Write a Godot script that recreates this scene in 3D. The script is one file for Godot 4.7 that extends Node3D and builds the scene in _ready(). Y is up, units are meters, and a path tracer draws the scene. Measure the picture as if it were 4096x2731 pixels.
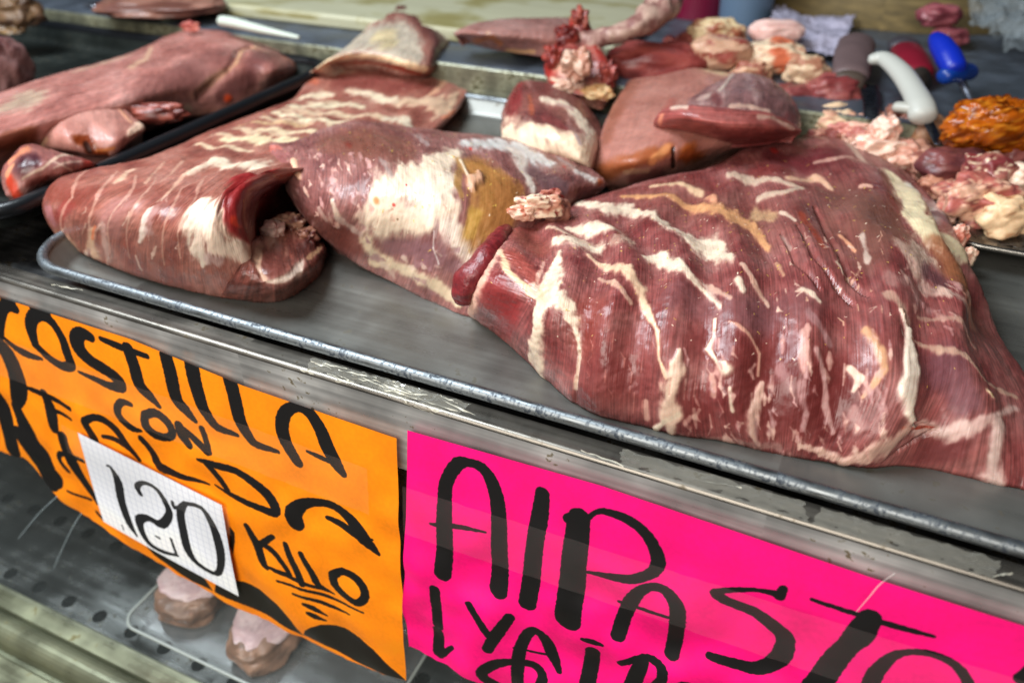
extends Node3D

const STEEL_X0 := -2.3
const STEEL_X1 := 0.9
var names := {}
var sheets := {}


func _ready() -> void:
	var cam := Camera3D.new()
	cam.name = "camera"
	add_child(cam)
	cam.position = Vector3(0, 0.37, 0)
	cam.rotation = Vector3(deg_to_rad(-34.69), deg_to_rad(24.54), 0)
	var lens := CameraAttributesPhysical.new()
	lens.frustum_focal_length = 28.12
	lens.frustum_focus_distance = 0.60
	lens.exposure_aperture = 4.0
	lens.frustum_near = 0.02
	lens.frustum_far = 30.0
	cam.attributes = lens
	cam.fov = 46.22
	cam.current = true

	var env := Environment.new()
	env.background_mode = Environment.BG_COLOR
	env.background_color = Color(0.34, 0.35, 0.38)
	env.background_energy_multiplier = 0.2
	env.tonemap_mode = Environment.TONE_MAPPER_LINEAR
	env.tonemap_exposure = 0.84
	env.sdfgi_enabled = true
	env.ssao_enabled = true
	env.ssil_enabled = true
	var we := WorldEnvironment.new()
	we.name = "environment"
	we.environment = env
	add_child(we)

	# soft daylight of the open market aisle behind the camera, and the strip lamps over the stall
	area_light("aisle_daylight", Vector3(-0.30, 1.20, 1.45), Vector3(-0.25, -0.05, -0.6), Vector2(1.8, 1.2), 7.6, Color(1.0, 0.97, 0.93))
	area_light("stall_lamp", Vector3(-1.15, 1.40, -0.30), Vector3(-0.30, 0.0, -0.55), Vector2(0.8, 0.9), 6.4, Color(0.93, 0.97, 1.0))

	counter()
	trays()
	signs()
	meats()
	back_bench()
	lower_case()


func area_light(called: String, at: Vector3, towards: Vector3, size: Vector2, energy: float, c: Color) -> void:
	var l := AreaLight3D.new()
	l.name = called
	l.area_size = size
	l.area_normalize_energy = true
	l.light_energy = energy
	l.light_color = c
	l.shadow_enabled = true
	add_child(l)
	l.look_at_from_position(at, towards, Vector3.UP)


# ------------------------------------------------------------------ helpers
func numbered(n: String) -> String:
	if not names.has(n):
		names[n] = 0
		return n
	names[n] += 1
	return "%s_%03d" % [n, names[n]]


func thing(called: String, label: String, category: String, at := Vector3.ZERO, group := "") -> Node3D:
	var o := Node3D.new()
	o.name = numbered(called)
	add_child(o)
	o.position = at
	tag(o, label, category, group)
	return o


func tag(o: Node, label: String, category: String, group := "") -> void:
	o.set_meta("label", label)
	o.set_meta("category", category)
	if group:
		o.set_meta("group", group)


func put(called: String, m: Mesh, material: Material, parent: Node = null, at := Vector3.ZERO) -> MeshInstance3D:
	var o := MeshInstance3D.new()
	o.mesh = m
	o.material_override = null
	for i in m.get_surface_count():
		o.set_surface_override_material(i, material)
	if parent == null:
		o.name = numbered(called)
		add_child(o)
	else:
		o.name = called
		parent.add_child(o, true)
	o.position = at
	return o


func mat(c: Color, rough := 0.5, metal := 0.0) -> StandardMaterial3D:
	var m := StandardMaterial3D.new()
	m.albedo_color = c
	m.roughness = rough
	m.metallic = metal
	return m


func noise(seed_: int, freq: float, octaves := 3) -> FastNoiseLite:
	var n := FastNoiseLite.new()
	n.seed = seed_
	n.frequency = freq
	n.noise_type = FastNoiseLite.TYPE_SIMPLEX_SMOOTH
	n.fractal_octaves = octaves
	return n


func noise_bytes(seed_: int, freq: float, octaves: int, w: int, h: int, sw := 1, sh := 1) -> PackedByteArray:
	var im := noise(seed_, freq, octaves).get_image(maxi(4, w / sw), maxi(4, h / sh))
	if im.get_width() != w or im.get_height() != h:
		im.resize(w, h, Image.INTERPOLATE_CUBIC)
	im.convert(Image.FORMAT_L8)
	return im.get_data()


func grey_image(w: int, h: int, bytes: PackedByteArray) -> ImageTexture:
	return ImageTexture.create_from_image(Image.create_from_data(w, h, false, Image.FORMAT_L8, bytes))


func grid_mesh(p: PackedVector3Array, nu: int, nv: int, uv := PackedVector2Array(), col := PackedColorArray(), wrap := false) -> ArrayMesh:
	# rows run away from the first edge, columns along it; front faces clockwise
	var n := PackedVector3Array()
	n.resize(p.size())
	for v in nv:
		for u in nu:
			var ua := u - 1 if u > 0 else (nu - 2 if wrap else 0)
			var ub := u + 1 if u < nu - 1 else (1 if wrap else nu - 1)
			var du := p[v * nu + ub] - p[v * nu + ua]
			var dv := p[mini(v + 1, nv - 1) * nu + u] - p[maxi(v - 1, 0) * nu + u]
			var q := dv.cross(du)
			n[v * nu + u] = q.normalized() if q.length_squared() > 1e-18 else Vector3.UP
	var idx := PackedInt32Array()
	idx.resize((nu - 1) * (nv - 1) * 6)
	var k := 0
	for v in nv - 1:
		for u in nu - 1:
			var a := v * nu + u
			idx[k] = a
			idx[k + 1] = a + 1
			idx[k + 2] = a + nu
			idx[k + 3] = a + 1
			idx[k + 4] = a + nu + 1
			idx[k + 5] = a + nu
			k += 6
	var arr := []
	arr.resize(Mesh.ARRAY_MAX)
	arr[Mesh.ARRAY_VERTEX] = p
	arr[Mesh.ARRAY_NORMAL] = n
	if uv.size():
		arr[Mesh.ARRAY_TEX_UV] = uv
	if col.size():
		arr[Mesh.ARRAY_COLOR] = col
	arr[Mesh.ARRAY_INDEX] = idx
	var m := ArrayMesh.new()
	m.add_surface_from_arrays(Mesh.PRIMITIVE_TRIANGLES, arr)
	return m


func catmull(a: Vector3, b: Vector3, c: Vector3, d: Vector3, t: float) -> Vector3:
	return 0.5 * (2.0 * b + (c - a) * t + (2.0 * a - 5.0 * b + 4.0 * c - d) * t * t + (3.0 * b - a - 3.0 * c + d) * t * t * t)


func on_curve(p: Array, f: float) -> Vector3:
	var n := p.size()
	var i := mini(int(f), n - 2)
	return catmull(p[maxi(i - 1, 0)], p[i], p[i + 1], p[mini(i + 2, n - 1)], f - i)


func knot(k: Array, x: float) -> float:
	for i in k.size() - 1:
		if x <= k[i + 1]:
			return i + (x - k[i]) / maxf(k[i + 1] - k[i], 1e-6)
	return k.size() - 1.0


# a tube through points (metres), radii per point; flat < 1 squashes it along its own up
func tube_mesh(pts: Array, radii: Array, sides := 14, per := 8, flat := 1.0, wobble := 0.0, seed_ := 1) -> ArrayMesh:
	var nz := noise(seed_, 38.0, 3)
	var path: Array[Vector3] = []
	var rad: Array[float] = []
	var total := (pts.size() - 1) * per
	for i in total + 1:
		var f := float(i) / per
		path.append(on_curve(pts, f))
		var k := mini(int(f), radii.size() - 2)
		rad.append(lerpf(radii[k], radii[k + 1], f - k))
	# rounded ends
	var p2: Array[Vector3] = []
	var r2: Array[float] = []
	var d0 := (path[0] - path[1]).normalized()
	var d1 := (path[-1] - path[-2]).normalized()
	for s in [[1.0, 0.02], [0.92, 0.4], [0.7, 0.72], [0.38, 0.92]]:
		p2.append(path[0] + d0 * rad[0] * s[0] * 0.6)
		r2.append(rad[0] * s[1])
	for i in path.size():
		p2.append(path[i])
		r2.append(rad[i])
	for s in [[0.38, 0.92], [0.7, 0.72], [0.92, 0.4], [1.0, 0.02]]:
		p2.append(path[-1] + d1 * rad[-1] * s[0] * 0.6)
		r2.append(rad[-1] * s[1])
	var nu := sides + 1
	var p := PackedVector3Array()
	var uv := PackedVector2Array()
	var len_ := 0.0
	for i in p2.size():
		var t := (p2[mini(i + 1, p2.size() - 1)] - p2[maxi(i - 1, 0)]).normalized()
		var side := t.cross(Vector3.UP)
		if side.length() < 0.05:
			side = t.cross(Vector3.BACK)
		side = side.normalized()
		var upv := side.cross(t).normalized()
		if i > 0:
			len_ += p2[i].distance_to(p2[i - 1])
		for s in nu:
			var a := -TAU * s / sides
			var q := p2[i] + (side * cos(a) + upv * sin(a) * flat) * r2[i]
			if wobble > 0.0:
				q += (side * cos(a) + upv * sin(a)) * r2[i] * wobble * nz.get_noise_3dv(q)
			p.append(q)
			uv.append(Vector2(float(s) / sides, len_ * 10.0))
	return grid_mesh(p, nu, p2.size(), uv, PackedColorArray(), true)


# a profile (z, y) swept straight along x
func sweep_x(profile: Array, x0: float, x1: float, uv_scale := 1.0) -> ArrayMesh:
	var p := PackedVector3Array()
	var uv := PackedVector2Array()
	var s := 0.0
	var st := SurfaceTool.new()
	st.begin(Mesh.PRIMITIVE_TRIANGLES)
	for i in profile.size() - 1:
		var a: Vector2 = profile[i]
		var b: Vector2 = profile[i + 1]
		var n := Vector3(0, b.x - a.x, a.y - b.y).normalized()
		var s2 := s + a.distance_to(b)
		var q := [Vector3(x0, a.y, a.x), Vector3(x1, a.y, a.x), Vector3(x1, b.y, b.x), Vector3(x0, b.y, b.x)]
		var t := [Vector2(x0, s), Vector2(x1, s), Vector2(x1, s2), Vector2(x0, s2)]
		for k in [0, 1, 2, 0, 2, 3]:
			st.set_normal(n)
			st.set_uv(t[k] * uv_scale)
			st.add_vertex(q[k])
		s = s2
	return st.commit()


func slab_mesh(x0: float, y0: float, z0: float, x1: float, y1: float, z1: float, bevel := 0.002) -> ArrayMesh:
	var st := SurfaceTool.new()
	st.begin(Mesh.PRIMITIVE_TRIANGLES)
	var c := Vector3((x0 + x1) / 2, (y0 + y1) / 2, (z0 + z1) / 2)
	var h := Vector3(absf(x1 - x0), absf(y1 - y0), absf(z1 - z0)) / 2
	bevel = minf(bevel, minf(h.x, minf(h.y, h.z)) * 0.9)
	var i := h - Vector3.ONE * bevel
	var face := func(a: Vector3, b: Vector3, d: Vector3, e: Vector3) -> void:
		var n := (d - a).cross(b - a).normalized()
		if n.dot((a + b + d + e) / 4.0) < 0:
			n = -n
			var t := b
			b = e
			e = t
		for v in [a, b, d, a, d, e]:
			st.set_normal(n)
			st.set_uv(Vector2(v.x + v.y * 0.3, v.z + v.y))
			st.add_vertex(v + c)
	for s in [-1.0, 1.0]:
		face.call(Vector3(s * h.x, -i.y, -i.z), Vector3(s * h.x, i.y, -i.z), Vector3(s * h.x, i.y, i.z), Vector3(s * h.x, -i.y, i.z))
		face.call(Vector3(-i.x, s * h.y, -i.z), Vector3(i.x, s * h.y, -i.z), Vector3(i.x, s * h.y, i.z), Vector3(-i.x, s * h.y, i.z))
		face.call(Vector3(-i.x, -i.y, s * h.z), Vector3(i.x, -i.y, s * h.z), Vector3(i.x, i.y, s * h.z), Vector3(-i.x, i.y, s * h.z))
		for t in [-1.0, 1.0]:
			face.call(Vector3(s * h.x, t * i.y, -i.z), Vector3(s * h.x, t * i.y, i.z), Vector3(s * i.x, t * h.y, i.z), Vector3(s * i.x, t * h.y, -i.z))
			face.call(Vector3(s * h.x, -i.y, t * i.z), Vector3(s * h.x, i.y, t * i.z), Vector3(s * i.x, i.y, t * h.z), Vector3(s * i.x, -i.y, t * h.z))
			face.call(Vector3(-i.x, s * h.y, t * i.z), Vector3(i.x, s * h.y, t * i.z), Vector3(i.x, s * i.y, t * h.z), Vector3(-i.x, s * i.y, t * h.z))
			for u in [-1.0, 1.0]:
				face.call(Vector3(s * h.x, t * i.y, u * i.z), Vector3(s * i.x, t * h.y, u * i.z), Vector3(s * i.x, t * i.y, u * h.z), Vector3(s * i.x, t * i.y, u * h.z))
	return st.commit()


# a lump of flesh: a ball pushed about by noise, its own two or three colours mixed by noise
func lump(called: String, at: Vector3, r: Vector3, turn: float, seed_: int, rough: float, cols: Array, floor_y: float, material: Material, parent: Node = null, grain := 1.0, share := 0.5) -> MeshInstance3D:
	var nu := 57
	var nv := 34
	var shape := noise(seed_, 1.1, 2)
	var fine := noise(seed_ + 7, 3.2 if grain < 2.0 else 7.5, 3)
	var tint := noise(seed_ + 13, 0.9 * grain, 4)
	var streak := noise(seed_ + 29, 2.6 * grain, 3)
	var basis := Basis(Vector3.UP, turn)
	var p := PackedVector3Array()
	var col := PackedColorArray()
	var lin := []
	for c in cols:
		lin.append((c as Color).srgb_to_linear())
	for v in nv:
		var th := PI * v / (nv - 1)
		for u in nu:
			var ph := -TAU * u / (nu - 1)
			var d := Vector3(sin(th) * cos(ph), cos(th), sin(th) * sin(ph))
			var k := 1.0 + rough * (1.5 * shape.get_noise_3dv(d) + (0.8 if grain > 2.0 else 0.16) * fine.get_noise_3dv(d))
			var q := basis * (Vector3(signf(d.x) * pow(absf(d.x), 0.85) * r.x, signf(d.y) * pow(absf(d.y), 0.8) * r.y, signf(d.z) * pow(absf(d.z), 0.85) * r.z) * k) + at
			q.y = maxf(q.y, floor_y)
			p.append(q)
			var t := tint.get_noise_3dv(d) + 0.35 * fine.get_noise_3dv(d * 1.7)
			var a := smoothstep(0.5 - share - 0.12, 0.5 - share + 0.12, t)
			var c: Color = lin[0].lerp(lin[1], a)
			if lin.size() > 2:
				c = c.lerp(lin[2], smoothstep(0.18, 0.42, streak.get_noise_3dv(d + Vector3(3, 1, 2))))
			var g := 1.0 + 0.16 * streak.get_noise_3dv(d * Vector3(2.2, 0.5, 2.2))
			col.append(Color(c.r * g, c.g * g, c.b * g))
	return put(called, grid_mesh(p, nu, nv, PackedVector2Array(), col, true), material, parent)


func flesh_material(rough := 0.42) -> StandardMaterial3D:
	var key := "flesh%.2f" % rough
	if not sheets.has(key):
		var m := StandardMaterial3D.new()
		m.vertex_color_use_as_albedo = true
		m.roughness = rough
		m.metallic_specular = 0.5
		m.subsurf_scatter_enabled = true
		m.subsurf_scatter_strength = 0.06
		m.heightmap_enabled = true
		m.heightmap_scale = 0.06
		m.heightmap_texture = grey_image(256, 256, noise_bytes(91, 0.05, 4, 256, 256))
		m.uv1_triplanar = true
		m.uv1_scale = Vector3.ONE * 9.0
		sheets[key] = m
	return sheets[key]


# ------------------------------------------------------------------ flesh with painted fat
# one stroke: colour, opacity, raggedness, height in mm, softness, then u, v, radius (texels) for each point
func stroke(s: Array, w: int, h: int, r: PackedFloat32Array, g: PackedFloat32Array, b: PackedFloat32Array, hh: PackedFloat32Array, rag: PackedByteArray) -> void:
	var cr: float = s[0][0]
	var cg: float = s[0][1]
	var cb: float = s[0][2]
	var op: float = s[1]
	var ragged: float = s[2] / 128.0
	var hs: float = s[3]
	var soft: float = 1.0 / s[4]
	var q: Array = s[5]
	var tall: float = s[6]
	var n := q.size() / 3
	for i in maxi(1, n - 1):
		var ax: float = q[i * 3]
		var ay: float = q[i * 3 + 1] * tall
		var ar: float = q[i * 3 + 2]
		var j := mini(i + 1, n - 1)
		var bx: float = q[j * 3]
		var by: float = q[j * 3 + 1] * tall
		var br: float = q[j * 3 + 2]
		var m := maxf(ar, br) * 1.7
		var dx := bx - ax
		var dy := by - ay
		var l2 := maxf(dx * dx + dy * dy, 1e-4)
		for y in range(maxi(0, int((minf(ay, by) - m) / tall)), mini(h, int((maxf(ay, by) + m) / tall) + 1)):
			for x in range(maxi(0, int(minf(ax, bx) - m)), mini(w, int(maxf(ax, bx) + m) + 1)):
				var t := clampf(((x - ax) * dx + (y * tall - ay) * dy) / l2, 0.0, 1.0)
				var ex := ax + dx * t - x
				var ey := ay + dy * t - y * tall
				var rr := ar + (br - ar) * t
				var d := sqrt(ex * ex + ey * ey) / rr
				if d > 1.7:
					continue
				var k := y * w + x
				var a := (1.24 - d + ragged * (rag[k] - 128)) * soft
				if a <= 0.0:
					continue
				a = minf(a, 1.0)
				a = a * a * (3.0 - 2.0 * a)
				if hs != 0.0:
					hh[k] = hh[k] + (hs - hh[k]) * a
				a *= op
				var shade := 0.90 + rag[k] * 0.00078
				r[k] += (cr * shade - r[k]) * a
				g[k] += (cg * shade - g[k]) * a
				b[k] += (cb * shade - b[k]) * a


func flesh(called: String, d: Dictionary, parent: Node, seed_: int) -> MeshInstance3D:
	var w: int = d.w
	var h: int = d.h
	var st: Array = d.style
	var n := w * h
	var coarse := noise_bytes(seed_, 0.010, 3, w, h)
	var mid := noise_bytes(seed_ + 1, 0.055, 4, w, h)
	var rag := noise_bytes(seed_ + 2, 0.045, 5, w, h, 1, 2) if st[4] == 0 else noise_bytes(seed_ + 2, 0.045, 5, w, h, 2, 1)
	var fib := noise_bytes(seed_ + 3, 0.3, 3, w, h, 1, 22) if st[4] == 0 else noise_bytes(seed_ + 3, 0.3, 3, w, h, 22, 1)
	var film := noise_bytes(seed_ + 4, 0.022, 5, w, h, 1, 3) if st[4] == 0 else noise_bytes(seed_ + 4, 0.022, 5, w, h, 3, 1)
	var r := PackedFloat32Array()
	var g := PackedFloat32Array()
	var b := PackedFloat32Array()
	var hh := PackedFloat32Array()
	r.resize(n)
	g.resize(n)
	b.resize(n)
	hh.resize(n)
	var lr := PackedFloat32Array()
	var lg := PackedFloat32Array()
	var lb := PackedFloat32Array()
	for i in 256:
		var t := i / 255.0
		var lo: Array = st[0] if t < 0.5 else st[1]
		var hi: Array = st[1] if t < 0.5 else st[2]
		var f := t * 2.0 if t < 0.5 else t * 2.0 - 1.0
		lr.append(lerpf(lo[0], hi[0], f))
		lg.append(lerpf(lo[1], hi[1], f))
		lb.append(lerpf(lo[2], hi[2], f))
	var kf: float = st[3] / 128.0
	var km: float = st[6] * 0.35 / 128.0
	var gain: float = st[5] / 50.0
	for i in n:
		var c := coarse[i]
		var k := 1.0 + (fib[i] - 128) * kf + (mid[i] - 128) * km
		var a := (film[i] - 165) * gain
		if a > 0.0:
			a = minf(a, 0.55)
			r[i] = lr[c] * k + (190.0 - lr[c] * k) * a
			g[i] = lg[c] * k + (160.0 - lg[c] * k) * a
			b[i] = lb[c] * k + (154.0 - lb[c] * k) * a
			hh[i] = a * 0.4
		else:
			r[i] = lr[c] * k
			g[i] = lg[c] * k
			b[i] = lb[c] * k
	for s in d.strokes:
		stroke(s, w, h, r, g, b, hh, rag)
	if st.size() > 7:
		# flakes of dried herb and crumbs of fat, a few texels each
		var rng := RandomNumberGenerator.new()
		rng.seed = seed_
		for e in st[7]:
			var x := int(w * (0.5 + (rng.randf() + rng.randf() - 1.0) * 0.42))
			var y := int(h * (0.48 + (rng.randf() + rng.randf() - 1.0) * 0.40))
			var herb := rng.randf() < 0.6
			var dx := rng.randi_range(-1, 1)
			for s in rng.randi_range(1, 4):
				var i := clampi(y + s, 0, h - 2) * w + clampi(x + s * dx, 0, w - 2)
				for o in ([i, i + 1] if rng.randf() < 0.4 else [i]):
					r[o] = 200.0 if herb else 224.0
					g[o] = 166.0 if herb else 200.0
					b[o] = 78.0 if herb else 176.0
					hh[o] += 0.8
	var px := PackedByteArray()
	px.resize(n * 3)
	var bump := PackedByteArray()
	bump.resize(n)
	var wet := PackedByteArray()
	wet.resize(n)
	for i in n:
		px[i * 3] = clampi(int(r[i]), 0, 255)
		px[i * 3 + 1] = clampi(int(g[i]), 0, 255)
		px[i * 3 + 2] = clampi(int(b[i]), 0, 255)
		bump[i] = clampi(int(110.0 + (fib[i] - 128) * st[3] * 0.7 + (mid[i] - 128) * 0.17 + hh[i] * 26.0), 0, 255)
		wet[i] = clampi(52 + rag[i] / 3 + int(hh[i] * 8.0), 0, 255)
	# the shape: a smooth surface through the control points, raised where fat lies and let in where it folds
	var rows: Array = d.net
	var ku: Array = d.ku
	var kv: Array = d.kv
	var step := 3 if w > 500 else 2
	var nu := w / step
	var nv := h / step
	var net: Array = []
	for row in rows:
		var line: Array = []
		for i in row.size() / 3:
			line.append(Vector3(row[i * 3], row[i * 3 + 1], row[i * 3 + 2]) * 0.001)
		net.append(line)
	var wide: Array = []
	for line in net:
		var o := PackedVector3Array()
		for u in nu:
			o.append(on_curve(line, knot(ku, float(u) / (nu - 1))))
		wide.append(o)
	var p := PackedVector3Array()
	p.resize(nu * nv)
	var uv := PackedVector2Array()
	uv.resize(nu * nv)
	for v in nv:
		var f := knot(kv, float(v) / (nv - 1))
		var i := mini(int(f), wide.size() - 2)
		var t := f - i
		var a: PackedVector3Array = wide[maxi(i - 1, 0)]
		var bb: PackedVector3Array = wide[i]
		var c: PackedVector3Array = wide[i + 1]
		var e: PackedVector3Array = wide[mini(i + 2, wide.size() - 1)]
		for u in nu:
			p[v * nu + u] = catmull(a[u], bb[u], c[u], e[u], t)
			uv[v * nu + u] = Vector2(float(u) / (nu - 1), float(v) / (nv - 1))
	var q := p.duplicate()
	var waves := noise(seed_ + 9, 17.0, 2)
	var edge := noise(seed_ + 11, 140.0, 2)
	var ribs: float = st[8] if st.size() > 9 else 0.0
	var swell: float = st[9] * 0.001 if st.size() > 9 else 0.0
	var bend := noise(seed_ + 12, 5.0, 2)
	for v in range(1, nv - 1):
		for u in range(1, nu - 1):
			var i := v * nu + u
			var nrm := (p[i + nu] - p[i - nu]).cross(p[i + 1] - p[i - 1]).normalized()
			var k := mini(h - 1, v * step + 1) * w + mini(w - 1, u * step + 1)
			var rib := 0.0
			if ribs > 0.0:
				rib = swell * sin(TAU * (ribs * u / nu + 0.5 * bend.get_noise_3dv(p[i]))) * smoothstep(0.1, 0.35, float(v) / nv) * smoothstep(1.0, 0.8, float(v) / nv)
			q[i] = p[i] + nrm * (rib + 0.001 * hh[k] + (0.0010 + 0.0042 * st[6] * st[6]) * waves.get_noise_3dv(p[i]) + (0.0003 + 0.0014 * st[6] * st[6]) * edge.get_noise_3dv(p[i]) + 0.000002 * (mid[k] - 128) + 0.000003 * st[3] * (fib[k] - 128))
	var m := StandardMaterial3D.new()
	m.albedo_texture = ImageTexture.create_from_image(Image.create_from_data(w, h, false, Image.FORMAT_RGB8, px))
	m.roughness_texture = grey_image(w, h, wet)
	m.roughness = 1.0
	m.metallic_specular = 0.45
	m.heightmap_enabled = true
	m.heightmap_texture = grey_image(w, h, bump)
	m.heightmap_scale = 0.14
	m.subsurf_scatter_enabled = true
	m.subsurf_scatter_strength = 0.06
	m.texture_repeat = false
	return put(called, grid_mesh(q, nu, nv, uv), m, parent)


# ------------------------------------------------------------------ materials of the stall
func metal(key: String, c: Color, rough: float, streak: float, smudge: float, spots := 0.0, dirt := Color8(70, 62, 48), scale := 2.2, metallic := 0.95) -> StandardMaterial3D:
	if sheets.has(key):
		return sheets[key]
	var n := 512
	var a := noise_bytes(key.hash() % 1000, 0.09, 3, n, n, 60, 1)
	var b := noise_bytes(key.hash() % 1000 + 1, 0.012, 4, n, n)
	var f := noise_bytes(key.hash() % 1000 + 2, 0.08, 4, n, n)
	var px := PackedByteArray()
	px.resize(n * n * 3)
	var ro := PackedByteArray()
	ro.resize(n * n)
	for i in n * n:
		var s := 1.0 + (a[i] - 128) * streak / 128.0 + (b[i] - 128) * smudge / 128.0
		var d := clampf(((f[i] + (b[i] - 128) * 0.5) - (255.0 - 120.0 * spots)) / 14.0, 0.0, 1.0) if spots > 0.0 else 0.0
		px[i * 3] = clampi(int(255.0 * lerpf(c.r * s, dirt.r, d)), 0, 255)
		px[i * 3 + 1] = clampi(int(255.0 * lerpf(c.g * s, dirt.g, d)), 0, 255)
		px[i * 3 + 2] = clampi(int(255.0 * lerpf(c.b * s, dirt.b, d)), 0, 255)
		ro[i] = clampi(int(255.0 * (rough + (b[i] - 128) * 0.0012 + (a[i] - 128) * 0.0008 + d * 0.25)), 10, 255)
	var m := StandardMaterial3D.new()
	m.albedo_texture = ImageTexture.create_from_image(Image.create_from_data(n, n, false, Image.FORMAT_RGB8, px))
	m.roughness_texture = grey_image(n, n, ro)
	m.roughness = 1.0
	m.metallic = metallic
	m.uv1_triplanar = true
	m.uv1_scale = Vector3.ONE * scale
	m.heightmap_enabled = true
	m.heightmap_texture = grey_image(n, n, a)
	m.heightmap_scale = 0.002
	sheets[key] = m
	return m


func fat_material() -> StandardMaterial3D:
	if not sheets.has("fat"):
		var m := mat(Color8(222, 190, 156), 0.42)
		m.heightmap_enabled = true
		m.heightmap_texture = grey_image(256, 256, noise_bytes(55, 0.06, 4, 256, 256))
		m.heightmap_scale = 0.08
		m.uv1_triplanar = true
		m.uv1_scale = Vector3.ONE * 9.0
		m.subsurf_scatter_enabled = true
		m.subsurf_scatter_strength = 0.06
		sheets["fat"] = m
	return sheets["fat"]


func red_flesh() -> StandardMaterial3D:
	if not sheets.has("red"):
		var n := 256
		var a := noise_bytes(71, 0.05, 4, n, n)
		var f := noise_bytes(72, 0.2, 2, n, n, 1, 20)
		var px := PackedByteArray()
		px.resize(n * n * 3)
		for i in n * n:
			var t := a[i] / 255.0
			var s := 0.85 + f[i] * 0.0012
			px[i * 3] = int(lerpf(84, 138, t) * s)
			px[i * 3 + 1] = int(lerpf(22, 44, t) * s)
			px[i * 3 + 2] = int(lerpf(28, 46, t) * s)
		var m := StandardMaterial3D.new()
		m.albedo_texture = ImageTexture.create_from_image(Image.create_from_data(n, n, false, Image.FORMAT_RGB8, px))
		m.roughness = 0.4
		m.uv1_triplanar = true
		m.uv1_scale = Vector3.ONE * 12.0
		m.heightmap_enabled = true
		m.heightmap_texture = grey_image(n, n, a)
		m.heightmap_scale = 0.08
		m.subsurf_scatter_enabled = true
		m.subsurf_scatter_strength = 0.06
		sheets["red"] = m
	return sheets["red"]


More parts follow.
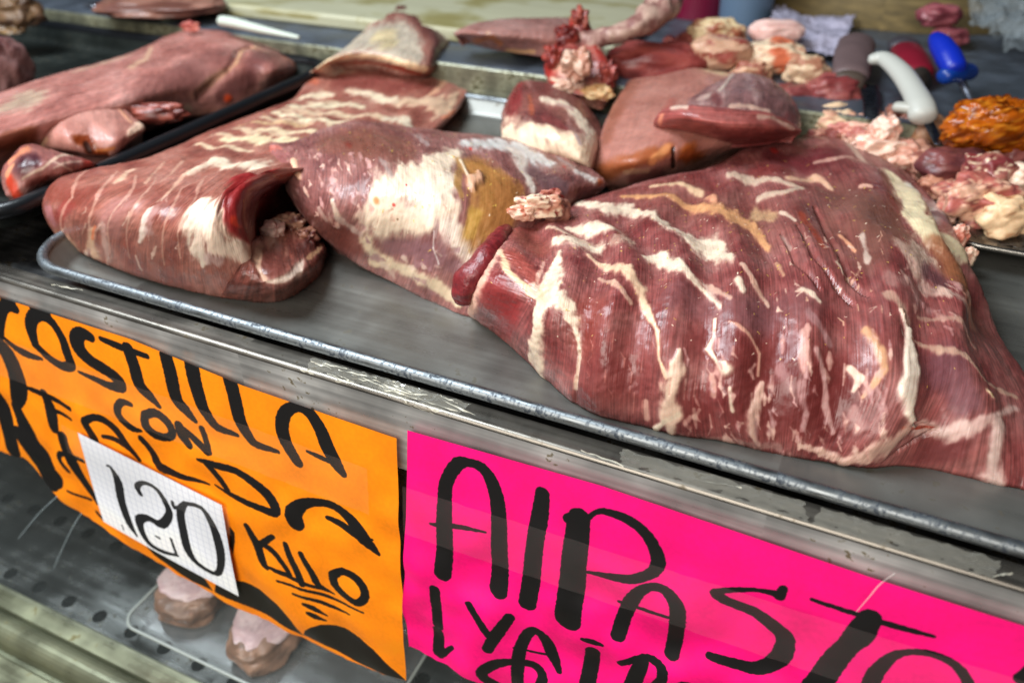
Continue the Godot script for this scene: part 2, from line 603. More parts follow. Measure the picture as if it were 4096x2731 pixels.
# ------------------------------------------------------------------ the counter
func counter() -> void:
	var steel := metal("counter", Color(0.74, 0.74, 0.73), 0.42, 0.14, 0.12, 0.3, Color8(120, 110, 88), 2.4, 0.55)
	var t := thing("display_counter", "brushed stainless steel counter with a rounded front lip", "counter", Vector3.ZERO)
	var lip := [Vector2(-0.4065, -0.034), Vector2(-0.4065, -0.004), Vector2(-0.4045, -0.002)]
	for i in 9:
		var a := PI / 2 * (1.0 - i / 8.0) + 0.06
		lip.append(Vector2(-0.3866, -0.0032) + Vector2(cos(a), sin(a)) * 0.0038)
	put("lip_top", sweep_x(lip, STEEL_X0, STEEL_X1), metal("lip", Color(0.48, 0.46, 0.43), 0.36, 0.16, 0.16, 0.35, Color8(92, 82, 64), 2.4, 0.85), t)  # same steel as the fascia, its dark reflection put into the colour
	put("fascia", sweep_x([lip[-1], Vector2(-0.3815, -0.068), Vector2(-0.3825, -0.070), Vector2(-0.396, -0.070), Vector2(-0.396, -0.034)], STEEL_X0, STEEL_X1), steel, t)
	put("counter_top", slab_mesh(STEEL_X0, -0.034, -1.03, STEEL_X1, -0.030, -0.4067, 0.001), metal("deck", Color(0.40, 0.40, 0.40), 0.45, 0.1, 0.3, 0.5), t)
	var back := metal("upstand", Color(0.50, 0.50, 0.42), 0.42, 0.1, 0.3, 0.8, Color8(80, 76, 52), 3.0, 0.4)
	put("back_upstand", sweep_x([Vector2(-1.030, 0.0450), Vector2(-1.028, 0.0445), Vector2(-1.0265, 0.0425), Vector2(-1.024, -0.0298)], STEEL_X0, STEEL_X1), back, t)
	put("work_surface", slab_mesh(STEEL_X0, 0.030, -2.9, STEEL_X1, 0.045, -1.0305, 0.001), metal("bench", Color(0.33, 0.36, 0.40), 0.42, 0.06, 0.2, 0.3, Color8(90, 90, 96), 2.2, 0.45), t)
	# clear tape left along the lip, and its dried glue
	var tape := mat(Color(0.95, 0.93, 0.86, 0.10), 0.12)
	tape.transparency = BaseMaterial3D.TRANSPARENCY_ALPHA
	var shred := mat(Color(0.90, 0.88, 0.80, 0.45), 0.3)
	shred.transparency = BaseMaterial3D.TRANSPARENCY_ALPHA
	var rng := RandomNumberGenerator.new()
	rng.seed = 5
	var s := thing("tape_remnants", "torn shreds of clear tape stuck along the steel lip", "tape", Vector3(-0.24, 0, -0.39))
	for i in 30:
		# most lie over the gap between the two signs
		var x := rng.randfn(-0.03, 0.06) if i < 24 else rng.randf_range(-0.44, 0.5)
		var z := rng.randf_range(-0.010, 0.008)
		var dir := rng.randf_range(-0.7, 0.7)
		var long := rng.randf_range(0.010, 0.034)
		var q := PackedVector3Array()
		for v in 7:
			var f := v / 6.0
			var zz := z + dir * 0.010 * f + rng.randf_range(-0.0009, 0.0009)
			var wide := rng.randf_range(0.0002, 0.0017) * (1.0 - absf(f - 0.5))
			for u in 2:
				var z2 := zz + wide * (u - 0.5)
				var drop := 0.0012 - 0.04 * maxf(0.0, z2 - 0.0035) if z2 < 0.0062 else 0.0011 - 1.0 * (z2 - 0.0062)
				q.append(Vector3(x + long * f + 0.0006 * u, drop + rng.randf_range(0.0, 0.0014), minf(z2, 0.0078)))
		put("shred", grid_mesh(q, 2, 7), shred, s)
	for e in [[-0.355, 0.10, 0.4, 3], [-0.285, 0.07, -0.5, 4], [-0.10, 0.12, 0.3, 5], [0.03, 0.10, -0.3, 6]]:
		var nz := noise(e[3], 90.0, 3)
		var q := PackedVector3Array()
		for v in 9:
			for u in 33:
				var x: float = e[0] + e[1] * (u / 32.0) + v * 0.0015 * e[2] + 0.004 * nz.get_noise_1d(v * 0.1) * (1.0 if u in [0, 32] else 0.0)
				var z: float = -0.400 + v * 0.0021 + 0.002 * nz.get_noise_1d(x)
				q.append(Vector3(x, -0.0004 + 0.0012 * (nz.get_noise_2d(x, z * 2.0) + 1.0), minf(z, -0.3835)))
		var o := put("clear_tape", grid_mesh(q, 33, 9), tape, s)
		o.position = -s.position


# ------------------------------------------------------------------ trays
func pan(parent: Node3D, x0: float, z0: float, x1: float, z1: float, r: float, floor_y: float, rim_y: float, bead: float, inside: Material, edge: Material, slope := 0.014) -> void:
	# outline runs counter-clockwise seen from above, starting at the front left
	var around: Array = []
	var cs := [[x0 + r, z1 - r, PI, PI / 2], [x1 - r, z1 - r, PI / 2, 0.0], [x1 - r, z0 + r, 0.0, -PI / 2], [x0 + r, z0 + r, -PI / 2, -PI]]
	for c in cs:
		for i in 11:
			var a: float = lerpf(c[2], c[3], i / 10.0)
			around.append([Vector2(c[0], c[1]), Vector2(cos(a), sin(a))])
		
	around.append(around[0])
	var long: Array = []
	for i in around.size() - 1:
		var a: Array = around[i]
		var b: Array = around[i + 1]
		var pa: Vector2 = a[0] + a[1] * r
		var pb: Vector2 = b[0] + b[1] * r
		var cuts := maxi(1, int(pa.distance_to(pb) / 0.05))
		for k in cuts:
			var t := float(k) / cuts
			long.append([a[0].lerp(b[0], t), a[1].lerp(b[1], t)])
	long.append(around[0])
	var nu := long.size()
	var mid := Vector2((x0 + x1) / 2, (z0 + z1) / 2)
	var rows := [[0.9, floor_y, true], [0.6, floor_y, true], [0.3, floor_y, true], [slope + 0.010, floor_y, false], [slope + 0.005, floor_y + 0.0007, false], [slope + 0.001, floor_y + 0.003, false], [bead * 0.8, rim_y, false]]
	var p := PackedVector3Array()
	for row in rows:
		for e in long:
			var o: Vector2 = e[0] + e[1] * (r - (0.0 if row[2] else row[0]))
			if row[2]:
				o = o.lerp(mid, row[0])
			p.append(Vector3(o.x, row[1], o.y))
	put("pan", grid_mesh(p, nu, rows.size(), PackedVector2Array(), PackedColorArray(), true), inside, parent)
	p = PackedVector3Array()
	for i in 13:
		var a := PI * 1.15 - TAU * i / 12.0
		for e in long:
			var o: Vector2 = e[0] + e[1] * (r + cos(a) * bead)
			p.append(Vector3(o.x, rim_y + sin(a) * bead, o.y))
	put("rim", grid_mesh(p, nu, 13, PackedVector2Array(), PackedColorArray(), true), edge, parent)


func trays() -> void:
	var worn := metal("worn_rim", Color(0.50, 0.52, 0.53), 0.45, 0.02, 0.10, 0.74, Color8(80, 86, 94), 6.0)
	var floor_ := metal("pan_floor", Color(0.44, 0.44, 0.42), 0.38, 0.04, 0.14, 0.32, Color8(104, 100, 90), 1.7, 0.5)
	var t := thing("sheet_tray", "aluminium sheet tray with a worn rolled rim holding the rib slabs", "tray")
	pan(t, -0.700, -1.015, 0.42, -0.409, 0.055, -0.0145, 0.0055, 0.0050, floor_, worn)
	var black := mat(Color8(20, 22, 25), 0.30)
	var dark := metal("black_pan", Color(0.12, 0.14, 0.13), 0.45, 0.1, 0.3, 0.5, Color8(50, 48, 38), 2.0, 0.3)
	t = thing("black_pan", "black enamelled pan of loins at the left", "tray")
	pan(t, -1.62, -1.005, -0.752, -0.425, 0.05, 0.0, 0.026, 0.0085, dark, black)
	t = thing("scrap_tray", "thin edged steel tray under the heap of pork scraps", "tray")
	pan(t, 0.105, -1.02, 0.62, -0.800, 0.02, 0.004, 0.012, 0.003, metal("scrap_pan", Color(0.55, 0.54, 0.52), 0.3, 0.1, 0.2, 0.6), metal("scrap_pan", Color(), 0.3, 0, 0))


# ------------------------------------------------------------------ the signs
func ink_lines(px: PackedByteArray, w: int, h: int, k: float, lines: Array, rag: PackedByteArray, c := Color8(14, 12, 12)) -> void:
	for q in lines:
		var n: int = q.size() / 3
		for i in maxi(1, n - 1):
			var j := mini(i + 1, n - 1)
			var ax: float = q[i * 3] * k
			var ay: float = q[i * 3 + 1] * k
			var ar: float = q[i * 3 + 2] * k
			var bx: float = q[j * 3] * k
			var by: float = q[j * 3 + 1] * k
			var br: float = q[j * 3 + 2] * k
			var dx := bx - ax
			var dy := by - ay
			var l2 := maxf(dx * dx + dy * dy, 1e-4)
			var m := maxf(ar, br) + 2.0
			for y in range(maxi(0, int(minf(ay, by) - m)), mini(h, int(maxf(ay, by) + m) + 1)):
				for x in range(maxi(0, int(minf(ax, bx) - m)), mini(w, int(maxf(ax, bx) + m) + 1)):
					var t := clampf(((x - ax) * dx + (y - ay) * dy) / l2, 0.0, 1.0)
					var ex := ax + dx * t - x
					var ey := ay + dy * t - y
					var o := y * w + x
					var a := clampf(ar + (br - ar) * t - sqrt(ex * ex + ey * ey) + (rag[o] - 128) * 0.007 + 0.5, 0.0, 1.0)
					if a > 0.0:
						mark(px, o, a, c)


func mark(px: PackedByteArray, o: int, a: float, c: Color) -> void:
	px[o * 3] = int(lerpf(px[o * 3], c.r8, a))
	px[o * 3 + 1] = int(lerpf(px[o * 3 + 1], c.g8, a))
	px[o * 3 + 2] = int(lerpf(px[o * 3 + 2], c.b8, a))


func ink_areas(px: PackedByteArray, w: int, h: int, k: float, areas: Array, c := Color8(22, 16, 12)) -> void:
	for q in areas:
		var poly := PackedVector2Array()
		var lo := Vector2(1e9, 1e9)
		var hi := -lo
		for i in q.size() / 2:
			var v := Vector2(q[i * 2], q[i * 2 + 1]) * k
			poly.append(v)
			lo = lo.min(v)
			hi = hi.max(v)
		for y in range(maxi(0, int(lo.y)), mini(h, int(hi.y) + 1)):
			for x in range(maxi(0, int(lo.x)), mini(w, int(hi.x) + 1)):
				if Geometry2D.is_point_in_polygon(Vector2(x, y), poly):
					mark(px, y * w + x, 1.0, c)


func paper_bytes(w: int, h: int, c: Color, rag: PackedByteArray, soft: PackedByteArray) -> PackedByteArray:
	var px := PackedByteArray()
	px.resize(w * h * 3)
	for i in w * h:
		var s := 1.0 + (rag[i] - 128) * 0.0003 + (soft[i] - 128) * 0.0005
		px[i * 3] = clampi(int(c.r8 * s), 0, 255)
		px[i * 3 + 1] = clampi(int(c.g8 * s), 0, 255)
		px[i * 3 + 2] = clampi(int(c.b8 * s), 0, 255)
	return px


# a point of the hanging sheets: x and the way down the sheet in mm, and how far it stands off in metres
func on_sheet(x: float, down: float, off := 0.0) -> Vector3:
	var d := down * 0.001 / sqrt(1.0 + 0.11 * 0.11)
	return Vector3(x * 0.001, -0.02 - d, -0.379 + 0.11 * d) + Vector3(0, 0.1093, 0.994) * off


func edge_at(e: Array, x: float) -> float:
	for i in e.size() - 1:
		if x <= e[i + 1][0]:
			return lerpf(e[i][1], e[i + 1][1], clampf((x - e[i][0]) / (e[i + 1][0] - e[i][0]), 0, 1))
	return e[-1][1]


func sheet_mesh(x0: float, x1: float, top: Array, bottom: Array, w_mm: float, h_mm: float, off: float, wave: float, seed_: int, lift := 0.0) -> ArrayMesh:
	var nz := noise(seed_, 0.012, 2)
	var rough := noise(seed_ + 1, 0.2, 2)
	var nu := 90
	var nv := 46
	var front := PackedVector3Array()
	var uv := PackedVector2Array()
	for v in nv:
		for u in nu:
			var x := lerpf(x0, x1, float(u) / (nu - 1))
			var a := edge_at(top, x)
			var b := edge_at(bottom, x) + 1.6 * rough.get_noise_1d(x)
			var d := lerpf(a, b, float(v) / (nv - 1))
			var k := smoothstep(10.0, 120.0, d)
			front.append(on_sheet(x, d, off + wave * k * nz.get_noise_2d(x, d) + lift * pow(maxf(0.0, d - 190.0) / 100.0, 2.0)))
			uv.append(Vector2((x - x0) / w_mm, d / h_mm))
	return grid_mesh(front, nu, nv, uv)


func printed(w: int, h: int, px: PackedByteArray, rough := 0.55) -> StandardMaterial3D:
	var m := StandardMaterial3D.new()
	m.albedo_texture = ImageTexture.create_from_image(Image.create_from_data(w, h, false, Image.FORMAT_RGB8, px))
	m.roughness = rough
	m.texture_repeat = false
	return m


func signs() -> void:
	var k := 2.0
	var w := 1070
	var h := 640
	var rag := noise_bytes(401, 0.09, 3, w, h)
	var soft := noise_bytes(402, 0.01, 2, w, h)
	var px := paper_bytes(w, h, Color8(255, 140, 0), rag, soft)
	ink_lines(px, w, h, k, ORANGE_INK, rag)
	ink_areas(px, w, h, k, ORANGE_AREAS)
	var t := thing("orange_sign", "neon orange hand lettered paper sign reading costilla con falda", "sign")
	var orange := printed(w, h, px)
	put("paper", sheet_mesh(-800, -267, [[-800, -3], [-600, -2], [-533, -2], [-413, 9], [-272, 12], [-267, 12]], [[-800, 200], [-773, 202], [-731, 196], [-690, 240], [-640, 254], [-590, 268], [-528, 280], [-453, 293], [-349, 297], [-267, 288]], 535.0, 320.0, 0.002, 0.004, 11, -0.004), orange, t)
	h = 560
	w = 1000
	k = 2.0
	rag = noise_bytes(411, 0.09, 3, w, h)
	soft = noise_bytes(412, 0.01, 2, w, h)
	px = paper_bytes(w, h, Color8(255, 0, 122), rag, soft)
	ink_lines(px, w, h, k, PINK_INK, rag)
	var t2 := thing("pink_sign", "neon pink hand lettered paper sign with large black capitals", "sign")
	var pink := printed(w, h, px)
	# the lettering is laid out from 290 mm left; the sheet itself begins a little further in
	var pm := sheet_mesh(-290, 210, [[-290, 0], [-256, 1], [-107, -4], [65, 1], [210, 1]], [[-290, 236], [-259, 236], [-235, 240], [-180, 244], [210, 262]], 500.0, 280.0, 0.0025, 0.006, 21)
	put("paper", trim_left(pm, [[0, -257], [62, -259], [194, -265], [240, -260], [300, -255]]), pink, t2)
	# the price card
	w = 420
	h = 340
	rag = noise_bytes(421, 0.09, 3, w, h)
	soft = noise_bytes(422, 0.003, 1, w, h)
	px = paper_bytes(w, h, Color8(240, 243, 250), soft, soft)
	for y in h:
		for x in w:
			if x % 18 < 2 or y % 22 < 2:
				mark(px, y * w + x, 0.30, Color8(130, 140, 170))
	ink_lines(px, w, h, 1.0, CARD_INK, rag, Color8(26, 26, 30))
	var t3 := thing("price_card", "white squared paper card with 120 written on it", "price card")
	var q := PackedVector3Array()
	var uv := PackedVector2Array()
	for v in 20:
		for u in 24:
			var a := u / 23.0
			var b := v / 19.0
			var c00 := Vector2(CARD_CORNERS[0][0], CARD_CORNERS[0][1])
			var c10 := Vector2(CARD_CORNERS[1][0], CARD_CORNERS[1][1])
			var c11 := Vector2(CARD_CORNERS[2][0], CARD_CORNERS[2][1])
			var c01 := Vector2(CARD_CORNERS[3][0], CARD_CORNERS[3][1])
			var e := c00.lerp(c10, a).lerp(c01.lerp(c11, a), b)
			q.append(on_sheet(e.x, e.y, 0.0066 + 0.001 * sin(a * 3.0) * b - 0.004 * pow(maxf(0.0, e.y - 190.0) / 100.0, 2.0)))
			uv.append(Vector2(a, b))
	put("paper", grid_mesh(q, 24, 20, uv), printed(w, h, px), t3)
	# clear packing tape over the sheets
	var tape := mat(Color(0.98, 0.96, 0.92, 0.02), 0.16)
	tape.metallic_specular = 0.2
	tape.transparency = BaseMaterial3D.TRANSPARENCY_ALPHA
	tape_band(t, tape, -790, -290, 37, 44, 46, 0.0095, 3)
	tape_band(t3, tape, -640, -440, 116, 140, 34, 0.0125, 4)
	for i in [0]:
		crease(t2 if i < 9 else t, CREASES[i])
	tape_band(t2, tape, -259, 200, 50, 34, 48, 0.0085, 5)


func crease(parent: Node, q: Array) -> void:
	var m := mat(Color(0.95, 0.93, 0.90, 0.2), 0.3)
	m.transparency = BaseMaterial3D.TRANSPARENCY_ALPHA
	var p: Array = []
	var r: Array = []
	for i in q.size() / 2:
		p.append(on_sheet(q[i * 2], q[i * 2 + 1], 0.0098))
		r.append(0.00032)
	put("tape_crease", tube_mesh(p, r, 5, 5, 1.0, 0.8, q.size()), m, parent)


func trim_left(m: ArrayMesh, edge: Array) -> ArrayMesh:
	var a := m.surface_get_arrays(0)
	var p: PackedVector3Array = a[Mesh.ARRAY_VERTEX]
	var uv: PackedVector2Array = a[Mesh.ARRAY_TEX_UV]
	for i in p.size():
		var x := edge_at(edge, uv[i].y * 280.0)
		if p[i].x * 1000.0 < x:
			uv[i].x = (x + 290.0) / 500.0
			p[i].x = x * 0.001
	a[Mesh.ARRAY_VERTEX] = p
	a[Mesh.ARRAY_TEX_UV] = uv
	var o := ArrayMesh.new()
	o.add_surface_from_arrays(Mesh.PRIMITIVE_TRIANGLES, a)
	return o


func tape_band(parent: Node, m: Material, x0: float, x1: float, d0: float, d1: float, wide: float, off: float, seed_: int) -> void:
	var nz := noise(seed_, 0.05, 3)
	var q := PackedVector3Array()
	for v in 8:
		for u in 60:
			var x := lerpf(x0, x1, u / 59.0)
			var d := lerpf(d0, d1, u / 59.0) + wide * v / 7.0
			q.append(on_sheet(x, d, off + 0.0012 * nz.get_noise_2d(x, d * 2.0)))
	put("clear_tape", grid_mesh(q, 60, 8), m, parent)


# ------------------------------------------------------------------ what lies on the bench behind
func crumpled(parent: Node, called: String, a: Vector3, b: Vector3, c: Vector3, d: Vector3, amp: float, seed_: int, m: Material) -> void:
	var nz := noise(seed_, 9.0, 4)
	nz.fractal_type = FastNoiseLite.FRACTAL_RIDGED
	var e := noise(seed_ + 1, 14.0, 3)
	var q := PackedVector3Array()
	for v in 50:
		for u in 60:
			var s := u / 59.0 + 0.04 * e.get_noise_1d(v * 0.02)
			var t := v / 49.0 + 0.05 * e.get_noise_1d(3.0 + u * 0.02)
			var p := a.lerp(b, s).lerp(d.lerp(c, s), t)
			var n := nz.get_noise_3dv(p)
			q.append(p + Vector3(0.4 * amp * e.get_noise_3dv(p), amp * (0.6 + n), 0.4 * amp * n))
	put(called, grid_mesh(q, 60, 50), m, parent)


func barrel(parent: Node, called: String, at: Vector3, profile: Array, m: Material, sides := 40) -> MeshInstance3D:
	var p := PackedVector3Array()
	for e in profile:
		for s in sides + 1:
			var a := TAU * s / sides
			p.append(at + Vector3(sin(a) * e.x, e.y, cos(a) * e.x))
	return put(called, grid_mesh(p, sides + 1, profile.size(), PackedVector2Array(), PackedColorArray(), true), m, parent)


func board_material() -> StandardMaterial3D:
	var n := 512
	var a := noise_bytes(601, 0.008, 4, n, n)
	var b := noise_bytes(602, 0.12, 3, n, n, 30, 1)
	var px := PackedByteArray()
	px.resize(n * n * 3)
	for i in n * n:
		var t := clampf((a[i] - 120) / 90.0, 0.0, 1.0)
		var s := 0.94 + b[i] * 0.0005
		px[i * 3] = int(lerpf(166, 132, t) * s)
		px[i * 3 + 1] = int(lerpf(164, 124, t) * s)
		px[i * 3 + 2] = int(lerpf(138, 80, t) * s)
	var m := StandardMaterial3D.new()
	m.albedo_texture = ImageTexture.create_from_image(Image.create_from_data(n, n, false, Image.FORMAT_RGB8, px))
	m.roughness = 0.5
	m.uv1_triplanar = true
	m.uv1_scale = Vector3.ONE * 1.6
	return m


func wood_material() -> StandardMaterial3D:
	var n := 512
	var a := noise_bytes(611, 0.02, 4, n, n)
	var b := noise_bytes(612, 0.05, 4, n, n, 4, 1)
	var px := PackedByteArray()
	px.resize(n * n * 3)
	for i in n * n:
		var t := a[i] / 255.0
		var s := 0.72 + b[i] * 0.0021
		px[i * 3] = clampi(int(lerpf(84, 118, t) * s), 0, 255)
		px[i * 3 + 1] = clampi(int(lerpf(70, 100, t) * s), 0, 255)
		px[i * 3 + 2] = clampi(int(lerpf(38, 62, t) * s), 0, 255)
	var m := StandardMaterial3D.new()
	m.albedo_texture = ImageTexture.create_from_image(Image.create_from_data(n, n, false, Image.FORMAT_RGB8, px))
	m.roughness = 0.7
	m.uv1_triplanar = true
	m.uv1_scale = Vector3.ONE * 2.4
	return m


func back_bench() -> void:
	var steel_dark := metal("blade_dark", Color(0.30, 0.33, 0.38), 0.3, 0.1, 0.1)
	var steel_light := metal("blade", Color(0.62, 0.64, 0.68), 0.28, 0.1, 0.1)
	var b := put("cutting_board", slab_mesh(-0.43, -0.0105, -0.27, 0.43, 0.0105, 0.27, 0.004), board_material(), null, Vector3(-0.79, 0.0557, -1.395))
	b.rotation.y = 0.02
	tag(b, "cream plastic cutting board with knife stains behind the trays", "cutting board")
	var wide := thing("wide_blade", "long bluish steel blade lying behind the left pan", "knife")
	put("blade", slab_mesh(-1.33, 0.0475, -1.42, -1.30, 0.053, -1.06, 0.002), steel_light, wide)
	put("spine", slab_mesh(-1.2998, 0.0475, -1.42, -1.275, 0.060, -1.06, 0.003), mat(Color8(22, 26, 36), 0.35), wide)
	var block := thing("chopping_block", "round yellowish wooden chopping block at the back", "chopping block", Vector3(-0.02, 0.0455, -1.80))
	barrel(block, "log", Vector3.ZERO, [Vector2(0.001, 0.052), Vector2(0.30, 0.052), Vector2(0.312, 0.049), Vector2(0.318, 0.042), Vector2(0.318, 0.0)], wood_material(), 64)
	var pail := thing("plastic_bucket", "maroon plastic bucket behind the bone", "bucket", Vector3(-0.318, 0.0455, -1.47))
	barrel(pail, "body", Vector3.ZERO, [Vector2(0.0, 0.24), Vector2(0.053, 0.24), Vector2(0.055, 0.236), Vector2(0.046, 0.0)], mat(Color8(104, 10, 44), 0.4))
	barrel(pail, "rim", Vector3.ZERO, [Vector2(0.054, 0.246), Vector2(0.059, 0.245), Vector2(0.060, 0.230), Vector2(0.055, 0.229)], mat(Color8(104, 10, 44), 0.4))
	pail = thing("plastic_bucket", "blue grey plastic bucket left of the chopping block", "bucket", Vector3(-0.232, 0.0455, -1.45))
	barrel(pail, "body", Vector3.ZERO, [Vector2(0.0, 0.22), Vector2(0.050, 0.22), Vector2(0.052, 0.216), Vector2(0.042, 0.0)], mat(Color8(84, 104, 126), 0.45))
	barrel(pail, "rim", Vector3.ZERO, [Vector2(0.051, 0.226), Vector2(0.056, 0.225), Vector2(0.057, 0.212), Vector2(0.052, 0.211)], mat(Color8(84, 104, 126), 0.45))
	var paper := mat(Color8(150, 146, 164), 0.7)
	var bag := mat(Color(0.55, 0.59, 0.61, 0.36), 0.34)
	bag.transparency = BaseMaterial3D.TRANSPARENCY_ALPHA
	var g := thing("wrapping_paper", "crumpled lilac white wrapping paper before the chopping block", "paper")
	crumpled(g, "sheet", Vector3(-0.19, 0.05, -1.47), Vector3(-0.06, 0.05, -1.48), Vector3(-0.06, 0.05, -1.25), Vector3(-0.17, 0.05, -1.25), 0.016, 71, paper)
	g = thing("plastic_bag", "crumpled clear plastic bag in the top right corner", "plastic bag")
	crumpled(g, "film", Vector3(0.08, 0.13, -1.75), Vector3(0.34, 0.13, -1.78), Vector3(0.34, 0.06, -1.22), Vector3(0.10, 0.07, -1.33), 0.03, 73, bag)
	crumpled(g, "film", Vector3(0.10, 0.10, -1.70), Vector3(0.34, 0.10, -1.74), Vector3(0.34, 0.05, -1.26), Vector3(0.12, 0.055, -1.36), 0.026, 75, bag)
	tag(lump("pork_joint", Vector3(-0.2288, 0.0820, -1.2054), Vector3(0.0384, 0.0181, 0.0230), 0.43, 317, 0.17, [Color8(150,84,62),Color8(214,190,150),Color8(190,150,110)], 0.042, flesh_material(), null, 1.00, 0.62), "cream capped knuckle of pork, highest of the joint pieces", "meat", "joint and bone pieces behind the pale slab")
	tag(lump("pork_joint", Vector3(-0.2060, 0.0740, -1.1358), Vector3(0.0405, 0.0215, 0.0253), 0.43, 334, 0.14, [Color8(140,64,54),Color8(186,146,120)], 0.042, flesh_material(), null, 1.00, 0.60), "rounded pinkish brown joint just behind the pale pork slab", "meat", "joint and bone pieces behind the pale slab")
	tag(lump("pork_joint", Vector3(-0.1383, 0.0660, -1.1734), Vector3(0.0415, 0.0220, 0.0259), 0.43, 351, 0.18, [Color8(196,104,72),Color8(216,190,160),Color8(150,80,60)], 0.042, flesh_material(), null, 1.00, 0.60), "cream and orange fatty joint beside the dark trimming", "meat", "joint and bone pieces behind the pale slab")
	tag(lump("pork_joint", Vector3(-0.0936, 0.0580, -1.1534), Vector3(0.0294, 0.0194, 0.0228), 0.43, 368, 0.22, [Color8(160,110,86),Color8(212,184,152)], 0.042, flesh_material(), null, 1.00, 0.55), "lumpy pale joint above the dark red meat", "meat", "joint and bone pieces behind the pale slab")
	tag(lump("dark_meat", Vector3(-0.2845, 0.0560, -1.1079), Vector3(0.0694, 0.0288, 0.0416), 0.43, 385, 0.11, [Color8(112,44,42),Color8(140,66,60)], -0.014, flesh_material(), null, 1.00, 0.50), "dark maroon slab in shade behind the bone", "meat")
	tag(lump("dark_meat", Vector3(-0.0898, 0.0300, -1.1058), Vector3(0.0347, 0.0242, 0.0284), 0.43, 402, 0.15, [Color8(110,50,50),Color8(138,74,70)], -0.014, flesh_material(), null, 1.00, 0.50), "very dark red meat at right of the grey mound", "meat")
	tag(lump("dark_meat", Vector3(-0.0501, 0.0440, -1.1150), Vector3(0.0380, 0.0237, 0.0278), 0.43, 419, 0.15, [Color8(120,52,52),Color8(146,78,74)], -0.014, flesh_material(), null, 1.00, 0.50), "dark red wedge of meat below the lumpy pale joint", "meat")
	tag(lump("pork_rind", Vector3(-0.1516, 0.0800, -1.2566), Vector3(0.0396, 0.0162, 0.0237), 0.43, 436, 0.08, [Color8(206,160,150),Color8(228,190,180)], 0.042, flesh_material(), null, 1.00, 0.50), "pale pink block of rind standing before the paper", "meat")
	tag(put("fat_strip", tube_mesh([Vector3(-0.0694, 0.0300, -1.0457), Vector3(-0.0603, 0.0380, -1.0535), Vector3(-0.0392, 0.0420, -1.0662), Vector3(-0.0180, 0.0340, -1.0949)], [0.0048, 0.0060, 0.0067, 0.0056], 16, 8, 1.00, 0.35, 453), fat_material()), "curved strip of cream fat arching over the trimmings", "fat strip")
	tag(lump("pork_trimming", Vector3(-0.0172, 0.0260, -1.0351), Vector3(0.0312, 0.0141, 0.0187), 0.43, 470, 0.26, [Color8(200,130,120),Color8(226,176,156),Color8(120,40,46)], -0.014, flesh_material(), null, 1.00, 0.50), "pink trimming with a dark red spot under the fat strip", "meat", "small pork trimmings")
	tag(lump("pork_trimming", Vector3(0.0211, 0.0260, -0.9820), Vector3(0.0326, 0.0149, 0.0195), 0.43, 487, 0.34, [Color8(214,150,130),Color8(234,196,176)], -0.014, flesh_material(), null, 1.00, 0.60), "largest whitish pink trimming touching the large rib slab", "meat", "small pork trimmings")
	tag(lump("pork_trimming", Vector3(0.0192, 0.0440, -0.9971), Vector3(0.0148, 0.0146, 0.0171), 0.43, 504, 0.30, [Color8(224,160,140),Color8(236,200,182)], -0.014, flesh_material(), null, 1.00, 0.60), "small upright whitish trimming above the largest one", "meat", "small pork trimmings")
	tag(lump("pork_trimming", Vector3(0.0301, 0.0340, -1.0613), Vector3(0.0212, 0.0180, 0.0212), 0.43, 521, 0.34, [Color8(120,72,62),Color8(178,124,104)], -0.014, flesh_material(), null, 1.00, 0.50), "brownish ragged trimming left of the beige lump", "meat", "small pork trimmings")
	tag(lump("pork_trimming", Vector3(0.0620, 0.0300, -1.0510), Vector3(0.0253, 0.0251, 0.0295), 0.43, 538, 0.11, [Color8(140,98,70),Color8(176,134,104)], -0.014, flesh_material(), null, 1.00, 0.50), "smooth beige brown lump below the white knife handle", "meat", "small pork trimmings")
	tag(lump("pork_trimming", Vector3(-0.0548, 0.0140, -1.0500), Vector3(0.0227, 0.0087, 0.0136), 0.43, 555, 0.22, [Color8(160,112,84),Color8(196,150,116)], -0.014, flesh_material(), null, 1.00, 0.50), "tan scrap lying left of the pink trimming", "meat", "small pork trimmings")
	tag(lump("pork_trimming", Vector3(0.0416, 0.0140, -1.0568), Vector3(0.0152, 0.0181, 0.0213), 0.43, 572, 0.30, [Color8(170,112,96),Color8(206,160,140)], -0.014, flesh_material(), null, 1.00, 0.50), "curled pinkish scrap right of the largest trimming", "meat", "small pork trimmings")
	tag(lump("pork_trimming", Vector3(0.1052, 0.0180, -0.8010), Vector3(0.0062, 0.0126, 0.0089), 0.43, 589, 0.26, [Color8(190,110,90),Color8(222,176,156)], -0.014, flesh_material(), null, 1.00, 0.50), "pink scrap hanging over the tray edge beside the large slab", "meat", "small pork trimmings")
	tag(lump("pork_trimming", Vector3(0.1148, 0.0060, -0.7845), Vector3(0.0066, 0.0097, 0.0068), 0.43, 606, 0.26, [Color8(206,150,126),Color8(230,196,172)], -0.014, flesh_material(), null, 1.00, 0.50), "pale scrap end on the steel tray beside the large slab", "meat", "small pork trimmings")
	tag(lump("marinated_meat", Vector3(0.1294, 0.0660, -0.9956), Vector3(0.0542, 0.0288, 0.0325), 0.43, 623, 0.17, [Color8(112,48,10),Color8(166,82,16),Color8(196,120,34)], 0.020, flesh_material(0.22), null, 3.20, 0.50), "heap of orange marinated minced meat on the scraps", "meat")
	tag(lump("pork_scrap", Vector3(0.0965, 0.0340, -0.9452), Vector3(0.0384, 0.0186, 0.0230), 0.43, 640, 0.14, [Color8(88,46,48),Color8(116,62,60)], 0.004, flesh_material(), null, 1.00, 0.50), "smooth dark brown red scrap at the top left of the heap", "meat", "pork scraps heaped on the steel tray")
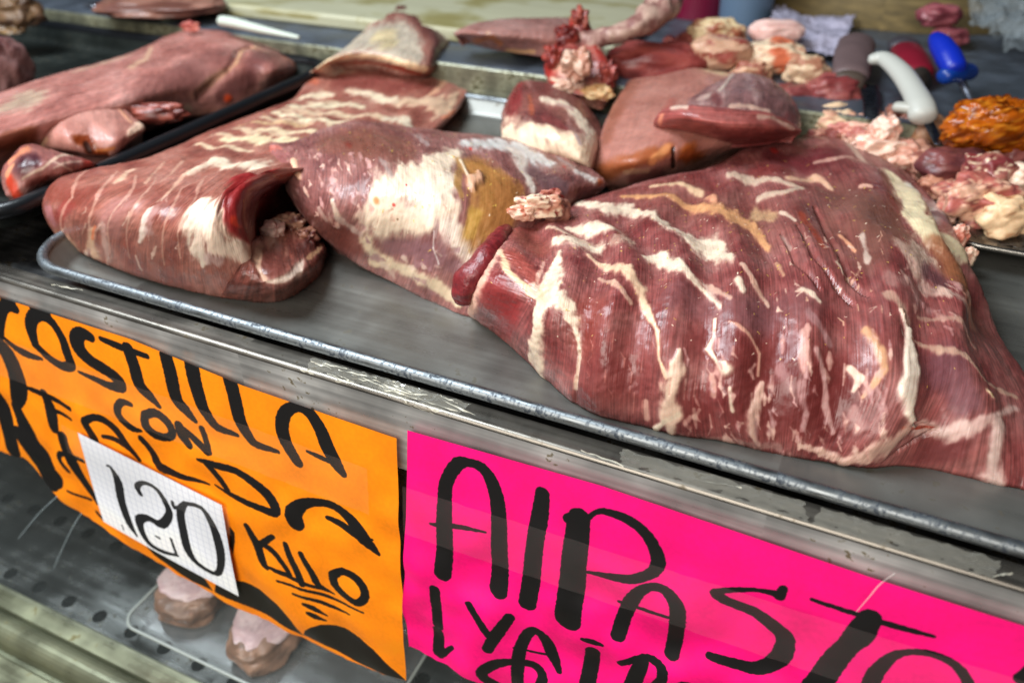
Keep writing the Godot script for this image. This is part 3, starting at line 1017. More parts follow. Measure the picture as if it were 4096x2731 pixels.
	tag(lump("pork_scrap", Vector3(0.1250, 0.0360, -0.9270), Vector3(0.0270, 0.0207, 0.0243), 0.43, 657, 0.22, [Color8(120,50,52),Color8(156,96,84),Color8(228,200,170)], 0.004, flesh_material(), null, 1.00, 0.50), "red scrap with a white fat knob in the middle of the heap", "meat", "pork scraps heaped on the steel tray")
	tag(lump("pork_scrap", Vector3(0.1168, 0.0260, -0.8760), Vector3(0.0374, 0.0237, 0.0279), 0.43, 674, 0.26, [Color8(170,92,82),Color8(214,166,140),Color8(122,60,58)], 0.004, flesh_material(), null, 1.60, 0.50), "pink and cream streaked scrap at the front of the heap", "meat", "pork scraps heaped on the steel tray")
	tag(lump("pork_scrap", Vector3(0.1563, 0.0380, -0.9957), Vector3(0.0260, 0.0162, 0.0191), 0.43, 691, 0.19, [Color8(112,54,54),Color8(144,84,78)], 0.004, flesh_material(), null, 1.00, 0.50), "dark scrap under the orange meat at the right edge", "meat", "pork scraps heaped on the steel tray")
	tag(lump("pork_scrap", Vector3(0.1556, 0.0300, -0.9314), Vector3(0.0273, 0.0186, 0.0218), 0.43, 708, 0.22, [Color8(214,166,142),Color8(236,206,184)], 0.004, flesh_material(), null, 1.00, 0.65), "big pale fat scrap at the right edge of the heap", "meat", "pork scraps heaped on the steel tray")
	tag(lump("pork_scrap", Vector3(0.1421, 0.0220, -0.8608), Vector3(0.0256, 0.0200, 0.0235), 0.43, 725, 0.22, [Color8(176,122,84),Color8(222,186,146)], 0.004, flesh_material(), null, 1.00, 0.65), "cream fat scrap with a brown hollow, lowest of the heap", "meat", "pork scraps heaped on the steel tray")
	tag(lump("pork_scrap", Vector3(0.0878, 0.0160, -0.9231), Vector3(0.0216, 0.0138, 0.0162), 0.43, 742, 0.26, [Color8(120,66,56),Color8(186,130,106)], 0.004, flesh_material(), null, 1.00, 0.50), "brownish scrap at the left foot of the heap", "meat", "pork scraps heaped on the steel tray")
	tag(lump("pork_trimming", Vector3(-0.0457, 0.0200, -1.0074), Vector3(0.0203, 0.0119, 0.0139), 0.43, 759, 0.26, [Color8(130,70,64),Color8(196,140,120)], -0.014, flesh_material(), null, 1.00, 0.55), "brown pink scrap beside the grey mound of meat", "meat", "small pork trimmings")
	tag(lump("pork_trimming", Vector3(-0.0002, 0.0240, -1.0164), Vector3(0.0234, 0.0129, 0.0152), 0.43, 776, 0.26, [Color8(170,100,90),Color8(224,180,160)], -0.014, flesh_material(), null, 1.00, 0.55), "pink scrap with pale edges in the middle of the trimmings", "meat", "small pork trimmings")
	tag(lump("pork_trimming", Vector3(-0.0343, 0.0340, -1.0362), Vector3(0.0237, 0.0126, 0.0148), 0.43, 793, 0.26, [Color8(190,140,116),Color8(226,194,160)], -0.014, flesh_material(), null, 1.00, 0.55), "cream scrap under the arched fat strip", "meat", "small pork trimmings")
	tag(lump("pork_trimming", Vector3(-0.0004, 0.0340, -1.0517), Vector3(0.0180, 0.0128, 0.0150), 0.43, 810, 0.26, [Color8(150,86,78),Color8(210,160,140)], -0.014, flesh_material(), null, 1.00, 0.55), "reddish scrap right of the fat strip", "meat", "small pork trimmings")
	tag(lump("pork_trimming", Vector3(0.0519, 0.0200, -1.0056), Vector3(0.0232, 0.0148, 0.0174), 0.43, 827, 0.26, [Color8(120,74,64),Color8(176,128,108)], -0.014, flesh_material(), null, 1.00, 0.55), "brown scrap between the trimmings and the heap", "meat", "small pork trimmings")
	tag(lump("pork_trimming", Vector3(0.0700, 0.0160, -0.9814), Vector3(0.0199, 0.0145, 0.0171), 0.43, 844, 0.26, [Color8(150,92,80),Color8(206,156,134)], -0.014, flesh_material(), null, 1.00, 0.55), "pink scrap at the left edge of the steel tray", "meat", "small pork trimmings")
	tag(lump("pork_trimming", Vector3(0.0414, 0.0200, -0.9788), Vector3(0.0170, 0.0106, 0.0125), 0.43, 861, 0.26, [Color8(206,150,130),Color8(232,196,176)], -0.014, flesh_material(), null, 1.00, 0.55), "whitish scrap next to the right shoulder of the large slab", "meat", "small pork trimmings")
	tag(lump("pork_trimming", Vector3(-0.1968, 0.0500, -1.1657), Vector3(0.0300, 0.0142, 0.0180), 0.43, 878, 0.26, [Color8(120,66,56),Color8(170,120,98)], -0.014, flesh_material(), null, 1.00, 0.55), "brown scrap under the rounded joint", "meat", "small pork trimmings")
	tag(lump("pork_trimming", Vector3(-0.1600, 0.0560, -1.1252), Vector3(0.0257, 0.0136, 0.0160), 0.43, 895, 0.26, [Color8(150,90,74),Color8(200,160,130)], -0.014, flesh_material(), null, 1.00, 0.55), "tan scrap between the joints and the mound", "meat", "small pork trimmings")
	tag(lump("pork_trimming", Vector3(-0.2730, 0.0560, -1.1928), Vector3(0.0275, 0.0205, 0.0241), 0.43, 912, 0.26, [Color8(118,54,50),Color8(150,84,74)], -0.014, flesh_material(), null, 1.00, 0.55), "dark scrap between the bone arm and the cream joint", "meat", "small pork trimmings")
	tag(lump("red_meat", Vector3(0.0566, 0.0900, -1.4130), Vector3(0.0314, 0.0153, 0.0226), 0.43, 929, 0.15, [Color8(110,50,58),Color8(150,84,90)], 0.042, flesh_material(), null, 1.00, 0.50), "long dark pink piece of meat at the top right", "meat")
	tag(lump("red_meat", Vector3(0.0795, 0.0620, -1.4015), Vector3(0.0274, 0.0140, 0.0164), 0.43, 946, 0.15, [Color8(96,44,52),Color8(136,74,80)], 0.042, flesh_material(), null, 1.00, 0.50), "dark pink meat end under the plastic bag", "meat")
	tag(lump("brown_meat", Vector3(-1.1315, 0.0700, -1.0558), Vector3(0.1072, 0.0146, 0.0643), 0.43, 963, 0.11, [Color8(96,60,50),Color8(140,100,86)], 0.042, flesh_material(), null, 1.00, 0.50), "long brown piece of meat behind the left pan", "meat")
	tag(lump("brown_meat", Vector3(-1.3192, 0.0700, -0.9174), Vector3(0.0445, 0.0242, 0.0285), 0.43, 980, 0.22, [Color8(74,54,40),Color8(110,84,60)], 0.042, flesh_material(), null, 1.00, 0.50), "dark brown heap in the top left corner", "meat")
	tag(lump("brown_meat", Vector3(-1.3103, 0.0440, -0.8999), Vector3(0.0230, 0.0098, 0.0138), 0.43, 997, 0.22, [Color8(90,68,46),Color8(126,98,64)], 0.042, flesh_material(), null, 1.00, 0.50), "small dark scrap under the brown heap in the corner", "meat")
	tag(lump("loin_end", Vector3(-1.1291, 0.0440, -0.7400), Vector3(0.0340, 0.0418, 0.0491), 0.43, 1014, 0.11, [Color8(96,60,58),Color8(140,104,100)], 0.002, flesh_material(), null, 1.00, 0.50), "mauve end of a loin at the left edge of the pan", "meat")
	tag(lump("red_trimming", Vector3(-0.8004, 0.0440, -0.6908), Vector3(0.0406, 0.0118, 0.0146), 0.43, 1031, 0.22, [Color8(84,36,32),Color8(138,70,58)], 0.002, flesh_material(), null, 1.00, 0.50), "dark red trimming between the chop and the loin", "meat")
	tag(lump("red_trimming", Vector3(-1.0045, 0.0620, -0.9839), Vector3(0.0133, 0.0073, 0.0052), 0.43, 1048, 0.34, [Color8(140,56,50),Color8(190,110,96)], 0.002, flesh_material(), null, 1.00, 0.50), "small red scrap on top of the far loin", "meat")
	var k := thing("knife", "knife with a curved white plastic handle", "knife", Vector3(0.0000, 0.0000, -0.0000))
	put("handle", tube_mesh([Vector3(-0.0151, 0.0920, -1.1131), Vector3(-0.0004, 0.0940, -1.1118), Vector3(0.0214, 0.0880, -1.0810), Vector3(0.0400, 0.0780, -1.0419), Vector3(0.0499, 0.0700, -1.0177), Vector3(0.0541, 0.0640, -1.0064)], [0.0081, 0.0112, 0.0134, 0.0141, 0.0162, 0.0160], 18, 8, 0.80, 0.00, 1065), mat(Color8(176,177,170), 0.42), k)
	put("guard", tube_mesh([Vector3(0.0253, 0.0660, -1.0197), Vector3(0.0437, 0.0680, -1.0131), Vector3(0.0641, 0.0640, -1.0150)], [0.0075, 0.0086, 0.0087], 16, 8, 0.80, 0.00, 1082), mat(Color8(168,167,158), 0.42), k)
	put("blade", tube_mesh([Vector3(0.0589, 0.0580, -1.0156), Vector3(0.0678, 0.0520, -0.9951), Vector3(0.0750, 0.0480, -0.9657)], [0.0069, 0.0063, 0.0044], 12, 8, 0.25, 0.00, 1099), steel_dark, k)
	k = thing("knife", "knife with a worn brown wooden handle", "knife")
	put("handle", tube_mesh([Vector3(-0.0421, 0.0720, -1.2688), Vector3(-0.0396, 0.0700, -1.2045), Vector3(-0.0358, 0.0640, -1.1355)], [0.0248, 0.0264, 0.0231], 18, 8, 0.60, 0.06, 1116), mat(Color8(96,78,78), 0.5), k)
	put("bolster", tube_mesh([Vector3(-0.0357, 0.0620, -1.1223), Vector3(-0.0353, 0.0580, -1.1168)], [0.0209, 0.0196], 16, 8, 0.50, 0.00, 1133), mat(Color8(70,58,50), 0.5), k)
	put("blade", tube_mesh([Vector3(-0.0113, 0.0540, -1.1321), Vector3(-0.0024, 0.0520, -1.0714), Vector3(0.0007, 0.0500, -1.0185)], [0.0128, 0.0109, 0.0081], 12, 8, 0.20, 0.00, 1150), steel_dark, k)
	k = thing("knife", "knife with a dark red handle between the white and blue ones", "knife")
	put("handle", tube_mesh([Vector3(0.0244, 0.0700, -1.2637), Vector3(0.0330, 0.0700, -1.2203), Vector3(0.0432, 0.0640, -1.1874)], [0.0212, 0.0226, 0.0214], 18, 8, 0.60, 0.00, 1167), mat(Color8(118,24,40), 0.3), k)
	put("butt_cap", tube_mesh([Vector3(0.0172, 0.0700, -1.2981), Vector3(0.0208, 0.0700, -1.2807)], [0.0203, 0.0222], 16, 8, 0.60, 0.00, 1184), mat(Color8(60,56,62), 0.45), k)
	put("bolster", tube_mesh([Vector3(0.0467, 0.0620, -1.1754), Vector3(0.0510, 0.0560, -1.1736)], [0.0205, 0.0185], 16, 8, 0.50, 0.00, 1201), mat(Color8(44,38,34), 0.5), k)
	k = thing("sharpening_steel", "sharpening steel with a bright blue handle and wide guard", "sharpening steel")
	put("handle", tube_mesh([Vector3(0.0517, 0.1120, -1.1672), Vector3(0.0593, 0.1080, -1.1483), Vector3(0.0702, 0.1000, -1.1272), Vector3(0.0786, 0.0920, -1.1115)], [0.0091, 0.0141, 0.0158, 0.0144], 18, 8, 0.90, 0.00, 1218), mat(Color8(12,38,160), 0.36), k)
	put("guard", tube_mesh([Vector3(0.0701, 0.0840, -1.1037), Vector3(0.0827, 0.0860, -1.1215), Vector3(0.0985, 0.0820, -1.1440)], [0.0106, 0.0139, 0.0110], 18, 8, 0.90, 0.00, 1235), mat(Color8(10,50,130), 0.35), k)
	put("rod", tube_mesh([Vector3(0.0886, 0.0780, -1.1247), Vector3(0.0986, 0.0680, -1.1083), Vector3(0.1096, 0.0580, -1.0847)], [0.0051, 0.0050, 0.0043], 14, 8, 1.00, 0.00, 1252), steel_light, k)
	tag(put("hand_tool", tube_mesh([Vector3(-0.9466, 0.0740, -0.9948), Vector3(-0.9188, 0.0740, -0.9921), Vector3(-0.8621, 0.0720, -0.9831), Vector3(-0.7932, 0.0680, -0.9806)], [0.0099, 0.0098, 0.0073, 0.0035], 16, 8, 0.80, 0.00, 1269), mat(Color8(182,190,178), 0.5)), "pale plastic handle lying along the cutting board", "knife handle")


# ------------------------------------------------------------------ inside the display case below
func lower_case() -> void:
	var t := thing("display_case", "steel display case with a perforated shelf under the counter", "display case")
	var m := metal("shelf", Color(0.40, 0.41, 0.40), 0.20, 0.08, 0.25, 0.35, Color8(80, 78, 66), 2.0, 0.9)
	var st := SurfaceTool.new()
	st.begin(Mesh.PRIMITIVE_TRIANGLES)
	var y := -0.42
	var px := 0.0495
	var pz := 0.086
	var r := 0.0085
	var quad := func(a: Vector3, b: Vector3, c: Vector3) -> void:
		for v in [a, b, c]:
			st.set_normal(Vector3.UP)
			st.add_vertex(v)
	# each cell is a plate with one round hole, the rows staggered
	for j in range(0, 8):
		var z0 := -0.287 - pz * j
		for i in range(-3, 18):
			var x0 := -0.829 - 0.12 + px * i + (0.034 if j % 2 else 0.0)
			var c := Vector3(x0 + px / 2, y, z0 - pz / 2)
			var rim: Array = []
			var box: Array = []
			for s in 16:
				var a := TAU * (s + 0.5) / 16.0
				var d := Vector3(cos(a), 0, sin(a))
				rim.append(c + d * r)
				var k := minf(px / 2 / maxf(absf(d.x), 1e-4), pz / 2 / maxf(absf(d.z), 1e-4))
				box.append(c + d * k)
			var corners := {1: Vector3(px / 2, 0, pz / 2), 5: Vector3(-px / 2, 0, pz / 2), 9: Vector3(-px / 2, 0, -pz / 2), 13: Vector3(px / 2, 0, -pz / 2)}
			for s in 16:
				var e := (s + 1) % 16
				quad.call(rim[s], box[s], box[e])
				quad.call(rim[s], box[e], rim[e])
				if box[s].x != box[e].x and box[s].z != box[e].z:
					var q := c + Vector3(signf(((box[s] + box[e]) / 2 - c).x) * px / 2, 0, signf(((box[s] + box[e]) / 2 - c).z) * pz / 2)
					quad.call(box[s], q, box[e])
				var dn := Vector3(0, -0.004, 0)
				quad.call(rim[s], rim[s] + dn, rim[e])
				quad.call(rim[e], rim[s] + dn, rim[e] + dn)
	put("perforated_shelf", st.commit(), m, t)
	put("base", slab_mesh(-2.0, -0.82, -1.0, 0.6, -0.80, -0.19, 0.002), metal("case_wall", Color(0.35, 0.36, 0.36), 0.4, 0.1, 0.2), t)
	put("back_wall", slab_mesh(-2.0, -0.7995, -1.0, 0.6, -0.0345, -0.985, 0.002), metal("case_wall", Color(0.35, 0.36, 0.36), 0.4, 0.1, 0.2), t)
	# an unseen lamp tube, added under the counter to brighten the case
	var glow := mat(Color8(240, 244, 250), 0.4)
	glow.emission_enabled = true
	glow.emission = Color(0.93, 0.97, 1.0)
	glow.emission_energy_multiplier = 0.5
	var lamp := thing("added_case_lamp", "unseen white lamp tube added under the counter to brighten the display case", "lamp", Vector3(-0.5, -0.048, -0.50))
	put("tube", tube_mesh([Vector3(-0.5, 0, 0), Vector3(0, 0, 0), Vector3(0.5, 0, 0)], [0.012, 0.012, 0.012], 14, 6), glow, lamp)
	put("holder", slab_mesh(-0.52, 0.0128, -0.015, 0.52, 0.0178, 0.015, 0.001), mat(Color8(190, 190, 190), 0.5), lamp)
	area_light("added_case_lamp_light", Vector3(-0.5, -0.064, -0.50), Vector3(-0.5, -0.42, -0.40), Vector2(1.0, 0.024), 0.05, Color(0.93, 0.97, 1.0))
	# the front rails
	var rail := metal("rail", Color(0.46, 0.47, 0.38), 0.36, 0.05, 0.2, 0.3, Color8(110, 104, 70), 2.0, 0.5)
	var prof: Array = [Vector2(-0.313, -0.440), Vector2(-0.313, -0.4165), Vector2(-0.311, -0.4145), Vector2(-0.290, -0.4145), Vector2(-0.288, -0.418)]
	for i in 13:
		var a := PI * (1.0 - i / 12.0)
		prof.append(Vector2(-0.272, -0.420) + Vector2(cos(a), sin(a)) * 0.015)
	prof.append_array([Vector2(-0.256, -0.432), Vector2(-0.250, -0.432), Vector2(-0.249, -0.424), Vector2(-0.247, -0.422), Vector2(-0.222, -0.422), Vector2(-0.220, -0.424), Vector2(-0.219, -0.44), Vector2(-0.20, -0.44), Vector2(-0.198, -0.82)])
	put("front_rail", sweep_x(prof, -2.0, 0.6), rail, t)
	# the front pane: hangs behind the signs and bows out to the rail
	var glass := mat(Color(0.86, 0.92, 0.92, 0.03), 0.04)
	glass.metallic_specular = 0.3
	glass.transparency = BaseMaterial3D.TRANSPARENCY_ALPHA
	var bow: Array = []
	for i in 15:
		var f := i / 14.0
		bow.append(Vector2(-0.392 + 0.030 * f + 0.056 * f * f * f * f, -0.071 - 0.342 * f))
	put("front_glass", sweep_x(bow, -1.6, 0.5), glass, t)
	# pale joints on a clear tray
	var flesh_m := flesh_material()
	for e in [[Vector3(-0.592, -0.405, -0.400), "pale pink joint in the case nearer the shelf holes", 811, 0.3], [Vector3(-0.478, -0.405, -0.390), "pale pink joint in the case under the scallops of the orange sign", 823, 1.1]]:
		var joint := thing("pale_joint", e[1], "meat", Vector3.ZERO, "pale joints in the display case")
		lump("rind", e[0] + Vector3(0.003, 0, 0.012), Vector3(0.038, 0.022, 0.036), e[3], e[2], 0.12, [Color8(112, 84, 66), Color8(146, 114, 94)], -0.4185, flesh_m, joint)
		lump("cut_face", e[0] + Vector3(0, 0.016, 0), Vector3(0.037, 0.010, 0.033), e[3], e[2] + 3, 0.10, [Color8(196, 168, 170), Color8(216, 194, 194)], -0.4185, flesh_m, joint)
	var clear := mat(Color(0.8, 0.82, 0.82, 0.12), 0.15)
	clear.transparency = BaseMaterial3D.TRANSPARENCY_ALPHA
	var tr := thing("clear_tray", "clear plastic tray in the case under the orange sign", "tray")
	pan(tr, -0.632, -0.47, -0.30, -0.325, 0.02, -0.4165, -0.400, 0.0018, clear, mat(Color8(150, 156, 150), 0.3), 0.004)
	# shreds of tape hanging below the orange sign
	var shred := mat(Color(0.75, 0.82, 0.85, 0.35), 0.2)
	shred.transparency = BaseMaterial3D.TRANSPARENCY_ALPHA
	var h := thing("hanging_tape", "two thin strands of clear tape hanging below the orange sign", "tape")
	put("strand", tube_mesh([Vector3(-0.70, -0.256, -0.358), Vector3(-0.745, -0.30, -0.352), Vector3(-0.80, -0.36, -0.345)], [0.0016, 0.0012, 0.001], 6, 8, 0.4), shred, h)
	put("strand", tube_mesh([Vector3(-0.665, -0.262, -0.357), Vector3(-0.70, -0.31, -0.350), Vector3(-0.745, -0.38, -0.340)], [0.0018, 0.0012, 0.001], 6, 8, 0.4), shred, h)


# ------------------------------------------------------------------ the meat
func meats() -> void:
	var t := thing("pork_rib_slab", "largest pork rib slab, at the right front of the tray", "meat", Vector3.ZERO, "pork rib slabs")
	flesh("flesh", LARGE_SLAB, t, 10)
	put("dark_flap", tube_mesh([Vector3(-0.2672, 0.0520, -0.5732), Vector3(-0.2628, 0.0550, -0.5420), Vector3(-0.2609, 0.0500, -0.5147), Vector3(-0.2699, 0.0350, -0.5031), Vector3(-0.2737, 0.0190, -0.5029)], [0.0058, 0.0089, 0.0104, 0.0130, 0.0099], 22, 8, 0.85, 0.25, 1286), red_flesh(), t)
	t = thing("pork_rib_slab", "folded rib slab with a broad white fat patch and tan window", "meat", Vector3.ZERO, "pork rib slabs")
	flesh("flesh", FOLDED_SLAB, t, 30)
	lump("rib_end", Vector3(-0.2522, 0.0620, -0.6088), Vector3(0.0190, 0.0111, 0.0091), 0.43, 1303, 0.30, [Color8(196,140,116),Color8(222,196,170),Color8(130,44,38)], -0.014, flesh_material(), t, 1.00, 0.66)
	lump("rib_end", Vector3(-0.2643, 0.0580, -0.5929), Vector3(0.0129, 0.0073, 0.0060), 0.43, 1320, 0.34, [Color8(196,116,92),Color8(222,180,156)], -0.014, flesh_material(), t, 1.00, 0.66)
	lump("rib_end", Vector3(-0.2513, 0.0620, -0.6348), Vector3(0.0102, 0.0052, 0.0043), 0.43, 1337, 0.34, [Color8(120,34,32),Color8(190,120,104)], -0.014, flesh_material(), t, 1.00, 0.66)
	lump("rib_end", Vector3(-0.2408, 0.0540, -0.6227), Vector3(0.0129, 0.0120, 0.0098), 0.43, 1354, 0.19, [Color8(96,56,50),Color8(134,86,72)], -0.014, flesh_material(), t, 1.00, 0.66)
	t = thing("pork_rib_slab", "rib slab rolled over at the left front, striped behind", "meat", Vector3.ZERO, "pork rib slabs")
	flesh("flesh", ROLLED_SLAB, t, 50)
	flesh("lower_leaf", ROLLED_LEAF, t, 70)
	lump("meat_shred", Vector3(-0.4851, 0.0240, -0.5461), Vector3(0.0141, 0.0086, 0.0101), 0.43, 1371, 0.38, [Color8(104,60,52),Color8(186,140,116)], -0.014, flesh_material(), t, 1.00, 0.50)
	lump("meat_shred", Vector3(-0.4643, 0.0160, -0.5403), Vector3(0.0108, 0.0085, 0.0100), 0.43, 1388, 0.38, [Color8(96,44,40),Color8(160,110,90)], -0.014, flesh_material(), t, 1.00, 0.50)
	lump("meat_shred", Vector3(-0.4858, 0.0280, -0.5219), Vector3(0.0095, 0.0091, 0.0108), 0.43, 1405, 0.30, [Color8(186,140,130),Color8(220,184,170)], -0.014, flesh_material(), t, 1.00, 0.50)
	t = thing("belly_slab", "slab with a grey cream membrane lying across the striped ribs", "meat")
	flesh("flesh", MEMBRANE_SLAB, t, 90)
	t = thing("pork_loin", "long brown pork loin in the black pan", "meat")
	flesh("flesh", LOIN, t, 110)
	t = thing("pork_chop", "pork chop with a dark burnt looking edge on the loin", "meat")
	flesh("flesh", CHOP, t, 130)
	t = thing("marbled_cut", "marbled dark red cut below the chop in the black pan", "meat")
	flesh("flesh", MARBLED, t, 150)
	t = thing("fatty_cut", "white fatty cut behind the folded slab", "meat")
	flesh("flesh", FATTY, t, 170)
	t = thing("bone_piece", "bloody neck bone with a long arm pointing up right", "meat")
	flesh("bone_face", VERTEBRA, t, 190)
	lump("bone_lump", Vector3(-0.3923, 0.0840, -0.9920), Vector3(0.0132, 0.0128, 0.0150), 0.43, 1422, 0.38, [Color8(96,26,24),Color8(140,56,46)], 0.030, flesh_material(), t, 1.00, 0.50)
	lump("bone_lump", Vector3(-0.3893, 0.1000, -1.0252), Vector3(0.0141, 0.0146, 0.0172), 0.43, 1439, 0.38, [Color8(90,24,24),Color8(130,50,42)], 0.030, flesh_material(), t, 1.00, 0.50)
	lump("bone_lump", Vector3(-0.3813, 0.1160, -1.0504), Vector3(0.0112, 0.0148, 0.0175), 0.43, 1456, 0.38, [Color8(104,34,30),Color8(150,74,60)], 0.030, flesh_material(), t, 1.00, 0.50)
	lump("bone_lump", Vector3(-0.3167, 0.0560, -0.9562), Vector3(0.0161, 0.0083, 0.0098), 0.43, 1473, 0.38, [Color8(206,160,110),Color8(226,196,150)], 0.030, flesh_material(), t, 1.00, 0.50)
	lump("bone_lump", Vector3(-0.3575, 0.0580, -0.9597), Vector3(0.0175, 0.0074, 0.0105), 0.43, 1490, 0.38, [Color8(190,150,130),Color8(216,190,170)], 0.030, flesh_material(), t, 1.00, 0.50)
	lump("bone_lump", Vector3(-0.3155, 0.0720, -0.9828), Vector3(0.0099, 0.0149, 0.0175), 0.43, 1507, 0.38, [Color8(104,34,32),Color8(150,70,60)], 0.030, flesh_material(), t, 1.00, 0.50)
	lump("bone_lump", Vector3(-0.3456, 0.0900, -0.9512), Vector3(0.0171, 0.0170, 0.0200), 0.43, 1524, 0.38, [Color8(170,120,100),Color8(200,166,146)], 0.030, flesh_material(), t, 1.00, 0.50)
	put("bone_arm", tube_mesh([Vector3(-0.3650, 0.0920, -1.0349), Vector3(-0.3424, 0.1000, -1.0466), Vector3(-0.3198, 0.1080, -1.0580), Vector3(-0.3016, 0.1160, -1.0934), Vector3(-0.2961, 0.1260, -1.1437), Vector3(-0.3117, 0.1320, -1.1967)], [0.0185, 0.0142, 0.0142, 0.0209, 0.0243, 0.0240], 20, 8, 0.80, 0.35, 1541), bone_arm_material(), t)
	t = thing("pork_slab", "smooth pale brown slab with a tan front edge", "meat")
	flesh("flesh", SMOOTH_SLAB, t, 210)
	t = thing("pork_fillet", "reddish fillet lying on the smooth pale slab", "meat")
	flesh("flesh", FILLET, t, 230)
	t = thing("shoulder_cut", "grey mauve mound of meat behind the reddish fillet", "meat")
	flesh("flesh", MOUND, t, 250)
	t = thing("pork_steak", "long greyish steak lying on the cutting board", "meat")
	flesh("flesh", GREY_STEAK, t, 270)


func bone_arm_material() -> StandardMaterial3D:
	if not sheets.has("bone"):
		var n := 256
		var a := noise_bytes(171, 0.02, 4, n, n)
		var px := PackedByteArray()
		px.resize(n * n * 3)
		for i in n * n:
			var t := smoothstep(0.35, 0.7, a[i] / 255.0)
			px[i * 3] = int(lerpf(126, 190, t))
			px[i * 3 + 1] = int(lerpf(84, 160, t))
			px[i * 3 + 2] = int(lerpf(78, 144, t))
		var m := StandardMaterial3D.new()
		m.albedo_texture = ImageTexture.create_from_image(Image.create_from_data(n, n, false, Image.FORMAT_RGB8, px))
		m.roughness = 0.45
		m.uv1_triplanar = true
		m.uv1_scale = Vector3.ONE * 7.0
		m.heightmap_enabled = true
		m.heightmap_texture = grey_image(n, n, a)
		m.heightmap_scale = 0.15
		sheets["bone"] = m
	return sheets["bone"]



# ------------------------------------------------------------------ measured shapes: control points in mm, knots, and where the fat lies

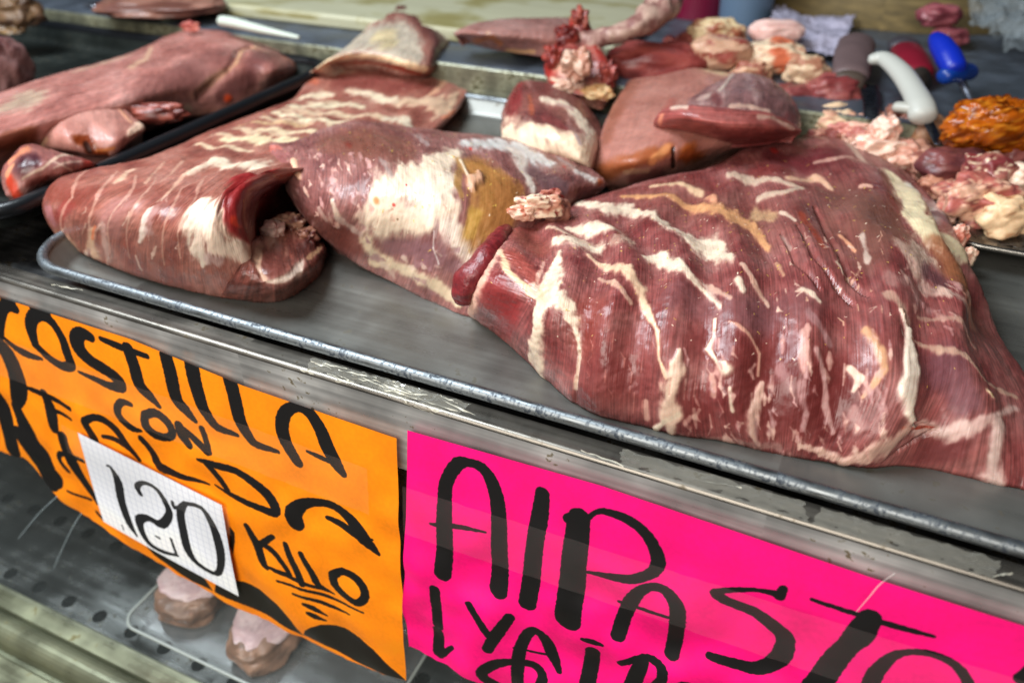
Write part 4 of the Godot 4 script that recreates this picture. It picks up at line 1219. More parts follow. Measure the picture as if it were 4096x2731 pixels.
const LARGE_SLAB := {
	"w": 1007, "h": 784, "ku": [0,0.054,0.099,0.182,0.282,0.394,0.508,0.62,0.732,0.805,0.864,0.953,0.968,1], "kv": [0,0.068,0.117,0.304,0.477,0.606,0.704,0.778,0.84,0.9,0.963,0.972,1],
	"style": [[97,39,39],[128,69,66],[149,96,91],0.24,0,0.12,0.26,420,10,4.2],
	"net": [
		[-271,-14,-637,-271,-14,-637,-271,-14,-637,-254,-14,-664,-234,-14,-710,-186,-14,-788,-138,-14,-846,-109,-14,-925,-44,-14,-979,-1,-14,-958,27,-14,-942,41,-14,-955,41,-14,-955,41,-14,-955],
		[-271,-14,-637,-282,25,-625,-282,25,-625,-265,22,-655,-244,21,-705,-193,20,-790,-143,18,-853,-112,17,-939,-42,17,-998,4,16,-976,33,12,-960,48,2,-978,48,2,-978,41,-14,-955],
		[-271,-14,-637,-282,25,-625,-270,46,-588,-255,42,-621,-236,40,-673,-188,38,-760,-140,36,-826,-110,34,-914,-40,34,-975,5,32,-953,35,26,-941,50,10,-971,48,2,-978,41,-14,-955],
		[-265,-14,-616,-276,27,-603,-264,49,-565,-239,49,-583,-205,52,-610,-162,51,-666,-111,51,-714,-71,51,-783,-5,51,-836,37,49,-831,61,38,-832,83,8,-891,81,0,-898,71,-14,-880],
		[-260,-14,-591,-269,29,-576,-257,52,-537,-219,58,-536,-179,62,-548,-138,63,-584,-86,63,-619,-40,64,-675,23,64,-714,59,60,-726,82,44,-741,109,7,-807,107,-1,-816,95,-14,-804],
		[-258,-14,-577,-267,28,-560,-254,50,-522,-208,60,-505,-167,64,-504,-119,68,-526,-66,70,-551,-18,70,-596,40,68,-629,73,62,-648,96,45,-668,123,6,-729,121,-1,-739,108,-14,-732],
		[-258,-14,-565,-267,26,-547,-254,47,-509,-203,58,-484,-160,60,-474,-110,63,-490,-55,66,-508,-5,68,-541,51,66,-567,83,56,-593,104,43,-607,131,6,-658,129,-1,-670,116,-14,-669],
		[-257,-14,-553,-267,22,-535,-254,42,-499,-202,51,-472,-156,48,-459,-105,52,-467,-48,55,-480,3,58,-503,59,57,-522,91,48,-549,115,39,-560,146,6,-604,144,-1,-617,130,-14,-620],
		[-256,-14,-541,-267,15,-525,-257,31,-496,-206,36,-471,-154,32,-450,-101,36,-451,-43,39,-461,9,40,-479,64,40,-492,96,37,-514,124,31,-524,162,5,-564,160,-2,-577,145,-14,-583],
		[-255,-14,-532,-267,6,-520,-263,17,-499,-213,17,-476,-152,11,-444,-99,15,-444,-40,18,-451,12,15,-464,60,18,-470,92,16,-491,127,15,-498,170,4,-520,168,-2,-533,153,-14,-542],
		[-256,-14,-530,-272,-10,-524,-276,-8,-519,-224,-12,-493,-152,-12,-448,-97,-12,-444,-32,-12,-453,13,-12,-458,52,-10,-464,89,-12,-483,132,-12,-487,173,-12,-492,168,-13,-495,151,-14,-503],
		[-256,-14,-530,-272,-10,-524,-272,-10,-524,-221,-13,-497,-150,-13,-453,-96,-13,-449,-33,-13,-457,12,-13,-462,50,-11,-469,86,-13,-487,128,-13,-491,168,-13,-495,168,-13,-495,151,-14,-503],
		[-256,-14,-530,-256,-14,-530,-256,-14,-530,-208,-14,-504,-143,-14,-464,-93,-14,-460,-35,-14,-468,7,-14,-472,42,-14,-479,75,-14,-495,114,-14,-499,151,-14,-503,151,-14,-503,151,-14,-503]
	],
	"strokes": [
		[[124,83,70],0.55,0.25,0,2.16,[418,187.4,60.4,557.3,335.3,64.9,677.7,409.3,59.2,766.3,409.3,61],0.54],
		[[114,41,40],0.5,0.25,0,2.16,[329.3,685.4,66.4,475,710,56.7,620.7,710,59.7],1.06],
		[[128,41,41],0.8,0.19,0,0.9,[120.3,606.5,33.1,152,655.8,23.2,164.7,710,18.5],0.45],
		[[126,59,50],0.7,0.31,0,0.9,[139.3,212,41.2,183.7,330.4,27.9],0.5],
		[[155,72,63],0.8,0.31,0,0.9,[139.3,429,26,177.3,512.8,18.5],0.43],
		[[124,52,43],0.6,0.19,0,0.9,[297.7,562.1,42.4,291.3,636.1,32.2],0.83],
		[[118,52,49],0.5,0.19,0,0.9,[354.7,641,50,342,700.2,48.4],0.95],
		[[101,40,38],0.65,0.31,0,0.9,[468.7,616.4,39.3,538.3,636.1,48.9,646,670.6,55.1,563.7,690.3,56.8],1.05],
		[[109,68,70],0.5,0.31,0,0.9,[430.7,532.5,31.3,538.3,572,30.7,608,562.1,26.9],0.8],
		[[101,65,72],0.6,0.25,0,0.9,[791.7,636.1,43.2,829.7,675.5,20.8],1.35],  # mauve patch: a purple sheen painted into the flesh colour
		[[109,52,52],0.7,0.25,0,0.9,[829.7,724.8,18.4,804.3,739.6,13.4],0.9],
		[[101,40,43],0.85,0.19,0,0.9,[633.3,157.8,16.1,677.7,197.2,17,728.3,167.6,17.5],0.5],
		[[155,32,29],0.9,0.31,0,0.9,[646,138.1,6.7],0.4],
		[[109,45,43],0.8,0.31,0,0.9,[589,192.3,14.7,646,217,10.7],0.55],
		[[109,72,61],0.6,0.25,0,0.9,[709.3,320.5,43.2,741,389.5,42.3,709.3,463.5,27.5],0.59],
		[[146,56,36],0.6,0.31,0,0.9,[633.3,379.7,6.2,646,458.6,5.1],0.57],
		[[165,122,110],0.6,0.37,0,2.34,[221.7,379.7,15.5,215.3,488.2,42.6,209,552.3,52.2,209,611.4,29.5,221.7,660.7,17.2,221.7,710,23.6,234.3,759.3,12.8],0.58],
		[[221,198,174],1,0.5,1,0.9,[221.7,379.7,6,215.3,488.2,26.3,209,552.3,33.6,209,611.4,17.4,221.7,660.7,8.7,221.7,710,14.1,234.3,759.3,6.2],0.58],
		[[166,112,98],0.6,0.37,0,2.34,[209,547.3,35.4,177.3,567,19.8,139.3,527.6,16.6,114,414.2,23.2],0.5],
		[[215,181,145],0.95,0.5,0.5,0.9,[209,547.3,21.1,177.3,567,10.7,139.3,527.6,7.7,114,414.2,7.8],0.5],
		[[165,122,110],0.6,0.37,0,2.34,[221.7,547.3,41.1,259.7,572,29.4,278.7,621.3,14.5,285,665.7,11.1,285,719.9,11.2],0.76],
		[[221,198,174],0.95,0.5,0.8,0.9,[221.7,547.3,25.3,259.7,572,17.3,278.7,621.3,6.7,285,665.7,4.3,285,719.9,4.6],0.76],
		[[203,157,140],0.8,0.5,0,0.9,[190,409.3,5.2,183.7,483.2,5.6,183.7,557.2,6.8],0.49],
		[[165,122,110],0.6,0.37,0,2.34,[215.3,315.6,24.5,259.7,330.4,31.6,297.7,355,25.7],0.47],
		[[221,198,174],1,0.43,0.9,0.9,[215.3,315.6,11.9,259.7,330.4,18.3,297.7,355,14],0.47],
		[[167,112,100],0.6,0.37,0,2.34,[278.7,389.5,12.7,316.7,433.9,17.1,348.3,473.4,20.8,373.7,512.8,17.1,386.3,562.1,14,405.3,606.5,9.8,411.7,645.9,8.9,424.3,670.6,8],0.66],
		[[217,181,150],1,0.43,1,0.9,[278.7,389.5,4.9,316.7,433.9,8.3,348.3,473.4,11.6,373.7,512.8,9,386.3,562.1,6.8,405.3,606.5,3.8,411.7,645.9,3.2,424.3,670.6,2.7],0.66],
		[[165,122,110],0.6,0.37,0,2.34,[247,217,18,285,261.3,24.8,323,295.8,18],0.43],
		[[221,198,174],1,0.37,0.8,0.9,[247,217,7.4,285,261.3,13.5,323,295.8,8.8],0.43],
		[[165,122,110],0.6,0.37,0,2.34,[278.7,74,22.8,323,192.3,21.3,354.7,202.2,22.2,380,251.5,16.2,411.7,310.6,19.2,456,374.7,23.4,487.7,404.3,28.6,506.7,443.8,14.5],0.41],
		[[221,198,174],1,0.5,1,0.9,[278.7,74,9.8,323,192.3,11.9,354.7,202.2,12.6,380,251.5,7.9,411.7,310.6,10.1,456,374.7,13.5,487.7,404.3,17.5,506.7,443.8,7.1],0.41],
		[[162,110,100],0.6,0.37,0,2.34,[202.7,207.1,19.6,240.7,271.2,20.7,272.3,315.6,15.6],0.48],
		[[203,174,150],0.9,0.5,0.5,0.9,[202.7,207.1,6.6,240.7,271.2,9.6,272.3,315.6,6.7],0.48],
		[[196,157,136],0.85,0.5,0.5,0.9,[304,463.5,3.6,329.3,498,4.8,361,547.3,3.5],0.56],
		[[196,157,139],0.85,0.56,0.5,0.9,[449.7,488.2,3.4,475,502.9,4.8,500.3,542.4,4.2],0.63],
		[[203,166,145],0.85,0.56,0.5,0.9,[519.3,473.4,4,538.3,512.8,4.9,557.3,552.3,3.8],0.69],
		[[195,165,143],0.6,0.74,0,0.9,[323,350.1,8.6,354.7,364.9,10.1,335.7,300.8,7.1],0.43],
		[[165,122,110],0.6,0.37,0,2.34,[380,414.2,15.9,405.3,424.1,24.1,424.3,458.6,21.5,443.3,488.2,11.4,468.7,512.8,10.4,487.7,552.3,8.9],0.57],
		[[221,198,174],1,0.5,0.9,0.9,[380,414.2,7.7,405.3,424.1,14,424.3,458.6,12.2,443.3,488.2,4.9,468.7,512.8,4.3,487.7,552.3,3.2],0.57],
		[[165,112,103],0.6,0.37,0,2.34,[437,631.1,9.1,437,655.8,17.4,430.7,690.3,22.5,430.7,719.9,25.3,430.7,749.5,14.2],0.79],
		[[211,178,156],1,0.56,1.5,0.9,[437,631.1,3.5,437,655.8,9.7,430.7,690.3,13.4,430.7,719.9,15.6,430.7,749.5,7.5],0.79],
		[[221,198,174],1,0.31,1,0.9,[411.7,754.4,4.8,424.3,734.7,3,443.3,719.9,2.6],0.65],
		[[203,157,140],0.8,0.56,0,0.9,[399,715,3.9,399,739.6,5.3],0.87],
		[[165,122,110],0.6,0.37,0,2.34,[481.3,572,7.5,481.3,601.6,7.9,475,621.3,9.6,487.7,641,9,500.3,650.9,18.6],0.87],
		[[221,198,174],1,0.43,1.5,0.9,[481.3,572,2.3,481.3,601.6,2.7,475,621.3,3.9,487.7,641,3.5,500.3,650.9,10.6],0.87],
		[[165,122,110],0.6,0.37,0,2.34,[506.7,675.5,9.1,513,705.1,9.3],0.96],
		[[221,198,174],0.9,0.5,0.8,0.9,[506.7,675.5,3.5,513,705.1,3.6],0.96],
		[[203,157,140],0.7,0.56,0,0.9,[481.3,660.7,4.2,487.7,690.3,5],0.89],
		[[157,97,89],0.6,0.37,0,2.34,[500.3,581.8,8,525.7,601.6,9.6,544.7,626.2,7.6,544.7,655.8,8.1],0.94],
		[[190,139,119],0.9,0.43,0.6,0.9,[500.3,581.8,2.6,525.7,601.6,3.8,544.7,626.2,2.3,544.7,655.8,2.6],0.94],
		[[161,106,99],0.6,0.37,0,2.34,[551,665.7,10.1,544.7,695.2,16.8,538.3,729.8,17.1,544.7,744.6,12.5],1.03],
		[[201,163,147],0.9,0.62,1,0.9,[551,665.7,4.2,544.7,695.2,9.1,538.3,729.8,9,544.7,744.6,5.4],1.03],
		[[195,148,136],0.85,0.56,0.7,0.9,[601.7,606.5,6.5,601.7,631.1,10.1,608,645.9,9.1],1.11],
		[[186,144,138],0.8,0.56,0.6,0.9,[620.7,626.2,5.8,633.3,655.8,4.5,639.7,685.4,4.7,658.7,715,4.8],1.2],
		[[177,135,132],0.6,0.74,0,0.9,[601.7,665.7,6.8,614.3,695.2,5.4,614.3,715,4.1],1.23],
		[[167,124,123],0.6,0.74,0,0.9,[576.3,645.9,9.9,589,670.6,6.8],1.16],
		[[167,130,129],0.55,0.62,0,0.9,[608,576.9,7.6,639.7,616.4,4.8],1.01],
		[[159,101,86],0.6,0.37,0,2.34,[684,596.6,12.2,696.7,621.3,15.1,703,641,12.5,684,670.6,7.8],1.11],
		[[196,148,110],0.9,0.56,0.7,0.9,[684,596.6,6,696.7,621.3,8.2,703,641,6.2,684,670.6,2.7],1.11],
		[[221,198,174],0.85,0.56,0.6,0.9,[665,641,5.5,677.7,650.9,5.6,671.3,665.7,3.2],1.11],
		[[180,139,132],0.6,0.74,0,0.9,[677.7,685.4,8.5,690.3,705.1,11.9],1.27],
		[[166,125,115],0.6,0.37,0,2.34,[728.3,572,10.2,741,591.7,14,741,616.4,18.3,741,636.1,21.4,734.7,655.8,24.5,747.3,680.5,12.6,772.7,700.2,11.5],1.21],
		[[224,205,186],1,0.37,2.2,0.9,[728.3,572,3.9,741,591.7,7.1,741,616.4,10.4,741,636.1,12.8,734.7,655.8,14.9,747.3,680.5,6.1,772.7,700.2,4.5],1.21],
		[[180,148,127],0.7,0.56,0,0.9,[715.7,552.3,8,734.7,572,6.2],1.03],
		[[186,148,127],0.85,0.56,0.6,0.9,[747.3,601.6,4.6,785.3,616.4,7.4,823.3,626.2,6.1,855,641,4.4,905.7,650.9,5.4],1.34],
		[[180,139,121],0.75,0.62,0.5,0.9,[760,572,4.5,823.3,576.9,7.1,861.3,596.6,6.4],1.32],
		[[196,163,152],0.8,0.62,0.5,0.9,[779,705.1,12.1,817,710,12,836,700.2,11.8,867.7,680.5,6.3,899.3,665.7,7.1],1.19],
		[[163,111,106],0.6,0.37,0,2.34,[874,690.3,19,867.7,724.8,16.1,874,759.3,28.6],1],
		[[205,176,165],0.9,0.5,1,0.9,[874,690.3,11,867.7,724.8,9.5,874,759.3,15.5],1],
		[[166,112,98],0.6,0.37,0,2.34,[855,655.8,10.5,861.3,660.7,8.5],1.23],
		[[215,181,145],1,0.25,1,0.9,[855,655.8,4.3,861.3,660.7,2.9],1.23],
		[[146,45,27],0.8,0.31,0,0.9,[753.7,700.2,3.1,779,705.1,2.3,804.3,705.1,1.6],1.33],
		[[157,102,94],0.6,0.37,0,2.34,[614.3,734.7,12,652.3,739.6,15.5,696.7,749.5,21.2,728.3,734.7,31.7,747.3,719.9,25.4,760,705.1,18.9],1.19],
		[[190,152,136],0.9,0.56,1,0.9,[614.3,734.7,4.9,652.3,739.6,7.4,696.7,749.5,10.8,728.3,734.7,19.2,747.3,719.9,15.3,760,705.1,10.3],1.19],
		[[169,130,121],0.6,0.74,0,0.9,[468.7,759.3,4,519.3,749.5,4.9,582.7,744.6,5.6],0.58],
		[[161,103,83],0.6,0.37,0,2.34,[348.3,143,10,392.7,177.5,11.8,424.3,197.2,12.1,481.3,261.3,19.3,525.7,315.6,24,557.3,359.9,19.3,570,419.1,13.2],0.43],
		[[206,149,104],0.95,0.43,0.8,0.9,[348.3,143,3.6,392.7,177.5,4.7,424.3,197.2,4.8,481.3,261.3,10.2,525.7,315.6,13.6,557.3,359.9,10.2,570,419.1,5.9],0.43],
		[[166,112,98],0.6,0.37,0,2.34,[392.7,128.2,10.1,443.3,152.9,11.2,481.3,197.2,14],0.4],
		[[215,181,145],0.9,0.37,0.6,0.9,[392.7,128.2,3.1,443.3,152.9,4,481.3,197.2,6.1],0.4],
		[[165,101,87],0.6,0.37,0,2.34,[494,231.7,17.9,500.3,246.5,16.8],0.44],
		[[211,148,116],1,0.31,1.5,0.9,[494,231.7,9,500.3,246.5,8.2],0.44],
		[[160,109,100],0.6,0.37,0,2.34,[538.3,167.6,15.6,576.3,202.2,20,620.7,246.5,12.4,652.3,290.9,11.3,627,300.8,11.4,582.7,276.1,16.2],0.53],
		[[198,170,148],0.95,0.5,0.6,0.9,[538.3,167.6,6.2,576.3,202.2,9.7,620.7,246.5,5,652.3,290.9,4.9,627,300.8,4.6,582.7,276.1,7.5],0.53],
		[[186,148,110],0.85,0.43,0,0.9,[570,315.6,14.2,595.3,355,8.6],0.51],
		[[221,198,174],0.8,0.5,0,0.9,[608,355,4.6,620.7,389.5,2.9],0.56],
		[[165,106,94],0.6,0.37,0,2.34,[639.7,251.5,12.2,684,241.6,12.5,696.7,281.1,9.4],0.45],
		[[211,165,136],1,0.43,0.7,0.9,[639.7,251.5,5.3,684,241.6,5.8,696.7,281.1,3.4],0.45],
		[[203,157,140],0.8,0.43,0,0.9,[690.3,197.2,2.8,722,197.2,3.4,753.7,182.4,3.4],0.52],
		[[159,107,98],0.6,0.37,0,2.34,[772.7,98.6,28.1,772.7,167.6,24.5],0.42],
		[[196,166,145],0.9,0.43,0,0.9,[772.7,98.6,13,772.7,167.6,12.3],0.42],
		[[166,118,104],0.6,0.37,0,2.34,[823.3,187.4,36.2,836,251.5,62.9,810.7,350.1,41.2,817,399.4,47.6,867.7,389.5,76.9,899.3,419.1,43],0.85],
		[[215,196,159],1,0.43,1,0.9,[823.3,187.4,19.3,836,251.5,37.3,810.7,350.1,24.7,817,399.4,29.5,867.7,389.5,47.8,899.3,419.1,21.6],0.85],
		[[159,121,114],0.6,0.37,0,2.34,[880.3,231.7,82.4,912,286,85.3],1.24],
		[[203,194,185],0.9,0.37,0,0.9,[880.3,231.7,47.5,912,286,49.3],1.24],
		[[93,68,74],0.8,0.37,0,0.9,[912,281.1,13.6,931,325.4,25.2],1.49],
		[[132,81,54],0.85,0.31,0,0.9,[829.7,433.9,30,861.3,488.2,38.2,880.3,532.5,30.3],1.24],
		[[188,159,141],0.8,0.62,0.4,0.9,[753.7,463.5,17.3,798,458.6,25.5,766.3,498,14.2],0.8],
		[[85,52,56],0.75,0.5,0,0.9,[798,493.1,22.1,817,512.8,17.8],1.13],
		[[180,150,136],0.7,0.62,0,0.9,[779,522.7,17.7,823.3,532.5,13.2,855,552.3,7.8],1.2],
		[[184,126,104],0.8,0.43,0,0.9,[867.7,547.3,21.9,880.3,562.1,16.8],1.81],
		[[162,128,119],0.5,0.74,0,0.9,[722,522.7,13.1,741,527.6,9.9],0.82],
		[[186,148,127],0.8,0.56,0,0.9,[728.3,567,4.9,741,586.8,4.4],1.09],
		[[180,157,145],0.6,0.5,0,0.9,[595.3,414.2,3.3,601.7,448.7,2.5],0.62],
		[[196,148,118],0.8,0.5,0.6,0.9,[576.3,468.4,4.7,582.7,498,3.1],0.68],
		[[165,101,87],0.6,0.37,0,2.34,[677.7,419.1,9.4,690.3,453.6,8.3],0.56],
		[[211,148,116],1,0.37,0.8,0.9,[677.7,419.1,3.7,690.3,453.6,2.9],0.56],
		[[196,176,161],0.8,0.74,0.6,0.9,[703,429,4.7,703,478.3,4.6],0.66],
		[[165,112,103],0.6,0.37,0,2.34,[658.7,488.2,8.3,671.3,507.9,8.7],0.69],
		[[211,181,156],0.9,0.37,0.6,0.9,[658.7,488.2,3,671.3,507.9,3.3],0.69],
		[[165,122,110],0.6,0.37,0,2.34,[513,507.9,13.6,519.3,527.6,12.3],0.65],
		[[221,198,174],0.9,0.62,0.8,0.9,[513,507.9,6.6,519.3,527.6,5.7],0.65],
		[[190,157,145],0.7,0.62,0,0.9,[462.3,488.2,2.7,487.7,547.3,3.9],0.65],
		[[165,122,110],0.6,0.37,0,2.34,[601.7,542.4,11.3,627,562.1,9.1],0.84],
		[[221,198,174],0.9,0.5,0.6,0.9,[601.7,542.4,4.9,627,562.1,3.5],0.84],
		[[196,148,127],0.8,0.5,0,0.9,[532,502.9,3.1,551,537.5,2.4],0.68],
		[[215,166,145],0.9,0.56,0.5,0.9,[734.7,295.8,3.8,747.3,300.8,3.5],0.51],
		[[196,148,136],0.759,0.81,0.364,1.08,[506.7,680.5,2.4,513,685.4,4,513,695.2,2],0.94],
		[[186,139,134],0.4544,0.81,0.1988,1.08,[595.3,626.2,2.4,601.7,636.1,3.9,601.7,645.9,1.9],1.15],
		[[196,148,136],0.4856,0.81,0.1361,1.08,[703,641,2.7,696.7,645.9,4.3,703,650.9,2.2],1.17],
		[[171,126,123],0.6777,0.81,0.42,1.08,[684,655.8,2.7,690.3,665.7,4.7,696.7,675.5,2.5],1.2],
		[[171,126,123],0.7005,0.81,0.5647,1.08,[709.3,611.4,1.2,709.3,616.4,1.9,709.3,626.2,1],1.19],
		[[207,168,152],0.6569,0.81,0.6031,1.08,[570,715,2.5,570,724.8,4.3,570,734.7,2.3],1.2],
		[[196,148,136],0.6712,0.81,0.2298,1.08,[709.3,719.9,1.8,722,729.8,3.4,734.7,739.6,1.5],1.39],
		[[196,148,136],0.5048,0.81,0.1546,1.08,[677.7,665.7,1.1,684,675.5,1.9,684,680.5,1],1.22],
		[[196,148,136],0.52,0.81,0.4249,1.08,[690.3,596.6,1.9,690.3,606.5,3.1,696.7,611.4,1.6],1.01],
		[[196,148,136],0.6199,0.81,0.1363,1.08,[608,719.9,1.8,608,729.8,3.2,614.3,734.7,1.6],1.25],
		[[207,168,152],0.5121,0.81,0.1919,1.08,[494,655.8,1.4,494,670.6,2.4,500.3,680.5,1.2],0.92],
		[[196,148,136],0.6291,0.81,0.6091,1.08,[684,641,1.7,684,655.8,2.9,690.3,665.7,1.5],1.14],
		[[207,168,152],0.5968,0.81,0.126,1.08,[589,655.8,1.7,589,670.6,2.8,595.3,680.5,1.4],1.19],
		[[207,168,152],0.5598,0.81,0.4732,1.08,[563.7,680.5,2.5,563.7,685.4,4.2,563.7,690.3,2.1],1.11],
		[[207,168,152],0.463,0.81,0.3573,1.08,[544.7,700.2,1.2,544.7,710,2,551,724.8,1.1],1.11],
		[[207,168,152],0.7043,0.81,0.1745,1.08,[608,641,1.8,614.3,650.9,3,614.3,655.8,1.5],1.16],
		[[207,168,152],0.4574,0.81,0.2174,1.08,[696.7,719.9,1.7,703,729.8,3,715.7,739.6,1.6],1.4],
		[[171,126,123],0.7144,0.81,0.6196,1.08,[570,695.2,1.9,570,700.2,3.1,576.3,705.1,1.6],1.12],
		[[196,148,136],0.5883,0.81,0.2192,1.08,[468.7,715,2.3,462.3,724.8,3.7,468.7,729.8,1.8],0.94],
		[[207,168,152],0.6153,0.81,0.3391,1.08,[684,700.2,1.8,690.3,705.1,3.1,690.3,710,1.6],1.29],
		[[196,148,136],0.7643,0.81,0.2011,1.08,[595.3,715,2.8,601.7,719.9,4.7,601.7,729.8,2.5],1.26],
		[[186,139,134],0.3645,0.81,0.3575,1.08,[443.3,759.3,3.5,443.3,759.3,5.8,449.7,759.3,2.9],0.4],
		[[207,168,152],0.404,0.81,0.2472,1.08,[665,690.3,2.2,671.3,700.2,3.9,677.7,715,2.1],1.26],
		[[196,148,136],0.3559,0.81,0.5076,1.08,[449.7,729.8,1.4,456,739.6,2.3,449.7,759.3,1.4],0.6],
		[[196,148,136],0.5036,0.81,0.2513,1.08,[487.7,641,2.2,487.7,655.8,3.7,494,665.7,1.8],0.92],
		[[196,148,136],0.4271,0.81,0.5317,1.08,[684,655.8,1.7,684,665.7,2.9,690.3,675.5,1.5],1.19],
		[[196,148,136],0.6904,0.81,0.2491,1.08,[715.7,695.2,1.3,722,705.1,2.3,734.7,715,1.1],1.43],
		[[186,139,134],0.3708,0.81,0.1459,1.08,[620.7,665.7,1.8,620.7,670.6,3,627,675.5,1.5],1.23],
		[[196,148,136],0.5081,0.81,0.4564,1.08,[576.3,601.6,2.4,576.3,611.4,3.9,576.3,626.2,1.9],1.04],
		[[171,126,123],0.7079,0.81,0.4147,1.08,[608,645.9,1.8,608,655.8,3.1,614.3,660.7,1.5],1.18],
		[[171,126,123],0.3739,0.81,0.4463,1.08,[456,670.6,2.2,456,685.4,3.7,456,700.2,1.9],0.86],
		[[207,168,152],0.6628,0.81,0.1572,1.08,[658.7,636.1,1.8,658.7,650.9,3,658.7,660.7,1.5],1.09],
		[[207,168,152],0.4047,0.81,0.4791,1.08,[563.7,655.8,3.3,563.7,670.6,5.5,570,680.5,2.7],1.12],
		[[207,168,152],0.6037,0.81,0.1736,1.08,[715.7,685.4,2.5,722,695.2,4.5,728.3,705.1,2.2],1.44],
		[[196,148,136],0.6466,0.81,0.3154,1.08,[608,596.6,2.9,608,601.6,4.8,608,611.4,2.4],1],
		[[207,168,152],0.6106,0.81,0.5353,1.08,[671.3,641,1,671.3,650.9,1.7,677.7,660.7,1],1.1],
		[[196,148,136],0.5976,0.81,0.5721,1.08,[456,724.8,2.5,449.7,734.7,4.1,456,744.6,2],0.79],
		[[171,126,123],0.4638,0.81,0.4317,1.08,[487.7,606.5,2.5,487.7,621.3,4.1,494,636.1,2.1],0.9],
		[[186,139,134],0.5369,0.81,0.4156,1.08,[709.3,660.7,1.9,709.3,675.5,3.3,722,685.4,1.8],1.36],
		[[186,139,134],0.3931,0.81,0.509,1.08,[620.7,719.9,1.6,620.7,729.8,2.9,633.3,744.6,1.5],1.17],
		[[186,139,134],0.4159,0.81,0.3881,1.08,[696.7,660.7,2.5,703,665.7,4.3,703,670.6,2.2],1.25],
		[[207,168,152],0.7502,0.81,0.2798,1.08,[722,700.2,3.4,728.3,705.1,5.6,741,715,2.6],1.4],
		[[186,139,134],0.5383,0.81,0.4827,1.08,[519.3,719.9,2.5,519.3,724.8,4.2,519.3,729.8,2.1],1.11],
		[[196,148,136],0.7355,0.81,0.3281,1.08,[639.7,626.2,2.9,639.7,636.1,4.8,639.7,645.9,2.4],1.09],
		[[196,148,136],0.7814,0.81,0.564,1.08,[671.3,719.9,1.8,671.3,724.8,3.1,684,734.7,1.7],1.34],
		[[207,168,152],0.4264,0.81,0.1434,1.08,[506.7,621.3,1.5,506.7,631.1,2.5,513,636.1,1.3],0.97],
		[[196,148,136],0.5105,0.81,0.4218,1.08,[487.7,606.5,1.3,487.7,621.3,2.2,494,636.1,1.1],0.9],
		[[171,126,123],0.5259,0.81,0.4031,1.08,[633.3,596.6,2,633.3,606.5,3.3,633.3,611.4,1.6],0.98],
		[[196,148,136],0.5875,0.81,0.4844,1.08,[475,636.1,1.3,475,650.9,2.2,481.3,660.7,1.1],0.9],
		[[207,168,152],0.3982,0.81,0.6111,1.08,[633.3,645.9,2.4,639.7,655.8,4,639.7,660.7,2],1.13],
		[[207,168,152],0.6553,0.81,0.4145,1.08,[538.3,680.5,2.6,538.3,690.3,4.3,538.3,700.2,2.2],1.02],
		[[196,148,136],0.3987,0.81,0.4111,1.08,[494,695.2,1.5,500.3,710,2.5,494,719.9,1.2],0.98],
		[[171,126,123],0.4906,0.81,0.2117,1.08,[703,675.5,2,709.3,680.5,3.5,715.7,690.3,1.9],1.36],
		[[207,168,152],0.4719,0.81,0.1478,1.08,[462.3,715,2.2,462.3,724.8,3.6,462.3,739.6,1.7],0.88],
		[[171,126,123],0.5517,0.81,0.5408,1.08,[481.3,670.6,2.5,481.3,680.5,4.2,487.7,685.4,2.1],0.88],
		[[196,148,136],0.4332,0.81,0.2184,1.08,[462.3,675.5,1.4,462.3,695.2,2.3,468.7,710,1.2],0.88],
		[[171,126,123],0.7092,0.81,0.4033,1.08,[563.7,700.2,2.9,570,715,5,563.7,729.8,2.7],1.16],
		[[171,126,123],0.751,0.81,0.6136,1.08,[487.7,621.3,1.9,487.7,636.1,3.1,494,650.9,1.6],0.93],
		[[207,168,152],0.7531,0.81,0.4672,1.08,[551,675.5,2.6,557.3,685.4,4.3,557.3,695.2,2.1],1.08],
		[[186,139,134],0.5856,0.81,0.3595,1.08,[443.3,626.2,1.3,449.7,641,2.2,449.7,650.9,1.1],0.9],
		[[207,168,152],0.7816,0.81,0.5839,1.08,[494,675.5,2.2,500.3,685.4,3.6,500.3,690.3,1.8],0.91],
		[[196,148,136],0.5744,0.81,0.1298,1.08,[481.3,719.9,1.2,481.3,734.7,1.9,475,749.5,1],0.76],
		[[196,148,136],0.6722,0.81,0.5047,1.08,[538.3,641,2.7,532,650.9,4.4,538.3,660.7,2.2],1.03],
		[[171,126,123],0.4921,0.81,0.5292,1.08,[544.7,715,3.2,544.7,729.8,5.7,544.7,744.6,3],1.06],
		[[171,126,123],0.4438,0.81,0.3743,1.08,[563.7,715,2.1,563.7,729.8,3.8,563.7,739.6,2],1.15],
		[[207,168,152],0.5151,0.81,0.3129,1.08,[449.7,670.6,2,449.7,685.4,3.4,449.7,700.2,1.7],0.86],
		[[186,139,134],0.7349,0.81,0.3976,1.08,[595.3,680.5,1.1,595.3,685.4,1.9,601.7,690.3,1],1.22],
		[[186,139,134],0.5492,0.81,0.2161,1.08,[481.3,591.7,2.2,481.3,606.5,3.6,481.3,621.3,1.8],0.84],
		[[196,148,136],0.5285,0.81,0.1339,1.08,[677.7,645.9,1,677.7,655.8,1.7,677.7,660.7,1],1.12],
		[[207,168,152],0.7607,0.81,0.4291,1.08,[709.3,621.3,2.1,709.3,626.2,3.5,709.3,631.1,1.7],1.23],
		[[207,168,152],0.7102,0.81,0.5179,1.08,[506.7,724.8,1.5,500.3,729.8,2.4,506.7,729.8,1.2],1.05],
		[[196,148,136],0.723,0.81,0.5395,1.08,[494,749.5,1.4,494,759.3,2.9,500.3,759.3,1.5],0.41],
		[[207,168,152],0.389,0.81,0.435,1.08,[646,710,2.5,646,710,4.2,652.3,715,2.1],1.25],
